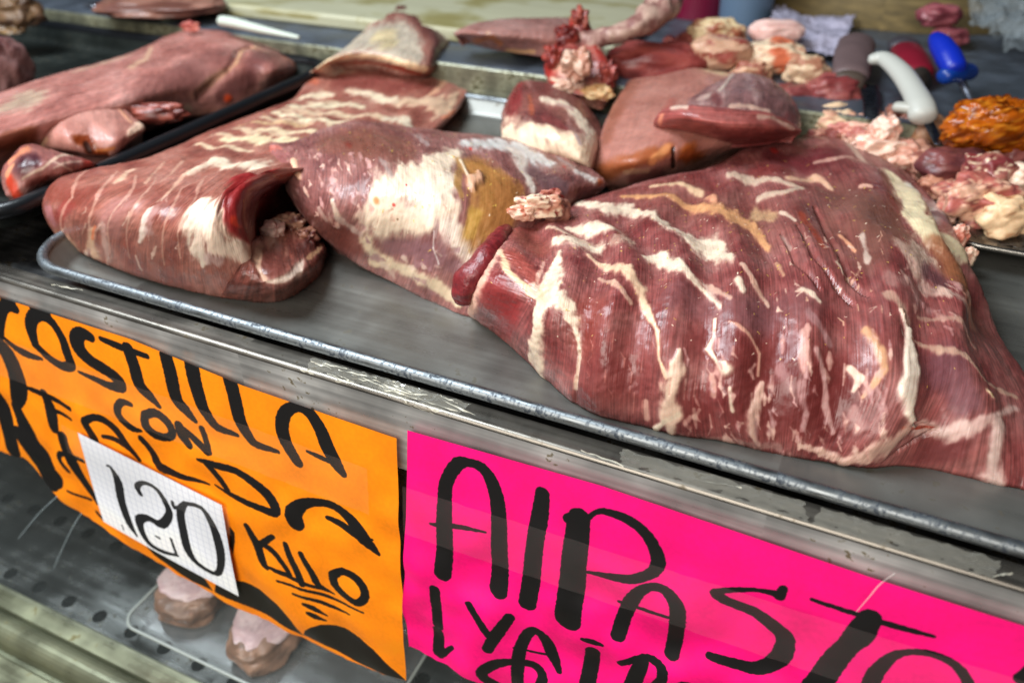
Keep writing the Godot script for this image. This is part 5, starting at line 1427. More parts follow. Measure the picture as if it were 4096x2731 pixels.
		[[207,168,152],0.3532,0.81,0.2718,1.08,[614.3,724.8,2.4,614.3,729.8,4,620.7,729.8,2],1.28],
		[[171,126,123],0.4226,0.81,0.2787,1.08,[620.7,715,1.6,627,719.9,2.8,627,724.8,1.4],1.28],
		[[171,126,123],0.6654,0.81,0.1954,1.08,[646,700.2,2.4,646,705.1,4.1,646,705.1,2],1.21],
		[[171,126,123],0.6861,0.81,0.2867,1.08,[614.3,705.1,2.5,614.3,710,4.3,620.7,719.9,2.2],1.24],
		[[186,139,134],0.405,0.81,0.606,1.08,[589,749.5,1.6,589,759.3,3.7,595.3,759.3,1.9],0.58],
		[[207,168,152],0.3582,0.81,0.2703,1.08,[519.3,719.9,1.3,525.7,719.9,2.2,519.3,724.8,1.1],1.12],
		[[207,168,152],0.628,0.81,0.5849,1.08,[696.7,724.8,3.7,703,729.8,6.4,709.3,734.7,3.4],1.44],
		[[171,126,123],0.4263,0.81,0.5275,1.08,[519.3,729.8,1.5,519.3,734.7,2.6,519.3,739.6,1.3],1.02],
		[[196,148,136],0.378,0.81,0.5033,1.08,[532,729.8,3.4,532,729.8,5.6,532,734.7,2.8],1.11],
		[[196,148,136],0.405,0.81,0.3952,1.08,[601.7,759.3,4,601.7,759.3,6.6,608,759.3,3.3],0.51],
		[[196,148,136],0.4486,0.81,0.3506,1.08,[639.7,719.9,2.3,646,724.8,3.9,652.3,729.8,2],1.3],
		[[186,139,134],0.6975,0.81,0.3369,1.08,[608,724.8,1.7,608,724.8,2.8,614.3,729.8,1.5],1.28],
		[[196,148,136],0.5724,0.81,0.1683,1.08,[506.7,734.7,1.8,506.7,739.6,3,513,749.5,1.5],0.8],
		[[207,168,152],0.7167,0.81,0.3946,1.08,[494,759.3,3.6,500.3,759.3,6.2,506.7,759.3,3.2],0.4],
		[[207,168,152],0.7828,0.81,0.4675,1.08,[614.3,734.7,3.6,620.7,734.7,5.9,614.3,739.6,3],1.18],
		[[186,139,134],0.6595,0.81,0.3616,1.08,[462.3,759.3,3.3,462.3,759.3,5.5,462.3,759.3,2.7],0.4],
		[[207,168,152],0.4022,0.81,0.5411,1.08,[563.7,729.8,3.1,563.7,729.8,5.2,563.7,734.7,2.7],1.19],
		[[207,168,152],0.7183,0.81,0.4124,1.08,[652.3,739.6,3.6,652.3,744.6,6.2,665,749.5,3.3],0.98],
		[[207,168,152],0.6237,0.81,0.1922,1.08,[652.3,739.6,1.6,658.7,744.6,2.8,658.7,749.5,1.4],0.98],
		[[196,148,136],0.7819,0.81,0.356,1.08,[532,759.3,1.7,538.3,759.3,2.9,538.3,759.3,1.4],0.44],
		[[196,148,136],0.4015,0.81,0.4429,1.08,[494,759.3,3.2,500.3,759.3,5.5,500.3,759.3,2.7],0.4],
		[[186,139,134],0.6366,0.81,0.6035,1.08,[671.3,719.9,3.2,671.3,719.9,5.3,677.7,724.8,2.8],1.35],
		[[207,168,152],0.5724,0.81,0.2961,1.08,[563.7,715,2,563.7,719.9,3.4,570,724.8,1.7],1.21],
		[[196,148,136],0.5521,0.81,0.5235,1.08,[791.7,562.1,6,798,572,10.2,798,576.9,5.1],1.49],
		[[196,148,136],0.4722,0.81,0.1268,1.08,[760,483.2,2.6,766.3,488.2,4.7,766.3,493.1,2.4],0.92],
		[[186,139,134],0.4854,0.81,0.3513,1.08,[753.7,512.8,3.7,753.7,522.7,6.1,760,532.5,3.3],0.82],
		[[186,139,134],0.3868,0.81,0.62,1.08,[734.7,586.8,3.6,734.7,591.7,5.9,734.7,591.7,3],1.07],
		[[171,126,123],0.3896,0.81,0.3078,1.08,[779,557.2,5.5,785.3,562.1,9.7,785.3,567,4.8],1.4],
		[[207,168,152],0.3198,0.81,0.3048,1.08,[753.7,493.1,2.2,753.7,498,3.7,747.3,502.9,1.8],0.8],
		[[196,148,136],0.5848,0.81,0.306,1.08,[753.7,562.1,2.7,753.7,562.1,4.5,753.7,567,2.2],1.07],
		[[186,139,134],0.4871,0.81,0.6163,1.08,[766.3,547.3,2.8,772.7,552.3,5,772.7,557.2,2.5],1.14],
		[[207,168,152],0.5327,0.81,0.1762,1.08,[741,507.9,2.7,747.3,517.7,4.3,747.3,527.6,2.2],0.78],
		[[207,168,152],0.4539,0.81,0.3086,1.08,[810.7,567,1.9,817,572,3.1,810.7,581.8,1.5],1.39],
		[[196,148,136],0.488,0.81,0.495,1.08,[747.3,512.8,1.5,747.3,522.7,2.4,747.3,532.5,1.2],0.77],
		[[196,148,136],0.3712,0.81,0.4289,1.08,[760,537.5,1.6,760,547.3,2.6,766.3,552.3,1.4],0.97],
		[[171,126,123],0.4003,0.81,0.2277,1.08,[829.7,522.7,2.3,842.3,522.7,4.3,836,532.5,2],1.22],
		[[207,168,152],0.3448,0.81,0.5593,1.08,[861.3,522.7,8.2,861.3,527.6,13.7,861.3,532.5,6.9],1.33],
		[[171,126,123],0.5067,0.81,0.2852,1.08,[760,532.5,4.3,760,547.3,7,760,557.2,3.5],0.97],
		[[186,139,134],0.4881,0.81,0.3796,1.08,[753.7,537.5,1.6,760,547.3,2.8,760,557.2,1.4],0.94],
		[[207,168,152],0.5084,0.81,0.4653,1.08,[772.7,488.2,4.7,772.7,493.1,7.8,772.7,498,3.9],1],
		[[207,168,152],0.5871,0.81,0.2968,1.08,[823.3,512.8,3.2,829.7,517.7,5.8,836,527.6,3.1],1.17],
		[[207,168,152],0.545,0.81,0.4567,1.08,[741,576.9,3.5,741,581.8,5.8,741,586.8,2.9],1.04],
		[[186,139,134],0.561,0.81,0.4779,1.08,[829.7,507.9,5.9,842.3,512.8,11,836,522.7,5.3],1.22],
		[[171,126,123],0.3849,0.81,0.161,1.08,[836,576.9,4.6,836,581.8,7.5,842.3,586.8,3.8],1.47],
		[[207,168,152],0.4871,0.81,0.5228,1.08,[810.7,522.7,6.2,810.7,532.5,10.2,817,537.5,5.2],1.11],
		[[186,139,134],0.5277,0.81,0.2139,1.08,[791.7,562.1,2.5,798,562.1,4.2,798,567,2.1],1.51],
		[[186,139,134],0.4448,0.81,0.4051,1.08,[798,586.8,2.4,804.3,591.7,3.9,804.3,601.6,1.9],1.4],
		[[207,168,152],0.3002,0.81,0.3308,1.08,[772.7,522.7,1.8,772.7,527.6,3,779,537.5,1.6],1.01],
		[[207,168,152],0.3284,0.81,0.4035,1.08,[753.7,527.6,3.9,753.7,532.5,6.5,753.7,537.5,3.2],0.8],
		[[196,148,123],0.8862,0.81,0.5021,1.08,[677.7,557.2,1,677.7,562.1,1.3,677.7,567,1],0.91],
		[[203,170,150],0.5772,0.81,0.4079,1.08,[627,424.1,1,627,433.9,1.4,633.3,438.8,1],0.59],
		[[203,170,150],0.6449,0.81,0.3332,1.08,[690.3,478.3,1.4,690.3,488.2,2.2,690.3,493.1,1.1],0.72],
		[[203,170,150],0.7354,0.81,0.2245,1.08,[595.3,542.4,1.5,601.7,547.3,2.4,595.3,552.3,1.2],0.79],
		[[203,170,150],0.7534,0.81,0.2473,1.08,[665,493.1,1.5,665,502.9,2.6,665,507.9,1.3],0.69],
		[[196,148,123],0.6249,0.81,0.222,1.08,[633.3,488.2,1.2,633.3,493.1,2,633.3,498,1],0.73],
		[[203,170,150],0.5068,0.81,0.2931,1.08,[646,453.6,1.6,652.3,458.6,2.6,646,463.5,1.3],0.56],
		[[196,148,123],0.5215,0.81,0.3399,1.08,[696.7,532.5,1,696.7,537.5,1.6,696.7,537.5,1],0.74],
		[[196,148,123],0.6789,0.81,0.5523,1.08,[677.7,498,1,684,507.9,1.4,684,512.8,1],0.7],
		[[196,148,123],0.6805,0.81,0.4958,1.08,[684,517.7,1.3,684,522.7,2.2,684,527.6,1.1],0.7],
		[[196,148,123],0.6318,0.81,0.3888,1.08,[728.3,429,1,728.3,438.8,1.7,722,448.7,1],0.68],
		[[196,148,123],0.5569,0.81,0.3163,1.08,[703,567,1.1,703,572,1.8,703,576.9,1],1.01],
		[[196,148,123],0.7778,0.81,0.2582,1.08,[608,557.2,1.4,608,562.1,2.3,608,562.1,1.1],0.95],
		[[196,148,123],0.8859,0.81,0.2149,1.08,[652.3,576.9,1,658.7,581.8,1.1,658.7,586.8,1],0.89],
		[[203,170,150],0.8677,0.81,0.2003,1.08,[652.3,527.6,1.2,658.7,532.5,1.9,658.7,537.5,1],0.68],
		[[203,170,150],0.5401,0.81,0.3082,1.08,[620.7,424.1,1.7,620.7,433.9,2.8,620.7,438.8,1.4],0.61],
		[[203,170,150],0.5181,0.81,0.3685,1.08,[582.7,527.6,1,582.7,532.5,1.3,582.7,537.5,1],0.72],
		[[203,170,150],0.7472,0.81,0.5939,1.08,[684,443.8,1.2,684,443.8,2,690.3,448.7,1],0.56],
		[[203,170,150],0.8635,0.81,0.3493,1.08,[690.3,567,1.6,696.7,567,2.7,690.3,572,1.3],0.96],
		[[196,148,123],0.6144,0.81,0.6086,1.08,[684,502.9,1.3,677.7,512.8,2.2,684,512.8,1.1],0.7],
		[[203,170,150],0.7855,0.81,0.2498,1.08,[570,557.2,1.8,570,562.1,2.9,576.3,567,1.5],0.92],
		[[203,170,150],0.7803,0.81,0.2986,1.08,[665,473.4,1.4,665,478.3,2.3,658.7,488.2,1.1],0.66],
		[[203,170,150],0.5512,0.81,0.3022,1.08,[570,537.5,1.3,570,542.4,2.1,570,547.3,1.1],0.73],
		[[196,148,123],0.8187,0.81,0.6114,1.08,[722,463.5,1,722,473.4,1.5,722,478.3,1],0.76],
		[[203,170,150],0.8146,0.81,0.4158,1.08,[665,547.3,1.3,665,552.3,2.1,665,552.3,1.1],0.79],
		[[203,170,150],0.7865,0.81,0.4555,1.08,[595.3,478.3,1.2,595.3,483.2,2,601.7,488.2,1],0.75],
		[[196,148,123],0.5297,0.81,0.1264,1.08,[690.3,493.1,1.7,684,502.9,2.7,690.3,507.9,1.4],0.72],
		[[203,170,150],0.7171,0.81,0.5289,1.08,[652.3,433.9,1.2,652.3,443.8,2,652.3,453.6,1],0.55],
		[[203,170,150],0.5674,0.81,0.4639,1.08,[595.3,517.7,1,595.3,527.6,1.6,601.7,537.5,1],0.73],
		[[196,148,123],0.7604,0.81,0.2693,1.08,[589,433.9,1,595.3,443.8,1.2,595.3,458.6,1],0.61],
		[[184,117,104],0.5729,0.81,0.2316,1.08,[342,611.4,1,342,626.2,1,342,641,1],0.9],
		[[184,117,104],0.4892,0.81,0.4232,1.08,[310.3,655.8,1,304,665.7,1.4,310.3,670.6,1],1.01],
		[[184,117,104],0.3433,0.81,0.1813,1.08,[304,680.5,1,310.3,685.4,1.1,304,690.3,1],1.04],
		[[184,117,104],0.4693,0.81,0.4419,1.08,[342,700.2,1,348.3,710,1.4,348.3,715,1],0.98],
		[[184,117,104],0.5383,0.81,0.4835,1.08,[367.3,660.7,1,373.7,675.5,1.2,373.7,690.3,1],0.94],
		[[184,117,104],0.3354,0.81,0.3374,1.08,[335.7,670.6,1,335.7,680.5,1.6,335.7,690.3,1],1.02],
		[[184,117,104],0.402,0.81,0.3021,1.08,[399,611.4,1,399,621.3,1,405.3,631.1,1],0.92],
		[[184,117,104],0.3182,0.81,0.4848,1.08,[373.7,695.2,1,373.7,700.2,1,373.7,705.1,1],0.94],
		[[184,117,104],0.5822,0.81,0.3048,1.08,[392.7,715,1,392.7,729.8,1,399,744.6,1],0.85],
		[[184,117,104],0.3242,0.81,0.3536,1.08,[386.3,655.8,1,386.3,660.7,1,386.3,670.6,1],0.93],
		[[184,117,104],0.5048,0.81,0.3178,1.08,[380,705.1,1,380,719.9,1.5,380,734.7,1],0.95],
		[[184,117,104],0.3788,0.81,0.1221,1.08,[323,606.5,1,323,611.4,1.5,329.3,621.3,1],0.86],
		[[184,117,104],0.437,0.81,0.5729,1.08,[354.7,641,1,361,650.9,1.6,361,665.7,1],0.94],
		[[184,117,104],0.3187,0.81,0.155,1.08,[430.7,670.6,1,430.7,680.5,1,430.7,695.2,1],0.86],
		[[184,117,104],0.5847,0.81,0.4391,1.08,[323,616.4,1,323,626.2,1,323,636.1,1],0.91],
		[[184,117,104],0.3369,0.81,0.5614,1.08,[304,626.2,1,310.3,636.1,1.5,310.3,645.9,1],0.91],
		[[165,107,98],0.6,0.37,0,2.34,[95,310.6,55.8,114,576.9,18.5,101.3,685.4,31.4,101.3,744.6,39.7],0.75],
		[[211,166,145],0.95,0.31,0.8,0.9,[95,310.6,20.3,114,576.9,7.6,101.3,685.4,15.7,101.3,744.6,18.9],0.75],
		[[97,56,47],0.25,0.06,-4.5,1.26,[658.7,345.2,2.9,658.7,424.1,4.7,671.3,512.8,4.5,690.3,542.4,2.4],0.59],
		[[97,56,47],0.25,0.06,-4,1.26,[620.7,404.3,3.2,627,478.3,4.7,652.3,532.5,4.2,671.3,557.2,2.3],0.71],
		[[97,56,47],0.2,0.06,-3,1.26,[595.3,409.3,3,601.7,483.2,4.2,627,542.4,2.9],0.7],
		[[116,54,45],0.2,0.12,-3,1.62,[285,655.8,3.1,285,700.2,3.4,285,749.5,4.9],0.65],
		[[116,45,36],0.3,0.12,-4,1.62,[766.3,695.2,4.4,804.3,705.1,3.1,766.3,729.8,4.2],1.32]
	]}

const FOLDED_SLAB := {
	"w": 912, "h": 504, "ku": [0,0.08,0.111,0.203,0.286,0.361,0.451,0.537,0.612,0.676,0.775,0.927,0.944,1], "kv": [0,0.151,0.208,0.437,0.581,0.66,0.718,0.773,0.834,0.898,0.924,1],
	"style": [[99,56,54],[132,84,79],[154,110,104],0.24,0,0.22,0.3,160,8,0.9],
	"net": [
		[-533,-14,-635,-533,-14,-635,-533,-14,-635,-524,-14,-650,-519,-14,-689,-508,-14,-726,-468,-14,-733,-435,-14,-746,-403,-14,-760,-370,-14,-764,-333,-14,-761,-297,-14,-752,-297,-14,-752,-297,-14,-752],
		[-533,-14,-635,-563,34,-636,-563,34,-636,-553,34,-654,-546,33,-701,-533,32,-746,-485,30,-754,-445,28,-769,-406,25,-786,-367,24,-792,-322,21,-788,-279,16,-778,-279,16,-778,-297,-14,-752],
		[-533,-14,-635,-563,34,-636,-567,60,-630,-556,60,-648,-550,58,-697,-536,56,-745,-486,54,-753,-444,50,-769,-403,46,-787,-362,44,-793,-316,40,-789,-271,32,-780,-279,16,-778,-297,-14,-752],
		[-529,-14,-629,-559,33,-629,-562,58,-622,-531,65,-619,-500,72,-636,-467,77,-653,-413,78,-650,-370,76,-658,-329,73,-673,-301,64,-692,-276,51,-728,-252,34,-763,-261,17,-762,-282,-14,-740],
		[-526,-14,-626,-554,31,-625,-558,56,-617,-511,66,-595,-463,79,-589,-420,86,-589,-369,87,-582,-328,83,-593,-293,76,-612,-272,65,-638,-253,52,-682,-237,30,-752,-247,15,-752,-271,-14,-731],
		[-521,-14,-622,-549,29,-620,-552,52,-613,-499,63,-579,-445,76,-563,-398,83,-556,-352,80,-552,-312,73,-564,-279,66,-580,-260,55,-606,-247,43,-656,-245,22,-744,-254,10,-743,-276,-14,-723],
		[-516,-14,-619,-543,27,-616,-546,50,-608,-491,58,-568,-435,70,-546,-390,72,-539,-350,65,-540,-308,58,-547,-276,49,-559,-256,40,-582,-247,31,-637,-251,15,-735,-259,5,-733,-280,-14,-714],
		[-511,-14,-614,-537,25,-611,-539,47,-603,-485,52,-562,-433,59,-537,-394,55,-533,-355,44,-537,-309,40,-535,-278,30,-544,-254,24,-563,-248,18,-621,-257,7,-724,-265,0,-721,-285,-14,-704],
		[-506,-14,-610,-530,24,-605,-533,44,-597,-482,43,-559,-440,43,-538,-411,28,-542,-366,18,-539,-316,16,-530,-283,10,-534,-254,6,-547,-250,2,-607,-264,-1,-713,-271,-6,-710,-290,-14,-694],
		[-502,-14,-607,-526,22,-602,-528,42,-594,-481,34,-559,-459,18,-553,-431,0,-554,-381,-10,-546,-329,-12,-534,-286,-12,-524,-255,-12,-534,-253,-12,-597,-270,-8,-704,-276,-10,-700,-294,-14,-686],
		[-502,-14,-607,-526,22,-602,-526,22,-602,-480,17,-569,-458,7,-561,-430,-5,-560,-381,-11,-550,-332,-13,-539,-291,-13,-529,-262,-13,-539,-260,-13,-598,-276,-10,-700,-276,-10,-700,-294,-14,-686],
		[-502,-14,-607,-502,-14,-607,-502,-14,-607,-464,-14,-579,-445,-14,-572,-421,-14,-570,-380,-14,-562,-340,-14,-553,-306,-14,-545,-282,-14,-553,-280,-14,-602,-294,-14,-686,-294,-14,-686,-294,-14,-686]
	],
	"strokes": [
		[[114,67,54],0.7,0.25,0,0.9,[263.8,225.1,28.1,326.9,234.6,35.4,407.2,228.2,30.6],0.48],
		[[109,59,52],0.6,0.25,0,0.9,[229.4,437.4,43.8,309.7,427.9,26,372.8,424.8,16.3],1.13],
		[[142,86,83],0.7,0.37,0,0.9,[137.7,250.4,52.2,154.9,326.5,30.9],0.67],
		[[165,130,117],0.6,0.37,0,2.34,[344.2,380.4,37,372.8,348.7,54.5,418.7,310.6,51.1,464.6,266.3,45.6,499,218.7,31.3],0.87],
		[[215,192,168],1,0.5,0.8,0.9,[344.2,380.4,22.7,372.8,348.7,35.7,418.7,310.6,33.7,464.6,266.3,29.4,499,218.7,19.2],0.87],
		[[166,131,118],0.6,0.37,0,2.34,[372.8,389.9,40.5,430.2,364.5,46.2,470.3,342.3,46.4],1.33],
		[[217,194,170],1,0.5,0.8,0.9,[372.8,389.9,25.6,430.2,364.5,30.3,470.3,342.3,30.4],1.33],
		[[167,134,121],0.6,0.37,0,2.34,[441.7,332.8,55.8,476.1,304.3,37.8],1.1],
		[[220,202,181],1,0.31,0.5,0.9,[441.7,332.8,37.5,476.1,304.3,23.9],1.1],
		[[163,130,118],0.6,0.37,0,2.34,[487.5,361.4,31.1,516.2,377.2,32.2,550.6,399.4,20],1.51],
		[[209,189,172],0.95,0.56,0.5,0.9,[487.5,361.4,19.1,516.2,377.2,19.8,550.6,399.4,10.4],1.51],
		[[162,132,126],0.6,0.37,0,2.34,[522,180.7,19.4,585.1,164.8,30.1,630.9,180.7,43.6,676.8,206,31.2],0.55],
		[[205,198,192],1,0.5,0.6,0.9,[522,180.7,10.3,585.1,164.8,17.5,630.9,180.7,25.7,676.8,206,16.5],0.55],
		[[162,130,119],0.6,0.37,0,2.34,[602.3,187,24.7,613.7,256.8,22.2,619.5,294.8,21.4],0.75],
		[[205,189,176],1,0.5,0.5,0.9,[602.3,187,13.6,613.7,256.8,11.5,619.5,294.8,10.4],0.75],
		[[161,126,110],0.6,0.37,0,2.34,[361.4,412.1,26.4,384.3,431.1,25,435.9,427.9,18.9,493.3,431.1,20.7,544.9,440.6,17.4],1.35],
		[[203,181,152],0.95,0.5,0.5,0.9,[361.4,412.1,15.2,384.3,431.1,14.4,435.9,427.9,10,493.3,431.1,11.2,544.9,440.6,8.5],1.35],
		[[124,85,88],0.8,0.56,-0.3,0.9,[401.5,405.7,16.6,458.9,396.2,24.5,510.5,402.6,18],1.4],
		[[203,191,186],0.7,0.37,0,0.9,[464.6,370.9,1.9,470.3,389.9,1.9,487.5,405.7,2],1.43],
		[[146,106,112],0.6,0.62,0,0.9,[550.6,383.5,12.8,539.2,405.7,13.4],1.68],
		[[151,103,54],0.97,0.28,-0.6,0.9,[527.7,253.6,31.1,550.6,310.6,46.2,539.2,355,31],1],
		[[142,92,50],0.95,0.31,-0.5,0.9,[573.6,304.3,37.5,567.8,339.2,31],1.42],
		[[151,110,65],0.85,0.37,0,0.9,[504.8,244.1,8.7,493.3,304.3,6.6,499,320.2,5],0.81],
		[[167,128,59],0.8,0.5,0,0.9,[522,339.2,15,522,364.5,9.4],1.53],
		[[215,194,168],0.9,0.31,0.8,0.9,[504.8,240.9,2.9,510.5,275.8,2.5,510.5,298,2.1],0.64],
		[[161,111,97],0.6,0.37,0,2.34,[516.2,294.8,17.4,527.7,278.9,16.7],0.68],
		[[195,148,119],1,0.62,3,0.9,[516.2,294.8,9.2,527.7,278.9,8.7],0.68],
		[[101,70,72],0.95,0.37,-0.3,0.9,[630.9,247.2,20.5,671.1,275.8,25.8,699.8,291.6,18.3],0.86],
		[[163,132,124],0.6,0.37,0,2.34,[745.7,240.9,25.5,774.3,256.8,30.3,803,282.1,34.5],0.8],
		[[209,196,188],1,0.37,0.6,0.9,[745.7,240.9,10.2,774.3,256.8,13.6,803,282.1,15.5],0.8],
		[[155,76,45],0.9,0.37,0,0.9,[814.5,288.5,15.6],0.88],
		[[142,128,127],0.7,0.43,0,0.9,[711.2,168,7.7,751.4,218.7,7.6],0.68],
		[[167,117,104],0.6,0.37,0,2.34,[189.3,285.3,23.1,195,332.8,18.7,200.8,342.3,15.6],0.74],
		[[211,165,136],1,0.56,1.6,0.9,[189.3,285.3,9.8,195,332.8,7.7,200.8,342.3,5.7],0.74],
		[[161,112,104],0.6,0.37,0,2.34,[212.2,367.7,18.3,223.7,383.5,15.6],0.99],
		[[196,154,136],0.9,0.62,0.8,0.9,[212.2,367.7,7.8,223.7,383.5,5.7],0.99],
		[[161,124,112],0.6,0.37,0,2.34,[275.3,377.2,12.2,292.5,399.4,14.8],1.12],
		[[201,176,156],0.9,0.43,0.8,0.9,[275.3,377.2,4.4,292.5,399.4,6.3],1.12],
		[[180,154,143],0.7,0.62,0,0.9,[292.5,402.6,6.3,326.9,408.9,5.2,344.2,408.9,4.4],1.19],
		[[167,146,139],0.7,0.74,0,0.9,[361.4,291.6,7.1,378.6,310.6,8.7],0.86],
		[[167,148,143],0.7,0.74,0,0.9,[441.7,164.8,7.7,453.1,190.2,6.7],0.48],
		[[180,148,136],0.7,0.74,0,0.9,[252.4,402.6,5.4,275.3,415.2,4.8],1.02],
		[[206,121,72],0.9,0.43,0.8,0.9,[355.6,358.2,8.3],1.42],
		[[180,45,31],1,0.25,0,0.9,[390,355,3.5],1.36],
		[[126,45,36],0.7,0.5,0,0.9,[304,240.9,7.9],0.48],
		[[165,45,54],1,0.19,0,0.9,[407.2,320.2,2.1],0.97],
		[[184,63,54],1,0.25,0,0.9,[527.7,196.5,2.7],0.44],
		[[146,36,36],1,0.25,0,0.9,[711.2,221.9,7.7],0.79],
		[[116,81,54],1,0.19,0,0.9,[401.5,370.9,2.1],1.45],
		[[180,99,86],0.8,0.43,0,0.9,[103.2,206,40.1,137.7,196.5,21.2],0.74],
		[[186,139,134],0.6216,0.81,0.3674,1.08,[252.4,380.4,2.5,258.1,389.9,4.1,263.8,396.2,2],1.08],
		[[196,148,136],0.5382,0.81,0.326,1.08,[275.3,313.8,1.4,275.3,320.2,2.3,281.1,326.5,1.1],0.79],
		[[196,148,136],0.3761,0.81,0.2458,1.08,[258.1,408.9,3,263.8,415.2,4.9,263.8,424.8,2.5],1.03],
		[[171,126,123],0.3018,0.81,0.1642,1.08,[86,462.8,18.9,143.4,443.8,12.6,149.1,446.9,6],1.07],
		[[186,139,134],0.5052,0.81,0.1355,1.08,[286.8,348.7,3.2,281.1,358.2,5.3,286.8,361.4,2.6],1.06],
		[[196,148,136],0.3854,0.81,0.6021,1.08,[269.6,294.8,1.8,263.8,301.1,3,263.8,307.5,1.5],0.75],
		[[207,168,152],0.4348,0.81,0.2818,1.08,[149.1,393.1,4.4,149.1,408.9,6.7,143.4,440.6,4.3],0.58],
		[[171,126,123],0.6188,0.81,0.2124,1.08,[91.8,456.5,5.8,86,462.8,14.1,143.4,450.1,2.8],2.18],
		[[196,148,136],0.4579,0.81,0.6348,1.08,[269.6,358.2,2.8,269.6,364.5,4.7,275.3,367.7,2.3],1.06],
		[[186,139,134],0.4577,0.81,0.5643,1.08,[183.5,453.3,7,200.8,453.3,13.1,200.8,456.5,6.7],1.83],
		[[207,168,152],0.6321,0.81,0.3208,1.08,[281.1,294.8,1.6,281.1,307.5,2.6,286.8,320.2,1.3],0.76],
		[[186,139,134],0.6837,0.81,0.3715,1.08,[172.1,323.3,1.8,172.1,339.2,3,172.1,351.8,1.5],0.84],
		[[186,139,134],0.5902,0.81,0.2024,1.08,[286.8,418.4,1.5,292.5,418.4,2.5,292.5,421.6,1.2],1.06],
		[[196,148,136],0.3415,0.81,0.1401,1.08,[281.1,370.9,2,286.8,377.2,3.3,286.8,383.5,1.7],1.17],
		[[207,168,152],0.508,0.81,0.6032,1.08,[332.7,317,1.7,338.4,323.3,2.9,338.4,332.8,1.4],1.01],
		[[186,139,134],0.6669,0.81,0.2261,1.08,[338.4,298,2.7,338.4,304.3,4.6,332.7,310.6,2.2],0.96],
		[[186,139,134],0.3369,0.81,0.192,1.08,[149.1,361.4,2.5,131.9,393.1,5.5,137.7,399.4,2.3],0.74],
		[[196,148,136],0.4899,0.81,0.3059,1.08,[246.6,342.3,2.5,252.4,351.8,4.1,252.4,361.4,2.1],0.99],
		[[186,139,134],0.6997,0.81,0.1591,1.08,[223.7,256.8,1.4,223.7,275.8,2.4,223.7,294.8,1.1],0.47],
		[[207,168,152],0.4407,0.81,0.4763,1.08,[275.3,399.4,3,281.1,408.9,5,286.8,415.2,2.5],1.03],
		[[171,126,123],0.4517,0.81,0.1265,1.08,[338.4,396.2,3,344.2,399.4,5,344.2,402.6,2.5],1.32],
		[[171,126,123],0.4762,0.81,0.556,1.08,[172.1,275.8,3.1,172.1,291.6,4.5,172.1,301.1,2.1],0.6],
		[[196,148,136],0.4989,0.81,0.4395,1.08,[177.8,453.3,6.7,177.8,453.3,11.2,183.5,453.3,5.9],1.54],
		[[186,139,134],0.6015,0.81,0.2981,1.08,[326.9,320.2,1.7,326.9,323.3,2.9,326.9,326.5,1.4],0.89],
		[[186,139,134],0.6521,0.81,0.3199,1.08,[326.9,355,1.9,326.9,358.2,3.2,332.7,361.4,1.7],1.28],
		[[196,148,136],0.68,0.81,0.2639,1.08,[269.6,339.2,2.2,275.3,342.3,3.7,275.3,345.5,1.8],0.99],
		[[171,126,123],0.5689,0.81,0.4925,1.08,[189.3,380.4,2.6,189.3,386.7,4.5,189.3,396.2,2.3],0.94],
		[[207,168,152],0.5282,0.81,0.2807,1.08,[321.2,370.9,2.8,321.2,374,4.7,321.2,377.2,2.4],1.24],
		[[186,139,134],0.6117,0.81,0.5344,1.08,[309.7,272.6,2.1,304,278.9,3.5,309.7,288.5,1.7],0.51],
		[[196,148,136],0.5738,0.81,0.2237,1.08,[338.4,294.8,2.4,338.4,298,4.1,338.4,301.1,2],0.94],
		[[207,168,152],0.6114,0.81,0.4006,1.08,[252.4,310.6,2.3,252.4,313.8,3.9,252.4,320.2,1.9],0.78],
		[[186,139,134],0.3349,0.81,0.605,1.08,[332.7,351.8,1.4,338.4,358.2,2.5,338.4,367.7,1.2],1.37],
		[[207,168,152],0.4855,0.81,0.4587,1.08,[292.5,301.1,2.5,298.3,307.5,4.1,298.3,317,2],0.83],
		[[171,126,123],0.6922,0.81,0.6282,1.08,[177.8,456.5,7.1,189.3,456.5,13.2,206.5,453.3,7.1],2],
		[[196,148,136],0.3149,0.81,0.2979,1.08,[275.3,408.9,3.5,281.1,412.1,5.7,281.1,418.4,2.9],1.03],
		[[196,148,136],0.3692,0.81,0.2942,1.08,[240.9,332.8,1.7,246.6,342.3,2.8,246.6,355,1.4],0.92],
		[[171,126,123],0.6783,0.81,0.3761,1.08,[304,304.3,2.2,309.7,307.5,3.6,309.7,310.6,1.8],0.84],
		[[186,139,134],0.5091,0.81,0.5587,1.08,[332.7,288.5,2.4,332.7,294.8,3.9,332.7,301.1,2],0.79],
		[[186,139,134],0.6874,0.81,0.3926,1.08,[269.6,336,3.1,269.6,342.3,5.1,269.6,348.7,2.5],0.97],
		[[196,148,136],0.5064,0.81,0.3283,1.08,[269.6,313.8,2.3,269.6,323.3,3.8,269.6,332.8,1.9],0.81],
		[[171,126,123],0.6683,0.81,0.5362,1.08,[309.7,364.5,2.5,309.7,370.9,4.2,315.5,374,2.1],1.2],
		[[171,126,123],0.51,0.81,0.1765,1.08,[240.9,326.5,2,246.6,336,3.4,246.6,342.3,1.7],0.87],
		[[186,139,134],0.3909,0.81,0.4773,1.08,[240.9,263.1,3,246.6,275.8,5,240.9,288.5,2.5],0.43],
		[[207,168,152],0.5871,0.81,0.4847,1.08,[223.7,348.7,1.5,229.4,358.2,2.5,223.7,367.7,1.3],0.94],
		[[186,139,134],0.5118,0.81,0.5627,1.08,[321.2,272.6,2.9,321.2,288.5,4.9,321.2,298,2.4],0.63],
		[[207,168,152],0.5413,0.81,0.5831,1.08,[292.5,412.1,2.9,298.3,415.2,4.8,298.3,418.4,2.4],1.08],
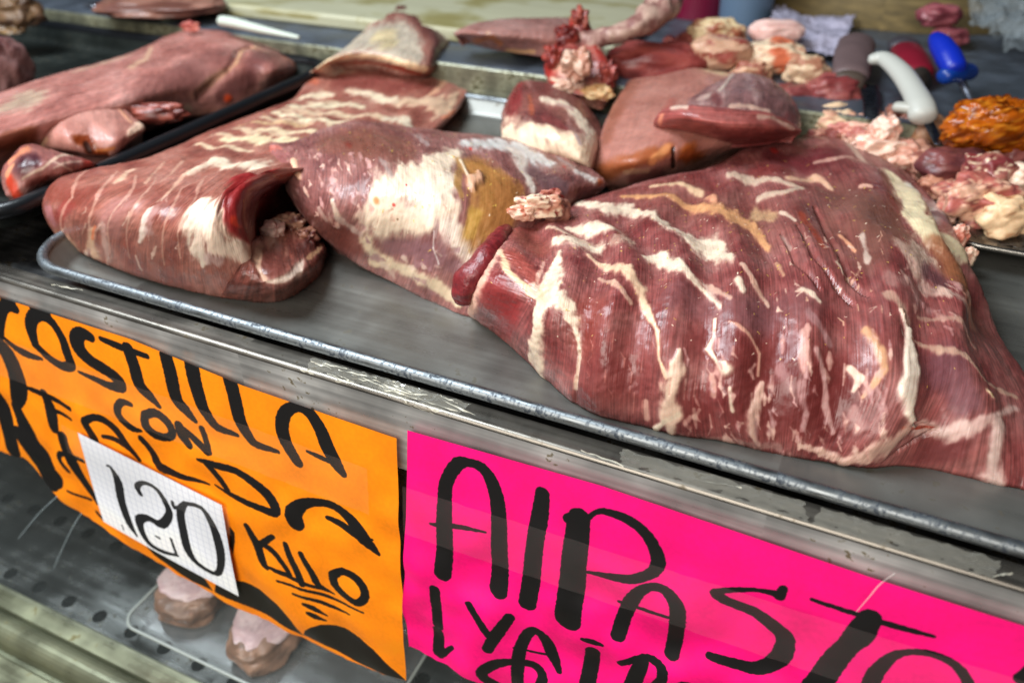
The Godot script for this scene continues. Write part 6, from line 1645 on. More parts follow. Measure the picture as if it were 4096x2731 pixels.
		[[196,148,136],0.4038,0.81,0.1704,1.08,[195,453.3,4,200.8,453.3,6.8,195,456.5,3.4],1.85],
		[[196,148,136],0.3384,0.81,0.4163,1.08,[309.7,348.7,1.3,315.5,355,2.1,315.5,361.4,1],1.14],
		[[186,139,134],0.6211,0.81,0.3707,1.08,[240.9,434.3,4.1,246.6,437.4,6.7,246.6,446.9,3.9],1.08],
		[[196,148,136],0.3816,0.81,0.5569,1.08,[172.1,453.3,8.1,177.8,453.3,14.4,189.3,453.3,8],1.53],
		[[196,148,136],0.4307,0.81,0.3628,1.08,[355.6,396.2,1.2,361.4,399.4,1.9,361.4,402.6,1],1.31],
		[[186,139,134],0.4632,0.81,0.307,1.08,[263.8,358.2,1.1,263.8,364.5,1.9,269.6,370.9,1],1.06],
		[[196,148,136],0.6207,0.81,0.4864,1.08,[223.7,462.8,5.2,252.4,456.5,6.8,258.1,456.5,3.2],1.98],
		[[207,168,152],0.4118,0.81,0.1805,1.08,[321.2,370.9,2.3,321.2,374,3.9,326.9,377.2,2],1.26],
		[[207,168,152],0.6069,0.81,0.5179,1.08,[298.3,307.5,1.3,298.3,317,2.2,304,329.7,1.1],0.85],
		[[207,168,152],0.6962,0.81,0.5894,1.08,[246.6,412.1,2.5,252.4,415.2,4,246.6,421.6,2.2],1.07],
		[[186,139,134],0.5132,0.81,0.3226,1.08,[160.6,351.8,3,154.9,374,6.7,154.9,393.1,3],0.75],
		[[196,148,136],0.5955,0.81,0.2534,1.08,[344.2,367.7,3,349.9,370.9,5,349.9,377.2,2.5],1.45],
		[[207,168,152],0.52,0.81,0.3841,1.08,[240.9,269.4,2.2,235.2,282.1,3.6,240.9,294.8,1.8],0.48],
		[[196,148,136],0.4546,0.81,0.6081,1.08,[338.4,361.4,2.7,344.2,367.7,4.5,344.2,374,2.2],1.44],
		[[146,106,108],0.493,0.81,0.3593,1.08,[453.1,427.9,1.8,458.9,431.1,3,464.6,431.1,1.5],1.35],
		[[146,106,108],0.5718,0.81,0.1506,1.08,[504.8,383.5,3.1,510.5,383.5,5.3,504.8,386.7,2.6],1.54],
		[[196,172,154],0.5757,0.81,0.5462,1.08,[493.3,377.2,2.3,499,377.2,3.8,504.8,380.4,1.9],1.49],
		[[196,172,154],0.4618,0.81,0.5787,1.08,[470.3,389.9,2.6,476.1,393.1,4.4,487.5,396.2,2.2],1.45],
		[[146,106,108],0.5004,0.81,0.3642,1.08,[481.8,446.9,3.1,487.5,462.8,5.3,493.3,459.6,2.7],0.59],
		[[146,106,108],0.4069,0.81,0.3088,1.08,[470.3,415.2,1.7,476.1,415.2,2.8,481.8,415.2,1.4],1.41],
		[[196,172,154],0.3084,0.81,0.5477,1.08,[487.5,418.4,2.1,493.3,421.6,3.5,493.3,421.6,1.8],1.42],
		[[196,172,154],0.526,0.81,0.2347,1.08,[441.7,421.6,2.6,447.4,421.6,4.3,453.1,421.6,2.1],1.28],
		[[146,106,108],0.4105,0.81,0.2966,1.08,[378.6,424.8,2.9,384.3,424.8,4.8,390,424.8,2.4],1.23],
		[[146,106,108],0.3546,0.81,0.5185,1.08,[453.1,431.1,2.1,464.6,431.1,3.5,464.6,434.3,1.7],1.34],
		[[196,172,154],0.4504,0.81,0.2487,1.08,[413,437.4,4.1,418.7,440.6,6.7,424.5,443.8,3.3],1.09],
		[[146,106,108],0.4918,0.81,0.2393,1.08,[384.3,427.9,1.9,395.8,427.9,3.2,401.5,427.9,1.6],1.27],
		[[196,172,154],0.4346,0.81,0.4408,1.08,[458.9,412.1,2.1,464.6,415.2,3.6,470.3,415.2,1.8],1.36],
		[[146,106,108],0.4563,0.81,0.1348,1.08,[372.8,431.1,3.3,378.6,431.1,5.5,390,431.1,2.7],1.23],
		[[146,106,108],0.5938,0.81,0.4112,1.08,[355.6,408.9,2.4,361.4,412.1,3.9,367.1,412.1,1.9],1.26],
		[[146,106,108],0.5368,0.81,0.4217,1.08,[487.5,437.4,3.6,493.3,440.6,6,504.8,440.6,3],1.26],
		[[196,172,154],0.5393,0.81,0.5867,1.08,[424.5,415.2,3,430.2,415.2,4.9,435.9,418.4,2.4],1.26],
		[[146,106,108],0.3812,0.81,0.5323,1.08,[522,399.4,2.7,527.7,402.6,4.6,533.4,405.7,2.3],1.56],
		[[196,172,154],0.3215,0.81,0.305,1.08,[481.8,408.9,2.1,487.5,408.9,3.4,493.3,408.9,1.7],1.47],
		[[146,106,108],0.4097,0.81,0.1355,1.08,[378.6,427.9,3.5,384.3,427.9,5.9,390,431.1,2.9],1.24],
		[[146,106,108],0.3291,0.81,0.2367,1.08,[447.4,412.1,3.2,453.1,415.2,5.4,453.1,415.2,2.7],1.31],
		[[196,172,154],0.4503,0.81,0.483,1.08,[527.7,386.7,3.6,527.7,389.9,6,539.2,393.1,3.1],1.64],
		[[196,172,154],0.5495,0.81,0.2383,1.08,[395.8,431.1,3.9,401.5,434.3,6.5,407.2,434.3,3.2],1.26],
		[[146,106,108],0.4051,0.81,0.5008,1.08,[470.3,431.1,3.4,476.1,431.1,5.7,481.8,434.3,2.8],1.41],
		[[213,176,154],0.7477,0.81,0.4533,1.08,[390,367.7,1.5,390,370.9,2.4,395.8,370.9,1.2],1.45],
		[[213,176,154],0.7972,0.81,0.5539,1.08,[372.8,336,1.4,372.8,339.2,2.3,372.8,342.3,1.2],1.32],
		[[213,176,154],0.7175,0.81,0.2535,1.08,[367.1,380.4,1,367.1,383.5,1.6,367.1,386.7,1],1.42],
		[[196,139,118],0.6555,0.81,0.4607,1.08,[470.3,339.2,1.1,476.1,342.3,1.8,476.1,345.5,1],1.35],
		[[213,176,154],0.5762,0.81,0.4991,1.08,[401.5,361.4,1,407.2,361.4,1.6,407.2,364.5,1],1.39],
		[[196,139,118],0.5583,0.81,0.188,1.08,[424.5,336,1,424.5,339.2,1.5,430.2,339.2,1],1.22],
		[[196,139,118],0.5559,0.81,0.4938,1.08,[418.7,336,1,418.7,336,1.4,418.7,339.2,1],1.21],
		[[213,176,154],0.6933,0.81,0.5029,1.08,[481.8,310.6,1.3,487.5,310.6,2.1,481.8,313.8,1.1],1.06],
		[[213,176,154],0.7606,0.81,0.486,1.08,[390,374,1.3,395.8,374,2.2,395.8,374,1.1],1.45],
		[[196,139,118],0.4729,0.81,0.2203,1.08,[384.3,358.2,1,390,361.4,1.4,384.3,364.5,1],1.42],
		[[213,176,154],0.7884,0.81,0.5492,1.08,[464.6,345.5,1,464.6,348.7,1.3,470.3,348.7,1],1.29],
		[[213,176,154],0.7754,0.81,0.3914,1.08,[447.4,348.7,1,447.4,348.7,1.5,447.4,348.7,1],1.23],
		[[196,139,118],0.4892,0.81,0.2278,1.08,[470.3,310.6,1,470.3,313.8,1.4,470.3,317,1],1.05],
		[[213,176,154],0.5034,0.81,0.4258,1.08,[464.6,336,1,464.6,339.2,1.3,464.6,339.2,1],1.29],
		[[196,139,118],0.5843,0.81,0.1557,1.08,[401.5,339.2,1,401.5,342.3,1.5,401.5,342.3,1],1.31],
		[[196,139,118],0.5331,0.81,0.2705,1.08,[361.4,389.9,1,361.4,393.1,1.7,367.1,393.1,1],1.35]
	]}

const ROLLED_SLAB := {
	"w": 619, "h": 1100, "ku": [0,0.069,0.129,0.291,0.432,0.553,0.669,0.793,0.884,0.93,1], "kv": [0,0.038,0.053,0.228,0.364,0.475,0.567,0.642,0.712,0.778,0.838,0.874,0.92,0.975,0.981,1],
	"style": [[115,57,49],[147,90,77],[164,113,101],0.22,0,0.1,0.25,60,9,1.8],
	"net": [
		[-765,-14,-952,-765,-14,-952,-765,-14,-952,-742,-14,-990,-698,-14,-1010,-644,-14,-1024,-632,-14,-1104,-631,-14,-1208,-633,-14,-1222,-633,-14,-1222,-633,-14,-1222],
		[-765,-14,-952,-774,11,-967,-774,11,-967,-749,11,-1008,-702,11,-1030,-644,11,-1045,-632,9,-1131,-633,2,-1247,-636,-5,-1265,-636,-5,-1265,-633,-14,-1222],
		[-765,-14,-952,-774,11,-967,-762,24,-954,-737,24,-996,-690,24,-1017,-631,24,-1032,-621,22,-1121,-627,10,-1247,-633,0,-1271,-636,-5,-1265,-633,-14,-1222],
		[-727,-14,-871,-733,9,-881,-721,21,-867,-693,22,-893,-646,24,-907,-604,24,-928,-576,21,-986,-555,11,-1061,-565,0,-1098,-569,-5,-1095,-572,-14,-1065],
		[-725,-14,-809,-730,13,-812,-714,27,-795,-679,30,-817,-630,31,-825,-587,30,-840,-548,27,-870,-512,16,-910,-523,1,-955,-530,-4,-957,-535,-14,-938],
		[-723,-14,-753,-726,16,-751,-707,32,-730,-664,38,-744,-615,39,-748,-570,39,-755,-529,36,-773,-487,26,-793,-504,5,-848,-512,-2,-855,-520,-14,-844],
		[-721,-14,-704,-722,19,-697,-700,37,-674,-648,45,-677,-601,47,-681,-552,48,-680,-511,47,-688,-474,41,-701,-497,11,-766,-509,2,-778,-517,-14,-775],
		[-720,-14,-660,-720,21,-649,-695,40,-623,-634,52,-618,-585,56,-616,-537,59,-613,-497,59,-616,-482,51,-643,-505,18,-707,-519,7,-724,-529,-14,-727],
		[-722,-14,-620,-721,23,-606,-694,44,-579,-621,60,-564,-566,66,-555,-524,71,-554,-489,72,-556,-488,64,-588,-509,31,-647,-530,15,-672,-541,-14,-681],
		[-734,-14,-591,-733,25,-574,-704,47,-546,-610,65,-517,-551,74,-503,-510,81,-500,-489,83,-508,-490,81,-536,-497,56,-573,-526,32,-606,-540,-14,-623],
		[-748,-14,-566,-748,26,-548,-718,48,-520,-604,68,-479,-542,76,-464,-498,84,-458,-480,87,-463,-476,86,-478,-480,69,-510,-510,40,-543,-527,-14,-564],
		[-757,-14,-540,-758,25,-520,-728,45,-493,-610,63,-451,-543,68,-437,-497,70,-433,-472,71,-437,-463,68,-454,-477,48,-489,-508,27,-523,-525,-14,-545],
		[-742,-14,-510,-747,12,-491,-728,25,-471,-634,38,-445,-567,36,-437,-517,35,-436,-479,36,-438,-458,32,-454,-470,17,-479,-487,6,-498,-500,-14,-517],
		[-717,-14,-496,-727,-10,-481,-728,-8,-474,-672,-10,-461,-598,-10,-451,-542,-10,-450,-496,-10,-454,-464,-10,-463,-464,-12,-468,-468,-13,-474,-477,-14,-489],
		[-717,-14,-496,-727,-10,-481,-727,-10,-481,-672,-11,-468,-600,-11,-458,-544,-11,-457,-500,-11,-461,-469,-11,-470,-468,-13,-474,-468,-13,-474,-477,-14,-489],
		[-717,-14,-496,-717,-14,-496,-717,-14,-496,-666,-14,-484,-599,-14,-474,-548,-14,-474,-507,-14,-477,-478,-14,-486,-477,-14,-489,-477,-14,-489,-477,-14,-489]
	],
	"strokes": [
		[[116,52,41],0.7,0.25,0,0.9,[97.3,975.5,38.2,132.4,975.5,24,147.9,954.7,20.2],1.21],
		[[136,54,49],0.7,0.37,0,0.9,[120.7,1017,20.5,132.4,996.2,16.6],1.07],
		[[161,108,112],0.7,0.5,0,0.9,[93.4,1010.1,19.1,101.2,1030.8,19.6],1.77],
		[[155,103,97],0.7,0.43,0,0.9,[206.3,961.6,32.6,218,1003.1,23.4],1.08],
		[[176,135,117],0.6,0.37,0,2.34,[233.6,767.9,28.5,303.7,774.8,43,334.8,761,49.3],0.96],
		[[218,196,172],1,0.56,0.8,0.9,[233.6,767.9,13.5,303.7,774.8,23.9,334.8,761,28.4],0.96],
		[[175,133,115],0.6,0.37,0,2.34,[233.6,837.1,20.9,233.6,802.5,30.8,253.1,774.8,37],1.06],
		[[215,191,167],1,0.62,0.6,0.9,[233.6,837.1,7.8,233.6,802.5,15.2,253.1,774.8,19.6],1.06],
		[[177,137,120],0.6,0.37,0,2.34,[354.3,927,39,365.9,947.8,59.9,377.6,982.4,41.9,389.3,1003.1,30.6,389.3,1017,13.5],1.71],
		[[220,200,181],1,0.37,0.9,0.9,[354.3,927,20.7,365.9,947.8,37,377.6,982.4,25.1,389.3,1003.1,17.4,389.3,1017,5],1.71],
		[[176,135,118],0.6,0.37,0,2.34,[385.4,934,84.8,420.5,961.6,78.2,432.1,982.4,55.5,478.8,989.3,60.9,502.2,1003.1,44.5],2.42],
		[[218,194,174],1,0.43,0.9,0.9,[385.4,934,53.2,420.5,961.6,50.5,432.1,982.4,34.8,478.8,989.3,37.6,502.2,1003.1,24.8],2.42],
		[[186,157,150],0.7,0.74,0,0.9,[404.9,1003.1,15.5,428.2,1003.1,12.6],1.49],
		[[175,135,119],0.6,0.37,0,2.34,[260.8,947.8,16.3,268.6,968.6,15.3,272.5,982.4,16.9,272.5,1003.1,10.7],1.16],
		[[215,194,179],0.95,0.56,0.5,0.9,[260.8,947.8,6.4,268.6,968.6,6.8,272.5,982.4,8.3,272.5,1003.1,4],1.16],
		[[175,139,136],0.55,0.74,0,0.9,[272.5,954.7,11.9,284.2,982.4,8],1.17],
		[[196,155,132],0.8,0.56,0,0.9,[218,795.6,5,245.3,892.5,4.3,256.9,934,4.4],1.26],
		[[173,120,104],0.6,0.37,0,2.34,[128.5,850.9,18.7,151.8,906.3,14.1,155.7,927,10.8],0.93],
		[[200,163,138],0.9,0.5,0,0.9,[128.5,850.9,6.9,151.8,906.3,5.2,155.7,927,3.1],0.93],
		[[186,144,123],0.7,0.5,0,0.9,[155.7,809.4,3.5,183,892.5,3.1],0.91],
		[[186,144,123],0.7,0.5,0,0.9,[179.1,788.7,3.9,206.3,878.6,2.7],1.02],
		[[175,122,104],0.6,0.37,0,2.34,[186.9,1017,14.3,186.9,1044.7,18.8,198.5,1058.5,21],0.88],
		[[205,168,138],0.9,0.62,0.6,0.9,[186.9,1017,6.4,186.9,1044.7,9.3,198.5,1058.5,11.1],0.88],
		[[208,117,81],0.8,0.5,0,0.9,[190.8,1010.1,3.2,190.8,1030.8,3.3],0.95],
		[[180,144,132],0.7,0.68,0,0.9,[202.4,1003.1,7.8,214.1,1030.8,6.2,221.9,1058.5,5.5],0.83],
		[[203,176,159],0.8,0.5,0,0.9,[268.6,1030.8,2.3,276.4,1051.6,3],0.85],
		[[186,148,123],0.7,0.68,0,0.9,[105.1,1058.5,17.3,147.9,1065.4,24.2],1.17],
		[[130,31,31],1,0.31,1.6,0.9,[467.2,850.9,53.8,373.7,830.2,44.3,478.8,920.1,53.3,478.8,940.9,41.2,490.5,961.6,28.5,510,975.5,18.4],2.16],
		[[171,111,94],0.6,0.37,0,2.34,[521.7,878.6,24.4,521.7,913.2,25.6,521.7,940.9,25.3,525.6,954.7,27.2],1.59],
		[[196,139,112],0.95,0.43,0.6,0.9,[521.7,878.6,12.3,521.7,913.2,13.6,521.7,940.9,13.1,525.6,954.7,13.3],1.59],
		[[89,25,29],1,0.31,0,0.9,[548.9,878.6,30.4,560.6,920.1,41.3,552.8,947.8,38.7],2.48],
		[[184,54,32],0.8,0.37,0,0.9,[482.7,954.7,13.5,494.4,961.6,7.9],2.5],
		[[175,131,113],0.6,0.37,0,2.34,[443.8,940.9,26.8,439.9,954.7,25.8,463.3,975.5,22.1],2.5],
		[[215,185,163],0.9,0.37,0.6,0.9,[443.8,940.9,10,439.9,954.7,10.6,463.3,975.5,9.1],2.5],
		[[203,172,154],0.502,0.81,0.2427,1.08,[183,1051.6,1.7,175.2,1065.4,6.7,175.2,1072.3,2.6],0.91],
		[[203,172,154],0.5776,0.81,0.3472,1.08,[136.3,1023.9,1,136.3,1030.8,1.7,120.7,1044.7,1.2],1.19],
		[[203,172,154],0.5595,0.81,0.6077,1.08,[377.6,996.2,1.8,377.6,1003.1,2.8,369.8,1010.1,1.3],1.33],
		[[180,139,127],0.4605,0.81,0.1986,1.08,[136.3,1072.3,4.5,136.3,1072.3,7.4,136.3,1072.3,3.7],1.38],
		[[203,172,154],0.349,0.81,0.3677,1.08,[284.2,975.5,1,284.2,989.3,1.4,288.1,996.2,1],1.02],
		[[180,139,127],0.5006,0.81,0.2853,1.08,[299.8,940.9,2.6,303.7,947.8,4.2,303.7,954.7,2],1.54],
		[[203,172,154],0.4966,0.81,0.4062,1.08,[229.7,961.6,1.2,237.5,975.5,1.8,241.4,982.4,1],1.16],
		[[203,172,154],0.5506,0.81,0.5535,1.08,[284.2,947.8,1.8,288.1,954.7,2.9,288.1,961.6,1.4],1.35],
		[[203,172,154],0.6108,0.81,0.3149,1.08,[221.9,1044.7,1,218,1058.5,1.8,218,1072.3,1.5],0.72],
		[[203,172,154],0.6533,0.81,0.3753,1.08,[299.8,1003.1,2.1,295.9,1017,3.4,295.9,1023.9,1.7],0.97],
		[[180,139,127],0.323,0.81,0.2698,1.08,[206.3,968.6,1.1,210.2,982.4,1.7,214.1,989.3,1],1.03],
		[[203,172,154],0.6934,0.81,0.5078,1.08,[338.7,989.3,1.2,334.8,996.2,2,338.7,996.2,1],1.18],
		[[203,172,154],0.6598,0.81,0.3102,1.08,[229.7,961.6,1.8,233.6,975.5,2.8,233.6,989.3,1.3],1.13],
		[[203,172,154],0.5137,0.81,0.2635,1.08,[175.2,1010.1,1.5,175.2,1017,2.6,171.3,1030.8,1.4],1.05],
		[[203,172,154],0.6407,0.81,0.4239,1.08,[253.1,913.2,3.6,260.8,927,5.6,268.6,934,2.5],1.46],
		[[203,172,154],0.3747,0.81,0.4537,1.08,[198.5,1003.1,2,194.7,1017,3.3,194.7,1030.8,1.7],0.94],
		[[180,139,127],0.4975,0.81,0.2342,1.08,[264.7,920.1,1.8,268.6,927,2.8,280.3,934,1.3],1.44],
		[[203,172,154],0.6163,0.81,0.1241,1.08,[163.5,982.4,1.8,167.4,989.3,3,163.5,996.2,1.5],0.96],
		[[180,139,127],0.5983,0.81,0.2472,1.08,[198.5,940.9,1.3,206.3,947.8,2.1,214.1,961.6,1],1.46],
		[[203,172,154],0.5182,0.81,0.1512,1.08,[179.1,1058.5,2.5,175.2,1072.3,7,175.2,1072.3,3.5],0.98],
		[[203,172,154],0.3255,0.81,0.5436,1.08,[260.8,961.6,1.4,264.7,968.6,2.1,268.6,982.4,1],1.19],
		[[203,172,154],0.5506,0.81,0.54,1.08,[358.2,954.7,3.3,354.3,954.7,5.4,354.3,961.6,2.5],1.92],
		[[180,139,127],0.6503,0.81,0.1566,1.08,[365.9,968.6,2.5,365.9,975.5,4,362.1,989.3,1.8],1.54],
		[[180,139,127],0.4824,0.81,0.2429,1.08,[128.5,1072.3,2.8,132.4,1072.3,4.5,132.4,1072.3,2.3],1.46],
		[[196,155,136],0.55,0.56,0.2,0.9,[116.8,878.6,2.8,167.4,961.6,2.6,183,1017,2.1,186.9,1058.5,1.9],0.96],
		[[196,155,136],0.55,0.56,0.2,0.9,[159.6,885.5,2.2,202.4,954.7,2.9,218,1017,1.9,225.8,1051.6,1.6],0.95],
		[[196,155,136],0.55,0.56,0.2,0.9,[183,864.8,2.6,229.7,947.8,3.3,245.3,1003.1,2,256.9,1037.7,1.6],1.11],
		[[196,155,136],0.55,0.56,0.2,0.9,[260.8,857.9,3.1,295.9,940.9,3.1,307.6,989.3,2.1,315.3,1030.8,1.6],1.18],
		[[196,155,136],0.55,0.56,0.2,0.9,[276.4,830.2,2.9,327,934,3.7,334.8,975.5,2.4,346.5,1010.1,1.7],1.26],
		[[196,155,136],0.55,0.56,0.2,0.9,[85.6,913.2,4.9,132.4,975.5,2.4,124.6,1037.7,3,128.5,1072.3,4],1.38],
		[[176,126,108],0.6,0.37,0,2.34,[124.6,691.8,22.5,194.7,705.7,27.4,260.8,698.7,21.6],0.95],
		[[207,181,150],0.9,0.43,0.5,0.9,[124.6,691.8,7.2,194.7,705.7,11.8,260.8,698.7,8],0.95],
		[[176,126,108],0.6,0.37,0,2.34,[112.9,629.6,26.5,186.9,643.4,27.6,256.9,643.4,21.8],0.96],
		[[207,181,150],0.9,0.43,0.5,0.9,[112.9,629.6,8.4,186.9,643.4,11.9,256.9,643.4,8.1],0.96],
		[[176,126,108],0.6,0.37,0,2.34,[128.5,588.1,23.6,198.5,601.9,26.7,268.6,601.9,19.8],0.73],
		[[207,181,150],0.9,0.43,0.5,0.9,[128.5,588.1,7.5,198.5,601.9,11.5,268.6,601.9,7.3],0.73],
		[[176,126,108],0.6,0.37,0,2.34,[147.9,505,24.3,218,518.9,25.9,280.3,511.9,19.2],0.63],
		[[207,181,150],0.9,0.43,0.5,0.9,[147.9,505,7.7,218,518.9,11.1,280.3,511.9,7.1],0.63],
		[[176,126,108],0.6,0.37,0,2.34,[151.8,428.9,26.1,221.9,442.8,26.2,288.1,442.8,19.5],0.62],
		[[207,181,150],0.9,0.43,0.5,0.9,[151.8,428.9,8.3,221.9,442.8,11.3,288.1,442.8,7.2],0.62],
		[[176,126,108],0.6,0.37,0,2.34,[179.1,332.1,30,241.4,339,28.5,315.3,359.7,20.1],0.49],
		[[207,181,150],0.9,0.43,0.5,0.9,[179.1,332.1,9.5,241.4,339,12.3,315.3,359.7,7.5],0.49],
		[[176,126,108],0.6,0.37,0,2.34,[229.7,435.8,19.1,284.2,428.9,23.1,350.4,442.8,17.5],0.56],
		[[207,181,150],0.9,0.43,0.5,0.9,[229.7,435.8,6.1,284.2,428.9,9.9,350.4,442.8,6.5],0.56],
		[[176,126,108],0.6,0.37,0,2.34,[295.9,428.9,17,346.5,428.9,21,408.8,449.7,15.5],0.53],
		[[207,181,150],0.9,0.43,0.5,0.9,[295.9,428.9,5.4,346.5,428.9,9,408.8,449.7,5.8],0.53],
		[[176,126,108],0.6,0.37,0,2.34,[311.4,511.9,16.6,362.1,518.9,20.1,416.6,518.9,15.1],0.56],
		[[207,181,150],0.9,0.43,0.5,0.9,[311.4,511.9,5.3,362.1,518.9,8.6,416.6,518.9,5.6],0.56],
		[[176,126,108],0.6,0.37,0,2.34,[365.9,498.1,14.9,412.7,505,18.2,459.4,491.2,13.8],0.52],
		[[207,181,150],0.9,0.43,0.5,0.9,[365.9,498.1,4.7,412.7,505,7.8,459.4,491.2,5.1],0.52],
		[[175,134,110],0.6,0.37,0,2.34,[163.5,657.2,26.7,233.6,643.4,41.7,288.1,636.5,38,315.3,622.6,26.2],0.83],
		[[215,192,156],1,0.56,0.6,0.9,[163.5,657.2,11,233.6,643.4,22.7,288.1,636.5,21.5,315.3,622.6,12.9],0.83],
		[[173,131,110],0.6,0.37,0,2.34,[190.8,581.1,24.1,264.7,581.1,25.9,303.7,567.3,22.6,327,560.4,19.8],0.68],
		[[211,187,154],1,0.5,0.6,0.9,[190.8,581.1,9.5,264.7,581.1,11.5,303.7,567.3,10.1,327,560.4,8.1],0.68],
		[[171,120,98],0.6,0.37,0,2.34,[120.7,546.5,26.2,206.3,539.6,21.7,268.6,525.8,21.8],0.74],
		[[196,163,123],0.9,0.56,0.4,0.9,[120.7,546.5,7.8,206.3,539.6,7.9,268.6,525.8,8.6],0.74],
		[[175,135,113],0.6,0.37,0,2.34,[147.9,456.6,27.4,245.3,484.3,26.9,311.4,491.2,21.6,338.7,456.6,18.2],0.6],
		[[215,194,163],1,0.43,0.6,0.9,[147.9,456.6,9.5,245.3,484.3,12,311.4,491.2,8.9,338.7,456.6,6.8],0.6],
		[[173,133,113],0.6,0.37,0,2.34,[155.7,394.3,29.7,221.9,387.4,34.8,260.8,345.9,36,315.3,359.7,22.6],0.5],
		[[211,191,161],1,0.5,0.6,0.9,[155.7,394.3,10.3,221.9,387.4,17.2,260.8,345.9,17.8,315.3,359.7,9.3],0.5],
		[[173,131,112],0.6,0.37,0,2.34,[112.9,262.9,38.4,167.4,249.1,38.9,202.4,262.9,24.6],0.56],
		[[209,187,159],1,0.5,0.6,0.9,[112.9,262.9,15.1,167.4,249.1,19.2,202.4,262.9,10.1],0.56],
		[[176,136,116],0.6,0.37,0,2.34,[233.6,214.5,22.5,280.3,235.2,25.1,346.5,297.5,26.8,389.3,352.8,16.4],0.4],
		[[218,198,170],1,0.43,0.6,0.9,[233.6,214.5,10,280.3,235.2,12.4,346.5,297.5,13.3,389.3,352.8,6.1],0.4],
		[[170,131,113],0.6,0.37,0,2.34,[401,442.8,21.7,432.1,456.6,18.8,455.5,484.3,15.2],0.51],
		[[203,185,161],1,0.5,0.5,0.9,[401,442.8,10.3,432.1,456.6,8.9,455.5,484.3,6.3],0.51],
		[[175,122,105],0.6,0.37,0,2.34,[385.4,332.1,29,428.2,332.1,34.1,482.7,380.5,38.6,475,311.3,26],0.51],
		[[205,172,143],0.95,0.56,0.8,0.9,[385.4,332.1,15.3,428.2,332.1,19.9,482.7,380.5,21.5,475,311.3,12.8],0.51],
		[[200,122,90],0.9,0.56,0.8,0.9,[494.4,415.1,12.3,552.8,373.6,50.7,552.8,352.8,25.7],1.28],
		[[196,148,118],0.85,0.56,0.6,0.9,[428.2,276.7,10.1,432.1,186.8,9.8,428.2,131.4,6.2],0.4],
		[[113,56,50],0.7,0.19,0,0.9,[198.5,166,26.9,272.5,166,21.7,350.4,200.6,22.8],0.42],
		[[81,32,38],0.9,0.19,0,0.9,[475,96.9,41.6,467.2,193.7,28.3],0.44],
		[[184,99,72],0.7,0.5,0,0.9,[85.6,83,32.7,124.6,152.2,11.5],0.61],
		[[200,166,136],0.8,0.5,0,0.9,[147.9,96.9,6.8,218,89.9,6.1],0.43]
	]}

const ROLLED_LEAF := {
	"w": 202, "h": 154, "ku": [0,0.107,0.202,0.357,0.475,0.661,0.932,0.96,1], "kv": [0,0.02,0.029,0.209,0.316,0.443,0.615,0.765,0.869,1],
	"style": [[74,37,34],[110,61,52],[136,84,74],0.3,0,0.3,0.6],
	"net": [
		[-497,-14,-463,-497,-14,-463,-497,-14,-463,-461,-14,-471,-445,-14,-487,-446,-14,-521,-460,-14,-559,-460,-14,-559,-460,-14,-559],
		[-497,-14,-463,-499,-13,-459,-499,-13,-459,-461,-13,-468,-443,-13,-486,-444,-13,-522,-460,-13,-563,-460,-13,-563,-460,-14,-559],
		[-497,-14,-463,-499,-13,-459,-499,-12,-457,-460,-12,-466,-442,-12,-484,-443,-12,-521,-459,-12,-564,-460,-13,-563,-460,-14,-559],
		[-489,-14,-465,-486,4,-456,-472,13,-442,-437,18,-446,-422,18,-464,-428,13,-503,-450,5,-549,-458,-1,-558,-462,-14,-558],
		[-489,-14,-474,-482,13,-463,-461,28,-441,-435,30,-448,-427,26,-469,-436,19,-509,-466,1,-566,-472,-4,-572,-474,-14,-570],
		[-493,-14,-487,-485,18,-475,-461,35,-450,-445,34,-462,-442,28,-485,-451,20,-524,-481,0,-581,-487,-5,-586,-487,-14,-583],
		[-501,-14,-505,-494,19,-494,-470,37,-469,-467,31,-489,-465,26,-510,-470,20,-543,-496,0,-595,-501,-5,-600,-501,-14,-596],
		[-511,-14,-521,-505,18,-512,-481,36,-488,-486,28,-512,-484,24,-531,-486,20,-560,-508,0,-606,-512,-5,-611,-511,-14,-605],
		[-511,-14,-521,-505,18,-512,-505,18,-512,-505,13,-533,-501,11,-550,-500,8,-576,-512,-5,-611,-512,-5,-611,-511,-14,-605],
		[-511,-14,-521,-511,-14,-521,-511,-14,-521,-509,-14,-539,-505,-14,-554,-503,-14,-577,-511,-14,-605,-511,-14,-605,-511,-14,-605]
	],
	"strokes": [
		[[109,58,50],1,0.19,-0.4,0.9,[80,67.8,17.5,82.6,59.1,12.6],0.77],
		[[146,99,86],0.6,0.37,0,2.34,[59.7,98.8,19.7,63.5,64.9,8.4,71.1,44.6,7.5],0.81],
		[[196,159,136],1,0.43,1,0.9,[59.7,98.8,10.9,63.5,64.9,3.6,71.1,44.6,3.2],0.81],
		[[153,110,100],0.6,0.37,0,2.34,[75,39.7,6.5,88.9,39.7,9,109.3,43.6,17.1,118.2,47.5,12.3],0.81],
		[[213,189,172],1,0.37,1.2,0.9,[75,39.7,2.8,88.9,39.7,4.4,109.3,43.6,9.2,118.2,47.5,5.5],0.81],
		[[146,97,86],0.6,0.37,0,2.34,[76.2,115.3,20.7,82.6,100.7,15.4],0.68],
		[[196,154,136],0.9,0.5,1,0.9,[76.2,115.3,11.4,82.6,100.7,8],0.68],
		[[116,54,47],0.9,0.5,1,0.9,[109.3,93.9,12.3,141,85.2,13],1.09],
		[[184,144,108],0.8,0.56,0,0.9,[133.4,47.5,5.6,170.2,40.7,7.5],1.37],
		[[165,108,90],0.8,0.62,1.5,0.9,[106.7,124.9,29.2,130.9,124,26.9],0.65]
	]}

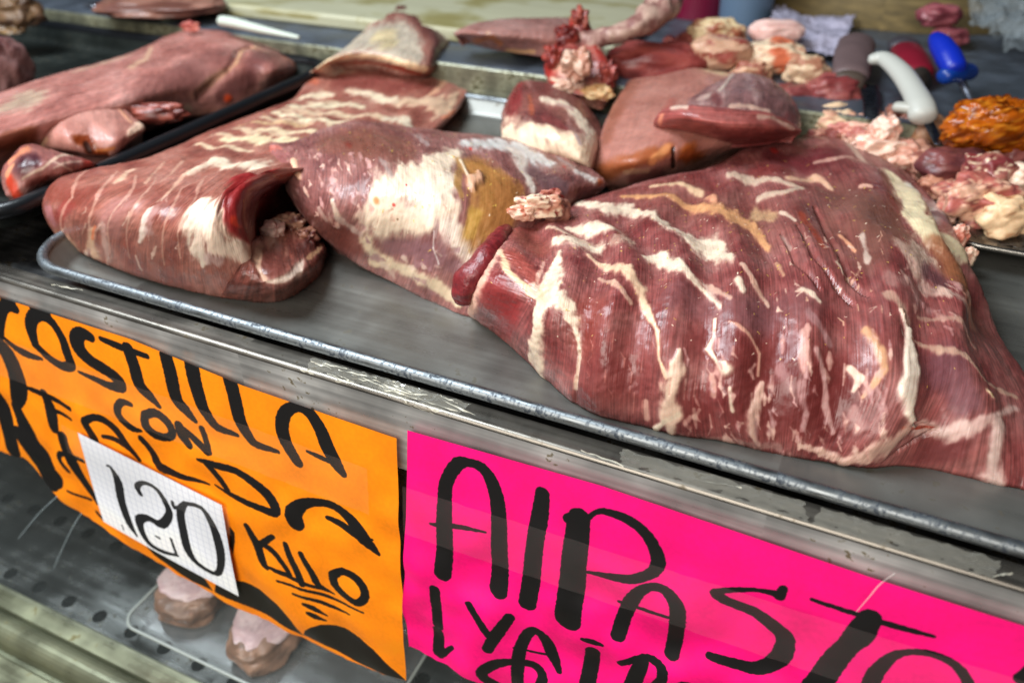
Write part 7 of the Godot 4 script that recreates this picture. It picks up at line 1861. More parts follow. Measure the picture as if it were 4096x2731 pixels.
const MEMBRANE_SLAB := {
	"w": 407, "h": 446, "ku": [0,0.06,0.084,0.316,0.431,0.66,0.866,0.956,0.968,1], "kv": [0,0.064,0.082,0.302,0.533,0.695,0.805,0.888,0.952,0.964,1],
	"style": [[119,64,55],[147,95,84],[167,123,111],0.15,0,0.2,0.4],
	"net": [
		[-821,20,-1271,-821,20,-1271,-821,20,-1271,-870,20,-1405,-842,20,-1417,-762,20,-1315,-679,20,-1204,-661,20,-1194,-661,20,-1194,-661,20,-1194],
		[-821,20,-1271,-837,45,-1290,-837,45,-1290,-892,46,-1441,-860,46,-1456,-770,45,-1340,-677,39,-1215,-657,29,-1205,-657,29,-1205,-661,20,-1194],
		[-821,20,-1271,-837,45,-1290,-838,58,-1291,-896,60,-1447,-863,60,-1462,-769,58,-1342,-673,50,-1214,-654,34,-1206,-657,29,-1205,-661,20,-1194],
		[-787,20,-1193,-798,45,-1201,-798,58,-1198,-831,63,-1320,-804,62,-1344,-721,61,-1248,-644,55,-1148,-627,36,-1157,-631,30,-1158,-638,20,-1153],
		[-751,20,-1105,-757,45,-1103,-755,58,-1096,-756,66,-1170,-733,66,-1201,-665,65,-1137,-615,58,-1084,-616,36,-1122,-620,31,-1125,-629,20,-1124],
		[-733,20,-1047,-737,44,-1037,-735,56,-1028,-707,68,-1066,-681,68,-1093,-630,66,-1058,-601,56,-1045,-608,35,-1091,-613,30,-1094,-622,20,-1097],
		[-727,20,-1007,-730,41,-992,-728,53,-982,-692,66,-1002,-650,67,-1015,-616,63,-1011,-589,52,-1015,-601,33,-1062,-606,29,-1066,-616,20,-1072],
		[-726,20,-971,-729,37,-951,-727,47,-941,-692,61,-964,-643,62,-973,-604,58,-969,-581,46,-994,-597,31,-1039,-601,27,-1043,-612,20,-1051],
		[-745,20,-968,-752,27,-949,-754,30,-942,-728,34,-984,-671,36,-992,-619,36,-983,-594,32,-1000,-597,26,-1026,-601,24,-1030,-612,20,-1039],
		[-745,20,-968,-752,27,-949,-752,27,-949,-728,29,-991,-673,30,-999,-624,30,-990,-599,28,-1006,-601,24,-1030,-601,24,-1030,-612,20,-1039],
		[-745,20,-968,-745,20,-968,-745,20,-968,-724,20,-1005,-676,20,-1013,-632,20,-1005,-610,20,-1018,-612,20,-1039,-612,20,-1039,-612,20,-1039]
	],
	"strokes": [
		[[161,126,111],0.6,0.37,0,2.34,[38.4,319.8,179,117.7,331,130.4,153.6,317,51.7,207.3,353.4,130.6,284.1,378.7,70.2],1.13],
		[[177,163,145],1,0.31,0,0.9,[38.4,319.8,114.6,117.7,331,85.1,153.6,317,33.1,207.3,353.4,85.2,284.1,378.7,43.8],1.13],
		[[190,170,127],0.7,0.5,0,0.9,[140.8,331,20.4,171.5,361.8,19.3],0.73],
		[[99,58,52],1,0.25,0,0.9,[156.1,202,32.3,204.8,204.8,53.9,266.2,235.6,46.5],0.69],
		[[76,41,41],1,0.25,0,0.9,[314.8,193.5,52.7,363.5,224.4,36.9,366,345,30.1],0.59],
		[[165,104,81],0.9,0.43,0.6,0.9,[286.7,176.7,14.4,332.8,92.6,12.6,360.9,58.9,10.1],0.54],
		[[174,134,113],0.6,0.37,0,2.34,[38.4,395.5,58.6,130.5,403.9,18.5,171.5,401.1,15.2,276.5,401.1,28.4,335.3,403.9,36.2],1.4],
		[[213,185,150],1,0.25,0.8,0.9,[38.4,395.5,24.3,130.5,403.9,8.6,171.5,401.1,7.1,276.5,401.1,13.2,335.3,403.9,16.9],1.4],
		[[146,63,43],1,0.25,-0.6,0.9,[28.2,406.7,2.4,128,420.8,3.4,166.4,415.1,2.7,263.7,412.3,7.8,327.6,420.8,7.2],1.08]
	]}

const LOIN := {
	"w": 683, "h": 328, "ku": [0,0.05,0.089,0.175,0.274,0.379,0.502,0.635,0.743,0.85,0.965,0.975,1], "kv": [0,0.082,0.144,0.479,0.7,0.794,0.856,0.935,0.956,1],
	"style": [[130,78,71],[164,108,99],[184,132,123],0.2,1,0.15,0.3],
	"net": [
		[-1036,2,-647,-1036,2,-647,-1036,2,-647,-1040,2,-711,-1047,2,-775,-1040,2,-834,-1043,2,-905,-1066,2,-1003,-1042,2,-1060,-951,2,-1041,-873,2,-1027,-873,2,-1027,-873,2,-1027],
		[-1036,2,-647,-1037,33,-629,-1037,33,-629,-1043,33,-697,-1051,32,-767,-1044,31,-831,-1048,29,-907,-1074,28,-1014,-1048,27,-1075,-952,23,-1055,-870,14,-1043,-870,14,-1043,-873,2,-1027],
		[-1036,2,-647,-1037,33,-629,-1013,50,-608,-1019,50,-676,-1029,48,-748,-1025,46,-813,-1030,44,-891,-1059,42,-1001,-1034,40,-1064,-939,34,-1046,-862,20,-1040,-870,14,-1043,-873,2,-1027],
		[-957,2,-600,-949,44,-576,-915,67,-549,-906,70,-603,-910,69,-665,-908,66,-729,-924,61,-814,-944,57,-911,-935,53,-984,-881,43,-995,-841,23,-1019,-851,16,-1024,-857,2,-1010],
		[-909,2,-570,-897,46,-543,-862,70,-515,-850,73,-562,-846,73,-618,-841,70,-682,-850,66,-760,-862,62,-848,-856,58,-920,-827,48,-947,-823,25,-1000,-834,17,-1006,-841,2,-994],
		[-892,2,-555,-878,41,-528,-842,62,-500,-829,65,-543,-822,64,-598,-814,60,-664,-821,56,-739,-826,51,-823,-814,51,-886,-796,46,-920,-820,21,-998,-830,14,-1003,-836,2,-990],
		[-888,2,-549,-879,28,-523,-855,42,-503,-846,42,-549,-838,39,-607,-824,36,-673,-825,32,-749,-814,29,-817,-803,30,-880,-787,35,-916,-822,14,-1006,-829,10,-1007,-834,2,-992],
		[-891,2,-546,-887,14,-524,-877,20,-511,-866,20,-557,-859,15,-619,-843,10,-689,-837,8,-765,-811,8,-815,-805,8,-885,-816,8,-954,-826,8,-1015,-830,6,-1012,-834,2,-995],
		[-891,2,-546,-887,14,-524,-887,14,-524,-877,14,-570,-867,10,-628,-848,7,-695,-841,6,-768,-815,6,-817,-809,6,-886,-820,6,-952,-830,6,-1012,-830,6,-1012,-834,2,-995],
		[-891,2,-546,-891,2,-546,-891,2,-546,-880,2,-589,-870,2,-642,-852,2,-703,-844,2,-770,-821,2,-816,-815,2,-879,-825,2,-941,-834,2,-995,-834,2,-995,-834,2,-995]
	],
	"strokes": [
		[[164,125,110],0.6,0.37,0,2.34,[103.1,173.3,23.3,124.6,156.8,33.8,146.1,160.9,27.8],0.4],
		[[160,135,116],0.9,0.56,0,0.9,[103.1,173.3,14.3,124.6,156.8,20.7,146.1,160.9,16.3],0.4],
		[[113,58,34],0.8,0.31,0,0.9,[103.1,268.2,18.4,124.6,266.1,16.1],1],
		[[177,144,123],0.8,0.5,0,0.9,[214.8,78.4,4.7,274.9,68.1,6.2,330.8,70.1,5.2],0.42],
		[[175,130,113],0.6,0.37,0,2.34,[369.4,86.6,15.5,343.6,142.3,16,309.3,156.8,16.1],0.45],
		[[186,148,123],0.9,0.56,0,0.9,[369.4,86.6,5,343.6,142.3,5.8,309.3,156.8,6.4],0.45],
		[[178,131,110],0.6,0.37,0,2.34,[567,183.6,24.8,485.4,253.7,13.8,429.6,266.1,15.4,386.6,274.4,13.9],1.18],
		[[196,152,114],0.95,0.5,0.5,0.9,[567,183.6,9.9,485.4,253.7,5.5,429.6,266.1,6.6,386.6,274.4,5.5],1.18],
		[[87,45,40],0.3,0.12,-5,1.62,[549.8,189.8,9.3,468.2,257.9,6.8,395.2,276.4,6.6],1.02],
		[[101,59,56],0.8,0.25,0,0.9,[597.1,212.5,26.1,502.6,276.4,15.5,438.2,284.7,11.3],1.1],
		[[178,135,119],0.6,0.37,0,2.34,[369.4,288.8,19.5,360.8,288.8,16.8],1.34],
		[[196,163,141],0.9,0.43,0.6,0.9,[369.4,288.8,9.5,360.8,288.8,7.6],1.34],
		[[165,54,22],1,0.31,1,0.9,[451,290.9,8.3],1.28],
		[[165,113,97],0.7,0.56,0,0.9,[382.3,301.2,7.1,451,305.3,5.8,519.8,301.2,7.9],0.94],
		[[113,70,65],0.6,0.25,0,0.9,[322.2,255.8,39.9,390.9,249.6,36.7,468.2,231,34.4],1],
		[[180,117,90],0.7,0.5,0,0.9,[640,208.4,25.2,657.2,264.1,18.7],0.79]
	]}

const CHOP := {
	"w": 278, "h": 228, "ku": [0,0.092,0.168,0.371,0.512,0.661,0.867,0.925,1], "kv": [0,0.133,0.241,0.479,0.663,0.792,0.871,0.927,1],
	"style": [[141,88,79],[164,112,101],[177,127,116],0.06,0,0.15,0.25],
	"net": [
		[-943,12,-653,-943,12,-653,-943,12,-653,-956,12,-695,-932,12,-716,-888,12,-709,-824,12,-674,-824,12,-674,-824,12,-674],
		[-943,12,-653,-942,43,-648,-942,43,-648,-955,46,-692,-928,46,-715,-883,42,-708,-816,35,-672,-816,35,-672,-824,12,-674],
		[-943,12,-653,-942,43,-648,-918,59,-630,-928,65,-672,-902,65,-695,-859,58,-690,-797,47,-658,-816,35,-672,-824,12,-674],
		[-915,12,-627,-911,43,-620,-886,59,-601,-870,67,-625,-842,66,-644,-816,57,-657,-782,45,-656,-800,34,-669,-809,12,-671],
		[-892,12,-608,-887,39,-600,-864,54,-583,-828,64,-592,-804,61,-610,-781,54,-625,-770,42,-647,-787,31,-659,-796,12,-661],
		[-874,12,-595,-871,34,-587,-852,46,-573,-802,56,-571,-783,49,-590,-759,47,-602,-769,37,-634,-783,28,-644,-792,12,-647],
		[-864,12,-586,-862,26,-580,-850,34,-570,-800,40,-568,-780,33,-582,-765,30,-599,-771,33,-624,-783,26,-633,-791,12,-636],
		[-864,12,-586,-862,26,-580,-862,26,-580,-816,30,-580,-792,26,-592,-776,24,-607,-783,26,-633,-783,26,-633,-791,12,-636],
		[-864,12,-586,-864,12,-586,-864,12,-586,-823,12,-587,-799,12,-597,-784,12,-611,-791,12,-636,-791,12,-636,-791,12,-636]
	],
	"strokes": [
		[[128,63,49],0.9,0.31,0,0.9,[50.7,142,21,69.9,80.3,13.4,106.7,70.3,7.7,141.6,64.5,6.8,178.3,71.7,6.4],0.47],
		[[190,135,108],0.9,0.31,0.6,0.9,[166.1,70.3,2.9,195.8,114.7,4,211.6,133.4,3.9],0.5],
		[[180,141,124],0.6,0.37,0,2.34,[213.3,166.3,21,230.8,139.1,30.8,244.8,127.6,63.8],0.84],
		[[203,170,148],1,0.37,0.8,0.9,[213.3,166.3,9.4,230.8,139.1,15,244.8,127.6,25.3],0.84],
		[[109,43,13],1,0.31,-1,0.9,[118.9,183.5,8.5,134.6,182.1,8.1,139.9,192.2,11.2,160.9,199.3,9.8],1.18],
		[[48,20,13],1,0.31,0,0.9,[131.1,186.4,4.8,136.4,195,6],1.34],
		[[184,108,54],0.8,0.37,0,0.9,[146.9,192.2,3.9,176.6,189.3,3.6],1.64],
		[[186,144,114],0.8,0.37,0,0.9,[50.7,190.7,16.1,64.7,185,6.9],1.98]
	]}

const MARBLED := {
	"w": 191, "h": 127, "ku": [0,0.102,0.177,0.357,0.551,0.69,0.865,0.924,1], "kv": [0,0.21,0.384,0.568,0.694,0.84,0.912,1],
	"style": [[86,44,44],[125,74,69],[149,100,92],0.1,0,0.2,0.4],
	"net": [
		[-827,10,-514,-827,10,-514,-827,10,-514,-840,10,-549,-812,10,-556,-789,10,-560,-770,10,-568,-770,10,-568,-770,10,-568],
		[-827,10,-514,-822,36,-508,-822,36,-508,-834,42,-544,-805,41,-551,-781,36,-556,-764,28,-567,-764,28,-567,-770,10,-568],
		[-827,10,-514,-822,36,-508,-800,50,-493,-807,59,-526,-779,57,-533,-759,50,-541,-748,38,-557,-764,28,-567,-770,10,-568],
		[-817,10,-503,-812,32,-496,-793,44,-483,-769,59,-495,-752,56,-513,-744,48,-528,-748,35,-553,-763,26,-563,-768,10,-563],
		[-805,10,-493,-802,27,-487,-788,35,-477,-765,43,-484,-748,45,-505,-747,39,-524,-758,30,-555,-770,23,-562,-774,10,-562],
		[-796,10,-486,-794,21,-481,-784,27,-474,-771,26,-481,-770,26,-512,-766,26,-530,-768,26,-557,-777,20,-563,-780,10,-562],
		[-796,10,-486,-794,21,-481,-794,21,-481,-780,20,-488,-779,20,-518,-775,20,-536,-777,20,-563,-777,20,-563,-780,10,-562],
		[-796,10,-486,-796,10,-486,-796,10,-486,-783,10,-492,-781,10,-520,-778,10,-537,-780,10,-562,-780,10,-562,-780,10,-562]
	],
	"strokes": [
		[[64,29,36],1,0.19,0,0.9,[68.5,71.9,16.2,79.3,71.1,12],1.16],
		[[156,97,81],0.6,0.37,0,2.34,[70.9,55.9,13.7,49.3,59.9,11.4],0.8],
		[[200,126,94],0.9,0.37,0.6,0.9,[70.9,55.9,6.4,49.3,59.9,5.1],0.8],
		[[186,157,136],0.9,0.37,0,0.9,[66.1,85.5,2,91.3,79.9,1.7,108.1,68.7,2,130.9,45.5,4.4],0.81],
		[[180,148,132],0.8,0.37,0,0.9,[105.7,72.7,1.5,133.3,82.3,1.9],0.93],
		[[180,148,132],0.8,0.37,0,0.9,[105.7,80.7,1.5,146.6,59.1,1.5],0.67],
		[[180,54,31],0.9,0.37,0.6,0.9,[46.8,83.1,7.8,56.5,104.6,10.7],1.21],
		[[109,52,45],0.9,0.37,0,0.9,[75.7,91.9,6.1,94.9,91.9,6],1.1],
		[[136,45,36],0.9,0.37,0,0.9,[152.6,63.9,8.3],0.45],
		[[194,135,99],0.8,0.43,0,0.9,[43.2,74.3,4.6,52.9,69.5,3],0.99]
	]}

const FATTY := {
	"w": 293, "h": 285, "ku": [0,0.105,0.195,0.379,0.543,0.684,0.851,0.919,1], "kv": [0,0.104,0.189,0.383,0.571,0.698,0.774,0.825,0.905,1],
	"style": [[86,42,42],[121,71,64],[140,88,81],0.15,0,0.3,0.5],
	"net": [
		[-439,-14,-954,-439,-14,-954,-439,-14,-954,-445,-14,-1013,-404,-14,-1014,-359,-14,-995,-322,-14,-963,-322,-14,-963,-322,-14,-963],
		[-439,-14,-954,-441,21,-949,-441,21,-949,-447,26,-1011,-403,29,-1012,-356,25,-991,-318,11,-962,-318,11,-962,-322,-14,-963],
		[-439,-14,-954,-441,21,-949,-428,40,-918,-433,48,-977,-390,52,-977,-342,46,-955,-309,25,-939,-318,11,-962,-322,-14,-963],
		[-427,-14,-923,-427,23,-914,-413,43,-880,-399,56,-907,-354,62,-896,-315,53,-891,-293,28,-904,-303,13,-930,-309,-14,-934],
		[-413,-14,-891,-413,24,-880,-398,44,-844,-367,61,-843,-322,69,-824,-289,59,-829,-278,30,-868,-289,15,-896,-296,-14,-903],
		[-402,-14,-867,-401,22,-854,-386,42,-819,-344,62,-799,-302,68,-782,-272,58,-793,-271,29,-842,-282,14,-870,-289,-14,-879],
		[-392,-14,-851,-391,19,-838,-378,36,-806,-333,54,-777,-292,58,-766,-265,48,-776,-269,24,-826,-279,11,-851,-286,-14,-860],
		[-384,-14,-842,-384,13,-831,-373,28,-804,-330,40,-775,-289,42,-768,-262,36,-771,-270,18,-815,-278,7,-837,-285,-14,-846],
		[-384,-14,-842,-384,13,-831,-384,13,-831,-345,21,-811,-303,22,-805,-275,18,-805,-278,7,-837,-278,7,-837,-285,-14,-846],
		[-384,-14,-842,-384,-14,-842,-384,-14,-842,-349,-14,-827,-311,-14,-823,-284,-14,-821,-285,-14,-846,-285,-14,-846,-285,-14,-846]
	],
	"strokes": [
		[[101,56,52],1,0.25,0,0.9,[138.2,77.1,14.1,180.6,66.3,15.4],0.4],
		[[118,43,43],1,0.25,0,0.9,[99.5,68.1,15,84.8,120.1,21.3,77.4,181,14],0.53],
		[[155,81,59],0.9,0.37,0,0.9,[121.6,114.7,3.9,119.8,170.3,5.6],0.57],
		[[161,124,110],0.6,0.37,0,2.34,[141.9,125.5,13.6,169.5,120.1,16,193.5,143.4,22.7,210.1,188.2,31.2,200.9,222.3,38],0.63],
		[[220,200,176],1,0.37,1,0.9,[141.9,125.5,6.4,169.5,120.1,8.5,193.5,143.4,13,210.1,188.2,17.4,200.9,222.3,22.3],0.63],
		[[164,120,105],0.6,0.37,0,2.34,[75.6,216.9,27.1,110.6,204.3,22.7,138.2,207.9,27.3,169.5,215.1,29.1,191.6,220.5,25.2],1.14],
		[[220,196,167],1,0.31,0.8,0.9,[75.6,216.9,14.9,110.6,204.3,12.5,138.2,207.9,16.3,169.5,215.1,18.2,191.6,220.5,14.5],1.14],
		[[161,117,104],0.6,0.37,0,2.34,[71.9,242,91.4,140.1,236.6,22.8,178.7,242,43.9],0.54],
		[[215,191,165],1,0.37,0,0.9,[71.9,242,53.7,140.1,236.6,13.4,178.7,242,24.2],0.54],
		[[113,56,54],0.95,0.31,-0.6,0.9,[156.6,182.8,7.4,140.1,177.5,9.1,167.7,190,5],0.61],
		[[142,120,123],0.7,0.5,0,0.9,[180.6,200.8,2.5,186.1,209.7,3.4],0.94],
		[[200,126,101],0.8,0.5,0.8,0.9,[230.3,175.7,8.6],0.66],
		[[180,139,132],0.7,0.5,0,0.9,[164,129.1,2.6,182.4,129.1,3],0.4]
	]}

const VERTEBRA := {
	"w": 211, "h": 204, "ku": [0,0.103,0.188,0.377,0.509,0.631,0.776,0.879,1], "kv": [0,0.186,0.322,0.434,0.58,0.704,0.814,0.886,0.936,1],
	"style": [[112,42,39],[149,88,77],[182,135,118],0.1,0,0.5,0.8],
	"net": [
		[-421,30,-1069,-421,30,-1069,-421,30,-1069,-409,30,-1097,-401,30,-1115,-386,30,-1107,-370,30,-1096,-370,30,-1096,-370,30,-1096],
		[-421,30,-1069,-420,63,-1061,-420,63,-1061,-407,82,-1088,-399,89,-1108,-383,79,-1099,-365,69,-1087,-365,69,-1087,-370,30,-1096],
		[-421,30,-1069,-420,63,-1061,-409,80,-1030,-394,110,-1051,-385,120,-1071,-369,105,-1062,-352,90,-1050,-365,69,-1087,-370,30,-1096],
		[-419,30,-1055,-419,60,-1047,-409,75,-1018,-386,102,-1026,-372,109,-1047,-353,98,-1037,-342,85,-1036,-354,66,-1071,-359,30,-1080],
		[-417,30,-1035,-417,55,-1027,-408,69,-1003,-376,91,-996,-356,94,-1016,-332,87,-1007,-328,79,-1017,-339,62,-1048,-345,30,-1058],
		[-410,30,-1019,-411,51,-1011,-403,63,-990,-368,78,-976,-345,79,-991,-318,75,-984,-316,72,-1001,-326,57,-1028,-331,30,-1037],
		[-399,30,-1004,-399,47,-996,-394,57,-979,-361,63,-962,-335,62,-968,-310,60,-965,-308,62,-992,-316,51,-1014,-322,30,-1021],
		[-390,30,-993,-391,44,-986,-386,52,-971,-356,52,-952,-329,50,-952,-306,48,-954,-311,50,-1000,-316,43,-1013,-321,30,-1017],
		[-390,30,-993,-391,44,-986,-391,44,-986,-361,44,-968,-334,43,-966,-311,42,-967,-316,43,-1013,-316,43,-1013,-321,30,-1017],
		[-390,30,-993,-390,30,-993,-390,30,-993,-363,30,-976,-338,30,-974,-316,30,-974,-321,30,-1017,-321,30,-1017,-321,30,-1017]
	],
	"strokes": [
		[[146,36,31],1,0.43,0.8,0.9,[47.8,147.5,15.6,39.8,66.7,20.7,88.9,78.3,11.6,106.2,71.8,12.1],0.79],
		[[136,40,34],0.9,0.5,0.6,0.9,[110.1,86,12.1,126.1,116.8,11.2,142,160.4,15.6],1.33],
		[[169,109,95],0.6,0.37,0,2.34,[74.3,138.6,31.2,91.6,157.8,24.8],0.97],
		[[186,139,116],0.9,0.5,-1,0.9,[74.3,138.6,19.2,91.6,157.8,15.2],0.97],
		[[176,136,122],0.6,0.37,0,2.34,[98.2,139.8,10.4,91.6,155.2,10.8],1],
		[[215,200,185],0.9,0.37,0,0.9,[98.2,139.8,4.4,91.6,155.2,4.9],1],
		[[146,99,108],0.7,0.5,0,0.9,[83.6,156.5,4.9,103.5,152.7,9.7],1.09],
		[[174,129,112],0.6,0.37,0,2.34,[55.7,168.1,20.4,79.6,173.2,16],1.31],
		[[209,181,159],1,0.5,0,0.9,[55.7,168.1,10,79.6,173.2,7.8],1.31],
		[[180,122,95],0.6,0.37,0,2.34,[100.9,171.9,14.7,120.8,173.2,15.6,135.4,171.9,19.2],1.53],
		[[217,174,118],1,0.37,1,0.9,[100.9,171.9,7.6,120.8,173.2,8.3,135.4,171.9,8.6],1.53],
		[[155,36,31],1,0.31,0,0.9,[63.7,174.5,5.7,43.8,175.8,11.5],1.44],
		[[116,50,45],0.8,0.43,0,0.9,[73,112.9,10],0.71]
	]}

const SMOOTH_SLAB := {
	"w": 369, "h": 384, "ku": [0,0.091,0.166,0.284,0.433,0.56,0.838,0.912,1], "kv": [0,0.108,0.18,0.366,0.537,0.666,0.774,0.832,0.932,0.96,1],
	"style": [[140,88,76],[160,106,94],[175,123,111],0.06,0,0.08,0.2],
	"net": [
		[-298,-14,-1048,-298,-14,-1048,-298,-14,-1048,-266,-14,-1067,-235,-14,-1106,-201,-14,-1110,-159,-14,-1174,-159,-14,-1174,-159,-14,-1174],
		[-298,-14,-1048,-302,34,-1042,-302,34,-1042,-268,38,-1063,-235,39,-1104,-198,38,-1109,-154,28,-1178,-154,28,-1178,-159,-14,-1174],
		[-298,-14,-1048,-302,34,-1042,-293,60,-1005,-259,66,-1026,-227,68,-1068,-191,66,-1073,-148,50,-1143,-154,28,-1178,-159,-14,-1174],
		[-293,-14,-996,-296,32,-986,-287,57,-947,-246,66,-953,-211,70,-988,-171,68,-999,-129,53,-1081,-135,29,-1118,-142,-14,-1119],
		[-288,-14,-950,-291,29,-936,-281,52,-896,-235,64,-890,-196,69,-915,-155,67,-933,-111,54,-1021,-118,30,-1059,-126,-14,-1064],
		[-283,-14,-910,-284,25,-893,-274,46,-852,-227,59,-843,-186,66,-865,-145,63,-886,-101,51,-977,-107,28,-1017,-116,-14,-1025],
		[-273,-14,-867,-275,20,-848,-265,39,-811,-221,54,-800,-181,60,-825,-143,53,-861,-97,43,-946,-103,23,-984,-112,-14,-994],
		[-267,-14,-843,-270,9,-827,-264,22,-801,-219,43,-778,-180,46,-809,-154,39,-856,-105,33,-938,-111,17,-970,-119,-14,-978],
		[-250,-14,-829,-253,-2,-816,-251,5,-801,-226,8,-808,-192,8,-849,-168,10,-883,-124,10,-977,-128,2,-991,-134,-14,-992],
		[-250,-14,-829,-253,-2,-816,-253,-2,-816,-229,0,-825,-196,0,-866,-172,2,-900,-128,2,-991,-128,2,-991,-134,-14,-992],
		[-250,-14,-829,-250,-14,-829,-250,-14,-829,-228,-14,-838,-197,-14,-876,-175,-14,-908,-134,-14,-992,-134,-14,-992,-134,-14,-992]
	],
	"strokes": [
		[[130,76,59],0.7,0.25,0,0.9,[62.7,106.3,25,67.3,202.9,12.6,69.6,272.9,8.6],0.61],
		[[142,76,43],0.9,0.31,0,0.9,[74.3,326,17.8,99.8,318.8,12.4,130,311.5,11.5,148.5,309.1,9],0.87],
		[[200,135,86],0.8,0.37,0,0.9,[132.3,318.8,6.8,143.9,306.7,7.7],0.91],
		[[39,18,13],0.95,0.19,-2,0.9,[155.5,306.7,2.5,162.5,338.1,2.8],0.89],
		[[132,63,23],1,0.31,1,0.9,[174.1,314,14.5,197.3,328.5,13],0.91],
		[[116,59,54],0.9,0.31,0,0.9,[111.4,345.4,8.7,146.2,345.4,7.6],0.65],
		[[196,154,118],0.7,0.5,0,0.9,[99.8,330.9,3.2,127.6,333.3,3.4],0.68],
		[[177,138,114],0.6,0.37,0,2.34,[185.7,70,30.2,220.5,91.8,16.2],0.49],
		[[200,172,136],0.9,0.37,0,0.9,[185.7,70,12.9,220.5,91.8,5.9],0.49],
		[[146,72,63],0.5,0.31,0,0.9,[136.9,198,10.2,127.6,243.9,9.5],0.45]
	]}

const FILLET := {
	"w": 235, "h": 119, "ku": [0,0.071,0.126,0.279,0.492,0.715,0.919,0.952,1], "kv": [0,0.215,0.397,0.497,0.568,0.73,0.942,0.96,1],
	"style": [[121,52,50],[141,71,67],[156,88,82],0.2,1,0.1,0.3],
	"net": [
		[-208,40,-887,-208,40,-887,-208,40,-887,-185,40,-884,-143,40,-891,-107,40,-908,-81,40,-922,-81,40,-922,-81,40,-922],
		[-208,40,-887,-211,69,-876,-211,69,-876,-186,76,-870,-141,76,-878,-103,71,-898,-76,58,-919,-76,58,-919,-81,40,-922],
		[-208,40,-887,-211,69,-876,-205,84,-847,-179,96,-832,-135,96,-839,-98,88,-866,-73,68,-901,-76,58,-919,-81,40,-922],
		[-210,40,-876,-213,66,-865,-208,80,-838,-174,95,-811,-131,94,-820,-95,85,-856,-69,65,-904,-72,56,-920,-78,40,-922],
		[-211,40,-869,-215,60,-861,-211,71,-839,-174,86,-812,-128,87,-813,-91,78,-853,-66,60,-910,-69,53,-922,-74,40,-923],
		[-209,40,-873,-214,51,-869,-213,57,-858,-178,68,-837,-131,68,-840,-92,64,-873,-69,51,-923,-71,47,-929,-76,40,-927],
		[-204,40,-883,-209,43,-883,-210,45,-880,-184,45,-877,-135,45,-878,-95,45,-906,-73,45,-933,-75,43,-934,-80,40,-930],
		[-204,40,-883,-209,43,-883,-209,43,-883,-184,43,-880,-136,43,-881,-96,43,-908,-75,43,-934,-75,43,-934,-80,40,-930],
		[-204,40,-883,-204,40,-883,-204,40,-883,-180,40,-880,-136,40,-881,-100,40,-906,-80,40,-930,-80,40,-930,-80,40,-930]
	],
	"strokes": [
		[[200,126,99],0.9,0.37,0,0.9,[36.9,60.6,4.7,38.4,74.1,3],1.04],
		[[203,176,159],0.9,0.5,0,0.9,[48.8,48.6,4.5,66.5,50.9,2.4],0.6],
		[[168,105,98],0.6,0.37,0,2.34,[152.2,56.1,9.5,172.9,54.6,9.9,198.1,65.9,11.6],0.97],
		[[196,157,141],0.9,0.5,0,0.9,[152.2,56.1,3.8,172.9,54.6,3.9,198.1,65.9,4.2],0.97],
		[[116,58,56],0.8,0.31,0,0.9,[175.9,74.8,6.3,187.7,80.8,5.2],0.44]
	]}

const MOUND := {
	"w": 227, "h": 163, "ku": [0,0.09,0.159,0.478,0.645,0.796,0.944,0.967,1], "kv": [0,0.095,0.17,0.357,0.573,0.718,0.812,0.897,1],
	"style": [[97,64,64],[117,83,81],[136,100,96],0.15,0,0.4,0.5],
	"net": [
		[-195,40,-971,-195,40,-971,-195,40,-971,-169,40,-1059,-138,40,-1068,-113,40,-1054,-95,40,-1034,-95,40,-1034,-95,40,-1034],
		[-195,40,-971,-199,61,-963,-199,61,-963,-171,63,-1057,-138,63,-1067,-111,57,-1055,-92,48,-1037,-92,48,-1037,-95,40,-1034],
		[-195,40,-971,-199,61,-963,-196,72,-942,-168,76,-1035,-135,76,-1045,-108,66,-1040,-91,52,-1031,-92,48,-1037,-95,40,-1034],
		[-194,40,-958,-197,61,-949,-194,73,-926,-160,80,-987,-125,81,-993,-97,70,-999,-84,53,-1010,-86,49,-1017,-89,40,-1016],
		[-192,40,-941,-195,62,-931,-192,74,-907,-150,84,-933,-115,84,-937,-86,72,-956,-76,54,-984,-78,49,-992,-82,40,-993],
		[-190,40,-929,-193,62,-917,-190,73,-893,-145,82,-903,-110,81,-907,-83,68,-928,-72,52,-963,-74,48,-971,-78,40,-973],
		[-189,40,-920,-193,61,-908,-190,72,-885,-142,78,-886,-107,76,-890,-82,64,-911,-70,50,-948,-72,46,-955,-76,40,-958],
		[-189,40,-920,-193,61,-908,-193,61,-908,-146,65,-913,-111,63,-916,-85,56,-928,-72,46,-955,-72,46,-955,-76,40,-958],
		[-189,40,-920,-189,40,-920,-189,40,-920,-146,40,-926,-113,40,-929,-89,40,-937,-76,40,-958,-76,40,-958,-76,40,-958]
	],
	"strokes": [
		[[186,168,154],0.9,0.43,0.5,0.9,[104.2,31.8,5.1,91.4,65.6,3.4,82.8,85.1,2.9,57.1,81,5.3],0.43],
		[[101,54,54],0.8,0.31,0,0.9,[79.9,91.2,7.3,88.5,112.8,7],0.45],
		[[190,154,136],0.8,0.56,0,0.9,[107.1,123,4.2,131.3,119.9,3.4,152.8,121,3.3],0.84],
		[[120,63,63],0.8,0.31,0,0.9,[171.3,130.2,8.1,187,116.9,10.9],0.82],
		[[146,108,104],0.7,0.43,0,0.9,[31.4,84.1,38,31.4,128.1,29.8],1]
	]}

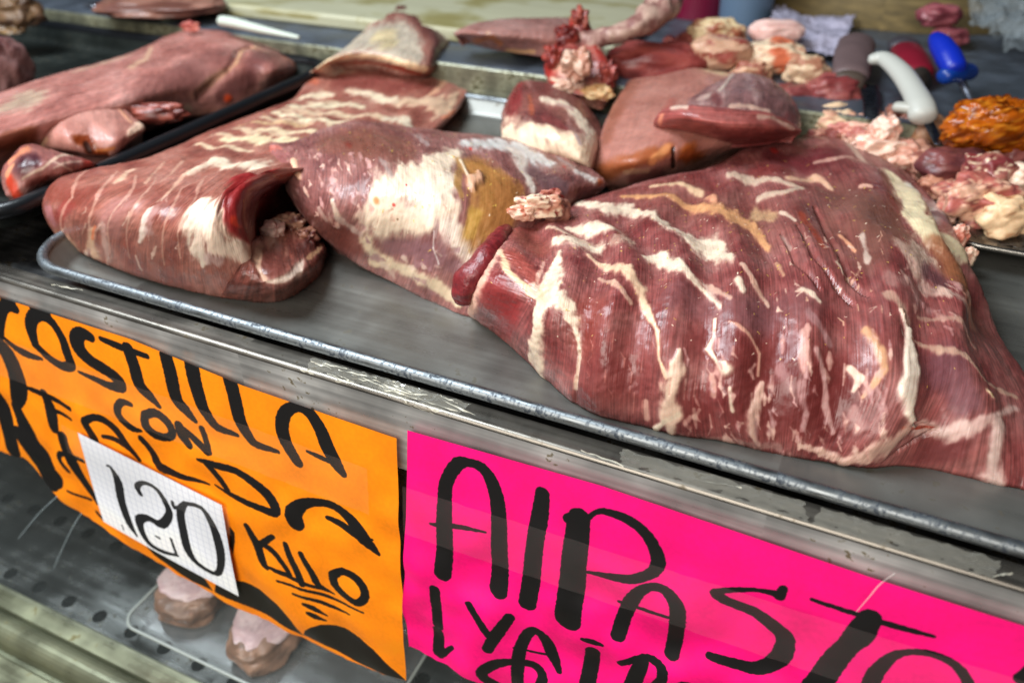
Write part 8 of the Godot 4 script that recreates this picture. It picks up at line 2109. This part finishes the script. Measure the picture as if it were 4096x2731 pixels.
const GREY_STEAK := {
	"w": 277, "h": 146, "ku": [0,0.041,0.068,0.252,0.505,0.722,0.935,0.961,1], "kv": [0,0.119,0.215,0.494,0.678,0.834,0.958,0.965,1],
	"style": [[123,83,76],[141,101,94],[154,115,108],0.08,1,0.2,0.3],
	"net": [
		[-567,62,-1066,-567,62,-1066,-567,62,-1066,-547,62,-1096,-504,62,-1139,-464,62,-1167,-439,62,-1199,-439,62,-1199,-439,62,-1199],
		[-567,62,-1066,-571,76,-1059,-571,76,-1059,-548,84,-1089,-501,84,-1135,-460,83,-1165,-433,76,-1203,-433,76,-1203,-439,62,-1199],
		[-567,62,-1066,-571,76,-1059,-566,84,-1045,-539,96,-1068,-492,96,-1115,-451,94,-1147,-426,84,-1192,-433,76,-1203,-439,62,-1199],
		[-562,62,-1059,-565,76,-1052,-560,83,-1038,-523,97,-1035,-471,97,-1068,-429,95,-1094,-407,84,-1149,-414,76,-1162,-421,62,-1161],
		[-562,62,-1066,-566,73,-1061,-563,78,-1050,-516,91,-1022,-462,90,-1043,-420,87,-1066,-398,79,-1119,-404,73,-1129,-411,62,-1130],
		[-564,62,-1078,-570,68,-1076,-569,71,-1070,-527,76,-1045,-472,75,-1051,-424,73,-1062,-398,70,-1106,-402,67,-1110,-409,62,-1109],
		[-566,62,-1088,-573,65,-1088,-574,66,-1085,-536,62,-1067,-481,62,-1060,-428,62,-1060,-400,62,-1097,-402,62,-1097,-408,62,-1095],
		[-566,62,-1088,-573,65,-1088,-573,65,-1088,-535,62,-1067,-481,62,-1060,-429,62,-1060,-402,62,-1097,-402,62,-1097,-408,62,-1095],
		[-566,62,-1088,-566,62,-1088,-566,62,-1088,-531,62,-1068,-481,62,-1062,-433,62,-1062,-408,62,-1095,-408,62,-1095,-408,62,-1095]
	],
	"strokes": [
		[[165,99,54],0.8,0.5,0,0.9,[59.2,125.8,7.5,94.1,105.6,5.5,109.8,122.1,5.7],0.65],
		[[184,144,99],0.8,0.56,0,0.9,[125.4,135,4.6,170.7,131.3,4],0.78],
		[[186,148,123],0.8,0.43,0,0.9,[85.4,92.7,4.8],0.52]
	]}

const ORANGE_INK := [
	[123.8,4.3,5.6,120.5,4,5.8,115.7,3.8,6.1,110.8,5,6.5,106.3,8.2,7.2,101.7,12.7,8.1,97.1,18.5,8.9,92,26.6,9.5,87,36,10,83.4,42.6,10.3],
	[90.8,40.7,1.8,95,43.5,2.5,101,47.3,3.4,107,50.3,4.1,112.4,51.7,4.5,117.9,52.4,4.7,123.6,52.7,4.5,130.5,52.8,3.7,137.8,52.7,2.6,142.9,52.6,1.8],
	[139.3,38,5.3,138.9,33.5,5.9,138.4,27.2,6.7,138.8,21.2,7.3,140.6,16.1,7.4,143.4,11.4,7.3,146.7,7.6,7.2,150.7,4.7,7.1,155.4,2.6,6.9,159.9,1.8,6.7,164.2,2.6,6.3,168.5,4.6,5.8,172.2,7.6,5.4,175.3,11.8,5.3,177.8,16.9,5.4,179.7,22.1,5.5,180.7,27.1,5.7,181,32,5.9,181.2,36.7,6,181.9,41.1,6.1,182.5,45.2,6.1,181.7,48.5,6,178.8,51,5.8,174.5,52.8,5.5,169.8,53.6,5.2,164.9,53.1,5,159.7,51.6,4.9,154.5,49.3,4.8,148.9,45.6,4.7,143.2,41.2,4.5,139.3,38,4.4],
	[218.1,9.3,5.3,215.3,8.7,5.6,211.4,7.9,6,207.8,8,6.5,204.7,9.6,7.2,201.9,12.1,8,199.8,15,8.6,198.5,18.2,9,198,21.7,9.2,198.8,25.2,9.2,201.2,28.8,8.8,205,32.3,8.1,209.7,35.4,7.5,216,37.7,7.2,223.2,39.6,7.1,229.6,41.5,7,234.6,43.7,7.1,238.6,45.9,7.4,241.4,48.1,7.4,242.9,50.5,7,243,52.9,6.4,241.6,54.8,5.8,238,56.1,5.2,232.8,57,4.7,227.2,57.4,4.2,221.7,57.2,3.9,215.9,56.4,3.7,209.8,55.7,3.4,202.7,55,2.8,195.4,54.2,2.2,190.3,53.7,1.7],
	[231.1,7.5,2.8,236.5,8.1,3.2,244.4,8.8,3.7,253.3,9.5,3.9,264.1,9.9,3.6,275.9,10.2,3.1,284.3,10.4,2.7],
	[262.6,9.3,7,263.5,13.6,7.2,264.8,19.7,7.4,265.9,26,7.5,266.2,32.2,7.5,266.3,38.4,7.5,267.3,43.7,7.3,269.8,47.3,7.1,273.1,50,6.7,276.4,52.6,6.1,279.8,55.9,5,283.2,59.3,3.7,285.6,61.6,2.8],
	[307,4.8,7.5,307.4,9.4,7.6,308,16.1,7.7,308.5,23.3,7.7,308.5,31,7.7,308.4,39.2,7.7,309.2,45.9,7.5,311.6,49.8,7.3,314.9,52.2,6.9,318.2,54.6,6.3,321.6,57.9,5.2,324.9,61.1,3.8,327.3,63.4,2.8],
	[334.8,5.5,8.1,334.8,9.6,8.1,334.8,15.5,8,335.2,21.8,7.9,336,28.5,7.7,337.2,35.6,7.6,338.5,41.6,7.3,340,45.6,7,341.6,48.5,6.6,343.7,51.4,6.2,345.9,55.2,5.9,348.5,59,5.5,352.4,61.8,5,359.1,63,4.1,367.2,63.2,3.1,373,63.3,2.3],
	[374.7,8.5,7.5,375.4,12.6,7.4,376.3,18.5,7.4,377.2,24.8,7.3,377.7,31.4,7.3,378.2,38.5,7.2,379.1,44.9,7.1,380.9,50.3,6.8,383.1,55.1,6.4,385.5,59.1,6,387.3,62.4,5.6,389.3,64.9,5.1,392.9,66.5,4.5,400.1,66.9,3.7,409,66.5,2.8,415.4,66.1,2.2],
	[435.4,69.7,5.5,432.6,65.5,5.8,428.8,59.5,6.2,425.8,53.5,6.5,424.3,47.9,6.7,423.5,42.3,6.8,423.7,36.7,6.8,424.8,31.1,6.6,426.8,25.5,6.3,429.5,20.8,5.9,433,17.1,5.5,437.1,14.2,5,441.3,12.5,4.8,445.4,12,5,449.5,12.7,5.4,453.3,14.7,5.8,456.8,18.4,6.2,460.1,23.4,6.5,462.8,28.4,6.8,464.7,33.1,7,466.2,37.7,7.2,467.8,42.2,7.3,469.9,46.4,7.2,472.2,50.4,7.1,474.6,54.1,6.6,477.4,57.7,5.6,480.3,61,4.4,482.4,63.3,3.5],
	[446.5,54.4,1.4,449.3,54.7,1.7,453.3,55.1,2.2,457.4,55.4,2.5,461.9,55.6,2.5,466.5,55.7,2.3,469.8,55.8,2.1],
	[251.4,69.8,2.5,248.1,69.7,2.9,243.5,69.7,3.3,239.4,70.9,3.8,236.1,74,4.1,233.3,78.2,4.4,231.6,82.2,4.7,231.3,85.8,4.9,232.1,89.2,5.2,234,92.1,5.2,237.5,94.3,5.1,242.1,96,4.8,246.7,96.9,4.3,251.5,96.8,3.3,256.4,95.9,2.2,259.8,95.2,1.3],
	[267.2,76,4.6,270.5,74.1,4.6,275.1,71.5,4.5,279.9,70.2,4.5,284.8,71.2,4.6,289.8,73.5,4.8,293.7,76.1,4.9,296.1,79,4.8,297.4,82.2,4.7,297.4,85.3,4.5,296,88.2,4.3,293.4,91,4.2,290.1,93,4.2,285.9,94.1,4.4,281,94.5,4.8,276.5,94,5.1,272.6,92.3,5.3,269.1,89.7,5.5,266.7,86.7,5.5,266.1,83,5.3,266.7,78.9,4.9,267.2,76,4.6],
	[306.8,75.2,5.3,307.1,77.8,5.5,307.6,81.5,5.7,308.6,85,5.7,310.4,88.3,5.4,312.7,91.4,4.9,314.3,93.6,4.5],
	[306.8,75.2,3.6,311.2,77.9,3.9,317.4,81.7,4.3,323.2,85.3,4.5,328.3,88.3,4.4,333.1,91,4.2,336.4,92.9,4],
	[333.3,69.9,3.6,338.3,92.2,3.6],
	[103.8,96.4,1.7,108.1,96.4,2.4,114.6,96.3,3.3,123.6,96.8,3.8,137.5,98.2,3.7,153.8,100,3.2,165.5,101.3,2.8],
	[130.6,95.6,5.1,131.3,100.7,5.8,132.2,108,6.6,132.8,115.4,7.1,132.9,123.1,6.7,132.7,131.1,5.9,132.6,136.6,5.3],
	[137.8,113.9,2.8,159.9,116.2,2.3],
	[189.2,129.1,6,187.6,126,5.9,185.5,121.6,5.7,184,117.6,5.5,183.2,114.5,5.2,183.1,111.7,4.9,184.3,109.1,4.6,187.4,106.4,4.3,191.9,103.8,4,196.7,102.3,4,201.8,102.1,4.3,207.3,102.8,4.8,212.6,104.5,5.3,217.2,106.9,5.8,221.5,110.1,6.2,226.2,114.6,6.2,232.2,121.6,5.3,238.7,129.9,4.1,243.2,135.8,3.1],
	[201.3,123.1,2.3,206.2,122.6,2.6,213.2,122,3,220.2,122.3,3.2,227.1,124.2,3.1,234,126.9,2.9,238.8,128.9,2.7],
	[256.1,106.9,4.8,258.5,110.4,5.1,261.9,115.4,5.4,264.8,120.4,5.7,266.2,125.3,5.8,267.1,130.1,5.8,269.7,133.5,5.7,274.4,134.5,5.4,280.7,134.1,5,289.2,133.8,4.4,302.2,134.1,3.4,317.3,134.4,2.2,328.1,134.6,1.3],
	[323,106.1,1.7,327.5,105.5,2.3,334.2,104.6,3.1,341.7,103.9,3.7,350.2,103.2,3.9,359.7,102.6,3.9,368.7,102.9,4,377.2,104.4,4.3,385.2,106.9,4.7,392.2,110.1,5.1,398,114.5,5.4,402.7,119.8,5.6,405.9,124.4,5.6,407.6,128,5.4,408,130.9,5.1,406.6,133.1,4.8,403.5,134.3,4.5,398.8,134.8,4.3,392.4,135.1,4.1,383.9,135.4,4,373.7,135.6,4,363.8,135.3,3.7,353.7,134.3,3,343.8,132.8,2.1,336.9,131.8,1.5],
	[333.9,106.7,4.5,336.9,109.3,4.7,341.1,113.1,4.9,344.9,117,4.9,347.8,121.3,4.6,350.4,125.7,4.1,352.1,128.8,3.7],
	[427.1,138.5,8.3,426.3,135.5,8.4,425.3,131.2,8.4,425.8,126.7,8.2,428.5,122.2,7.5,432.6,117.5,6.5,437.5,113.4,5.7,443.3,110.2,5,449.8,107.8,4.5,456.3,106,4.2,462.4,104.9,4.4,468.5,104.6,5,474.2,105.3,5.5,479.6,107.4,6,484.7,110.6,6.4,489.2,114.1,6.8,492.5,117.7,7.2,495.2,121.5,7.6,498.3,125.4,7.3,502.8,129.8,5.9,507.8,134.2,3.8,511.3,137.3,2.3],
	[460.1,120.6,2.3,465.7,120.8,2.9,473.6,121.1,3.6,480.9,121.8,4.1,486.6,123.3,4,491.8,125.1,3.7,496.3,126.2,3.2,500.3,125.8,2.6,503.8,124.7,1.9,506.1,123.8,1.4],
	[141.4,143.9,6.8,142,149.5,7.1,142.8,157.4,7.6,143.8,164.9,7.9,144.9,170.7,7.9,146.1,176,7.8,147.7,181.7,7.5,150,188.1,7.2,152.6,194.8,6.8,155.3,201.5,6.1,158.1,209,5,161,216.4,3.6,163,221.7,2.6],
	[163.8,164.7,2.9,159.7,164.8,3,154,165,3.2,148.1,165.3,3.4,142.3,165.5,3.5,136.4,165.8,3.5,131.9,167,3.5,129.2,169.5,3.5,127.9,172.9,3.5,127.7,176.6,3.5,129.3,180.9,3.5,132.1,185.4,3.5,134.2,188.6,3.5],
	[125,218.3,1.6,154.2,220.9,2.1],
	[370.4,164.6,3.8,372.2,169.3,4.2,374.7,176.1,4.8,377,183,5.2,378.7,190,5.4,380.3,197.1,5.4,381.8,202.7,5.2,383.6,205.9,4.6,385.4,207.6,3.7,386.6,208.6,3.1],
	[398.2,166.3,2.9,382.6,182.6,3.9],
	[384.5,181.8,3.4,388.6,183.2,3.6,394.4,185.3,3.8,400,188.8,3.8,405.3,195.1,3.5,410.4,202.8,3,414,208.3,2.6],
	[381.2,207,1.8,414,208.3,2.1],
	[412.9,169.6,3.7,414.5,175.5,4,416.9,184,4.4,419.3,192,4.6,421.8,199.2,4.6,424.5,205.9,4.4,426.3,210.6,4.3],
	[430.2,171.7,3.3,432.5,176.9,3.5,435.8,184.2,3.9,438.8,191,4.1,440.5,196.8,4.2,441.9,202.2,4.1,444.4,206.2,3.8,449.6,208.3,2.9,456.1,209.1,1.8,460.7,209.5,1],
	[462.4,184.3,5,465.1,181.3,4.6,468.9,177.2,4.2,473.4,174.6,3.9,478.7,174.7,4.1,484.7,176.3,4.6,489.5,178.9,4.9,492.9,182.8,4.8,495.2,187.6,4.6,495.9,192.5,4.4,494.5,197.5,4.2,491.5,202.5,4.1,488,205.9,4,484.2,206.8,4.1,479.9,206.1,4.3,475.6,204.6,4.5,471.2,202.3,4.9,466.8,199.1,5.3,463.6,195.7,5.5,462.4,191.7,5.4,462.3,187.3,5.2,462.4,184.3,5],
	[394.8,209,1.6,404.2,209.4,1.9,417.5,209.8,2.3,430.2,210.1,2.4,441.8,210,2,452.8,209.6,1.4,460.5,209.4,1],
	[398,220,1.4,411.6,219.2,1.6,430.8,218.1,2,449.2,217.2,2.1,465.9,216.6,1.8,481.6,216.2,1.4,492.6,215.9,1],
	[414.9,229.8,1.6,423.8,229.2,1.9,436.3,228.3,2.3,448.3,227.7,2.4,459,227.6,2,469.2,227.7,1.4,476.2,227.8,1],
	[425.2,238.9,2.2,428,239.1,2.7,432,239.4,3.3,436.3,239.9,3.5,441.1,240.8,2.9,446.1,242,1.9,449.7,242.8,1.1],
	[428.8,248.8,2.2,430.7,249.1,2.7,433.4,249.6,3.3,436.5,250.1,3.5,440.3,250.5,2.9,444.5,250.9,1.9,447.5,251.1,1.1],
	[80.4,50.5,9.2,83.6,52.9,9.9,88.1,56.5,10.9,91.8,61.6,11.6,94.1,68.8,11.9,95.7,77.4,11.9,96.4,85.6,11.8,96,92.6,11.7,94.7,99.2,11.6,92.7,105.3,11.1,89.6,111.6,10,85.9,117.4,8.5,83.3,121.5,7.4],
	[80.2,130.3,9,82,137.5,9.7,84.4,147.7,10.7,86.7,157.8,11.7,88.1,167,12.5,89.2,176.1,13.3,91.4,184.7,14,95.8,193.3,14.7,101.3,201.4,15.3,105.2,207,15.7],
	[53.1,121.3,10,54.1,126.3,10.6,55.5,133.7,11.3,56.3,143.8,11.8,55.8,159,11.6,54.7,176.9,11.1,53.8,189.6,10.7],
	[73,163.1,10.3,79.2,167.5,12.8,87.9,174,16.2,94.7,182.2,18.1,97.8,193.6,16.9,99.2,206.7,14.2,99.9,216,12.2],
	[158.9,236.2,2.6,166.5,241.9,2.3]]

const ORANGE_AREAS := [
	[416.9,288.7,421.5,277.6,429.2,268.3,441.2,259.5,457.2,254,470.4,252.5,485.3,255.1,499.8,261.8,512.1,272.3,522.4,279.9,532.6,288.1,511.4,290.1,481.1,290.7,450,289.8],
	[309.5,279.9,313.7,267.3,321,260,336.5,251.3,350.9,246.7,370.2,247.2,392,256,407.1,272.3,416.5,290.6,392.2,286.4,361.3,284.2,335.8,281.1],
	[214.7,249.7,236.2,246.5,265.7,247.7,285.7,251.8,297,257.5,307.5,279.5,280.4,279.5,256.5,271.5,232.3,263.5],
	[346.4,176.4,351.1,182.3,350.1,194.5,345.4,212.7,342.3,201.9]]

const PINK_INK := [
	[64.3,128.9,7.4,64.7,121.7,7.4,65.2,111.2,7.3,65.4,99,7.2,65,84.1,6.8,64.4,67.5,6.4,64.2,53.8,6,64.5,45.3,5.8,65.2,39.6,5.6,66.6,34.1,5.5,69,27.5,5.5,72.2,21.2,5.5,75.4,16.3,5.4,78.5,13.7,4.9,81.8,12.5,4.3,85,12,3.9,88.3,11.6,4,91.5,11.8,4.3,94.6,13,4.6,97.5,15.2,4.9,100.3,18.3,5.3,102.8,22.4,5.6,104.9,27.5,5.8,106.8,33.5,6,108.3,40.4,6.1,109.4,47.6,6.2,110.3,55.7,6.4,110.9,65.8,6.6,111.4,79.9,7,111.8,96,7.4,112,109.3,7.8,112.1,117.8,8,112,123.5,8.2,111.9,127.2,8.3],
	[53.1,81.4,1.2,56.8,80.6,1.7,62.4,79.5,2.4,69.5,78,2.7,79.7,75.8,2.3,91.4,73.3,1.5,99.7,71.5,0.9],
	[142.3,18.2,5.4,142.4,21.7,5.7,142.4,27,6.1,142.2,34.4,6.5,141.5,44.5,6.7,140.6,56.7,6.8,139.9,69,6.9,139.5,81.4,7.1,139.3,93.9,7.3,139,105.1,7.5,138.4,114.8,7.5,137.7,123.2,7.5,137.2,128.9,7.4],
	[170.9,29.2,8.3,170.9,35.1,8.6,170.9,43.7,9,170.9,53.8,9.3,171,65.7,9.5,171.2,79.1,9.6,171.3,92.2,9.7,171.3,105.7,10,171.3,118.8,10.3,171.3,128,10.6],
	[163.2,33.2,4.4,171.2,24.6,4.3],
	[177.3,26.7,2.1,178.7,24.4,2.1,180.7,21.3,2,183.1,18.7,2.1,185.6,17.2,2.4,188.4,16.3,2.8,192,15.9,3.2,196.8,15.9,3.5,202.4,16.4,3.9,207.6,17.6,4.1,212.1,19.5,4.2,216.2,22.1,4.3,219.9,25.3,4.4,223.1,29.4,4.6,225.9,34,4.8,228,38.2,5,229.3,41.5,5.1,230,44.4,5.2,229.9,47.3,5.1,229.1,50.5,4.8,227.7,53.7,4.5,225.4,56.9,4.2,222.1,60.3,4.1,218.1,63.7,4.1,213.6,66.6,4,208.9,68.7,3.8,203.7,70.4,3.6,198.2,71.9,3.2,191.5,73.5,2.6,184.4,75,1.8,179.4,76,1.3],
	[210.5,126.4,5.7,211,120.7,5.6,211.8,112.5,5.6,212.8,104.5,5.5,214,97.4,5.5,215.4,90.4,5.5,217.1,84.3,5.4,219,79.3,5,221.1,75,4.4,223.4,71.6,4,226,68.9,3.7,228.9,67,3.6,231.8,65.9,3.6,234.9,65.6,3.8,238.1,66.1,4.1,241.1,67.6,4.5,244,70,5,246.8,73.3,5.5,248.9,77.8,5.8,250,83.6,5.8,250.4,90.5,5.7,250.7,98.3,5.6,250.9,108.1,5.6,250.8,118.7,5.5,250.8,126.2,5.5],
	[206.8,94.6,1.3,211.4,93.6,1.4,218,92.2,1.5,225.9,90.8,1.6,236.1,89.5,1.5,247.4,88.3,1.3,255.5,87.4,1.2],
	[310.5,31.6,3,309.8,39.2,3.3],
	[309.5,37.7,3.3,306.7,37.9,2.9,302.6,38.2,2.3,298.3,39,1.9,294.1,40.4,1.9,289.6,42.2,2,285.2,44.3,2.2,280.4,46.9,2.3,275.6,49.7,2.4,272.2,52,2.6,270.7,53.3,3,270.5,54,3.6,271.5,54.9,4,273.5,56.2,4.1,276.7,57.7,4,280.7,58.9,4,285.8,59.5,4.1,291.8,59.8,4.3,297.7,60.7,4.5,303.3,62.7,4.8,308.8,65.4,5.2,313.3,68.1,5.6,316.7,70.4,5.8,319.2,72.8,6,320.8,76.3,6.2,321.5,81.8,6.4,321.2,88.3,6.7,319.8,94.4,6.7,317.2,99.7,6.4,313.5,104.5,5.9,309.2,108.3,5.4,304.1,110.7,5.1,298.4,112,4.9,292.7,112.8,4.6,286.8,113.2,4.2,281,113.2,3.7,276.9,113.1,3.4],
	[328.5,32.3,1.5,334.6,32.3,1.6,343.3,32.2,1.7,352.3,32.1,1.9,361.1,32,2.1,370.1,32,2.3,378.4,31.7,2.4,386.2,31.1,2.1,393.3,30.3,1.6,398.2,29.7,1.3],
	[362.8,31.7,6.9,362.2,35.9,7.5,361.3,41.9,8.2,360.3,47.4,8.6,359.2,51.3,8.2,358,54.7,7.4,356.6,59.2,6.9,355.1,65.1,7.1,353.5,72.1,7.6,351.6,80.6,8,349.1,92.4,8.3,346.3,105.7,8.6,344.3,115.1,8.8],
	[376.6,96.3,4.7,376.5,90.7,4.9,376.4,82.8,5.1,376.8,75.2,5.1,378,68.6,4.7,379.8,62.5,4,381.9,57.3,3.4,384.3,53.6,3,387,51,2.7,390.1,48.8,2.5,393.8,46.6,2.5,397.9,44.9,2.6,402.1,43.9,2.7,406.4,43.8,2.9,410.7,44.4,3,414.7,45.9,3.2,418.3,48.3,3.3,421.6,51.5,3.4,424.3,55.2,3.5,426.5,59.9,3.5,428.2,65.2,3.5,429.3,68.9,3.5],
	[448.2,38.5,4.7,450.9,29.2,4.6],
	[56.6,151,5.1,58.5,193.7,5.3],
	[88.3,151.5,3.3,91.2,155.7,3.6,95.4,161.6,4,99.4,167.3,4.2,103,172.4,4,106.4,177.3,3.7,108.7,180.7,3.4],
	[124,149.4,4.4,121.3,155.7,4.7,117.4,164.7,5.2,113.8,173.6,5.4,110.6,182.1,5.3,107.7,190.5,4.9,105.7,196.3,4.7],
	[134.4,231.2,6.1,133.7,221.7,5.9,132.8,208.4,5.7,132.5,196.1,5.5,133.2,186.6,5.3,134.5,178.3,5.1,136.3,171,4.9,138.5,164.5,4.6,141.2,159.1,4.2,143.9,155.9,4,146.7,155.4,4.2,149.6,157.1,4.5,152.5,160.3,4.8,155.3,165.5,5.1,158,172.3,5.3,160.6,178.5,5.2,163.2,183.8,4.5,165.8,188.7,3.6,167.5,192,2.9],
	[128.4,185.4,1.3,157.3,179.6,1.2],
	[184.6,142.5,1.9,186.4,142.4,2.4,188.9,142.2,3.1,191.6,142,3.4,194.5,141.9,3,197.4,141.8,2.3,199.5,141.8,1.7],
	[193,155.4,6.1,192.3,197.8,6.8],
	[230.9,144.8,5.7,226.1,179.9,6.7],
	[215.2,154.4,2.8,217.2,152.5,2.9,220.2,149.7,3,223.5,146.8,3.1,227.1,143.7,3.2,231,140.6,3.2,234.9,138.6,3.3,238.8,138.2,3.5,242.6,139,3.8,245.5,140.7,4,247.1,143.5,4.1,247.8,147.2,4.1,247.7,151.3,4,246.4,156.2,3.8,244.3,161.5,3.6,242.7,165.2,3.4],
	[254.3,159.5,2.7,256.6,155.9,2.6,260,150.9,2.4,263.4,147.4,2.3,266.9,146.7,2.3,270.4,147.3,2.3,272.8,147.9,2.3],
	[57.5,202.5,5.4,58.5,228.8,6],
	[59.5,232,3.7,71.9,214.3,2.2],
	[151.7,223.6,5.1,152.9,219.1,5,154.5,212.7,4.8,155,207.3,4.6,153.7,203.7,4.3,151.4,200.9,4,148.4,199.1,3.8,144.8,198.3,3.6,140.5,198.5,3.5,136.1,199.2,3.4,131.6,200.2,3.5,126.9,201.7,3.6,122.2,204,3.9,117.3,207.6,4.4,112.4,212.1,4.9,108.3,216.5,5.3,104.9,220.4,5.3,102.4,224.2,5,101.2,227.7,4.9,102,231.1,5.1,104.3,234.3,5.3,107.1,236.8,5.4,110.9,238.5,5.2,115.3,239.7,4.8,118.4,240.4,4.5]]

const CARD_INK := [
	[72.5,76.2,3.4,75.8,74.1,3.8,80.5,71.7,4.4,85.3,74.2,5.6,90.4,83.5,8.1,95.6,97.5,11.3,98.7,115.3,13.6,97.7,137.3,14.3,94.7,163.1,14.2,93,190.3,14,94.2,220.3,14.1,96.7,251.7,14.1,100.2,277.7,13.1,105.2,295.7,10.2,111.1,308.4,6.4,115.3,316.7,3.6],
	[166.4,119.6,7.9,163.9,113.9,8.3,160.9,105.6,8.8,161.2,96.6,8.9,166.8,86,8.3,175.8,74.6,7.2,186.3,66.5,6.6,198.7,62.6,6.6,212.5,61.8,7,224.5,65.5,7.6,233.6,75.3,8.3,240.9,89.5,9.2,246,103.8,9.9,249.6,116.1,10.3,251.2,128.5,10.6,248.6,143.1,11.1,240,163.3,12,227.3,185.7,13.1,214.1,201.8,13.7,201.1,205.7,13.1,187.5,203.3,12.1,174.7,203.7,11.5,162.3,210.3,12.2,150.7,219.8,13.3,142.2,231.3,14,138.1,245.5,13.6,137.1,261.6,12.6,138.2,277.2,11.8,140.9,292.4,11.4,145.7,306.9,11.2,153.2,317.5,10.8,164,322.6,10.1,177.5,323.8,9.3,192.5,322.1,8.3,211.2,316.1,6.9,231.4,307.3,5.3,245.7,300.8,4.1],
	[236.2,241.9,4.6,242.9,302.8,4.7],
	[268.3,83.6,4.9,267.9,90,5.1,267.7,98.5,5.3,269.7,103,5.5,276.2,99.4,5.5,284.9,91.8,5.5,291.2,86.1,5.4],
	[308.9,63.2,7.5,302.8,72.8,8.8,294.5,87.2,10.6,288,105.6,12,285.2,129.6,12.7,284.3,157.8,13.1,284.2,185,13.4,283.9,210.8,13.7,284.3,235.7,13.9,287,256.4,13.7,292.2,271.5,12.8,299.8,282.5,11.5,310.5,289.7,10.3,326.9,294.4,9.2,346.6,295.5,8.2,362.9,289.9,7.9,373.2,274.9,8.6,380.2,253.3,9.8,385.3,230.5,11.1,388.8,207.7,12.3,390.5,183.7,13.5,390.5,160.4,14.1,389.1,137.9,13.8,386.2,116,12.8,381.5,96.1,11.7,375.3,77,10.3,367.3,59.8,8.7,356.7,49.4,7.4,340.7,50,6.8,322.1,57.4,6.5,308.9,63.2,6.4],
	[185,267.4,2.9,195,266.9,5.2],
	[69.1,304.7,1.8,70.5,322.8,2.4]]

const CREASES := [[75.7,-13.4,70.5,-2.3,67.4,9.6,63.6,24],[121.7,-18.7,127.8,-0.1,131.4,20.4],[128.3,10,126.5,21.5],[-62.3,-12,-61.5,6,-62.8,30.3],[-150.8,1.1,-139.5,23.9,-129.8,42.6],[-216.5,-7.7,-217.1,10,-221.8,26.2],[-256.6,40.7,-237.7,39.4,-219.9,53.5],[-168.6,-8.8,-137.6,-8,-107.2,-2.4],[-258.5,148.2,-228.9,144.5,-184.6,137.8],[-575.4,59.9,-573.9,83.9,-574.6,102.1],[-382.5,54.2,-336.8,46.4,-286.3,34]]

const CARD_CORNERS := [[-626.8,124.7],[-452.6,146.5],[-452.4,263.3],[-624.4,237.2]]
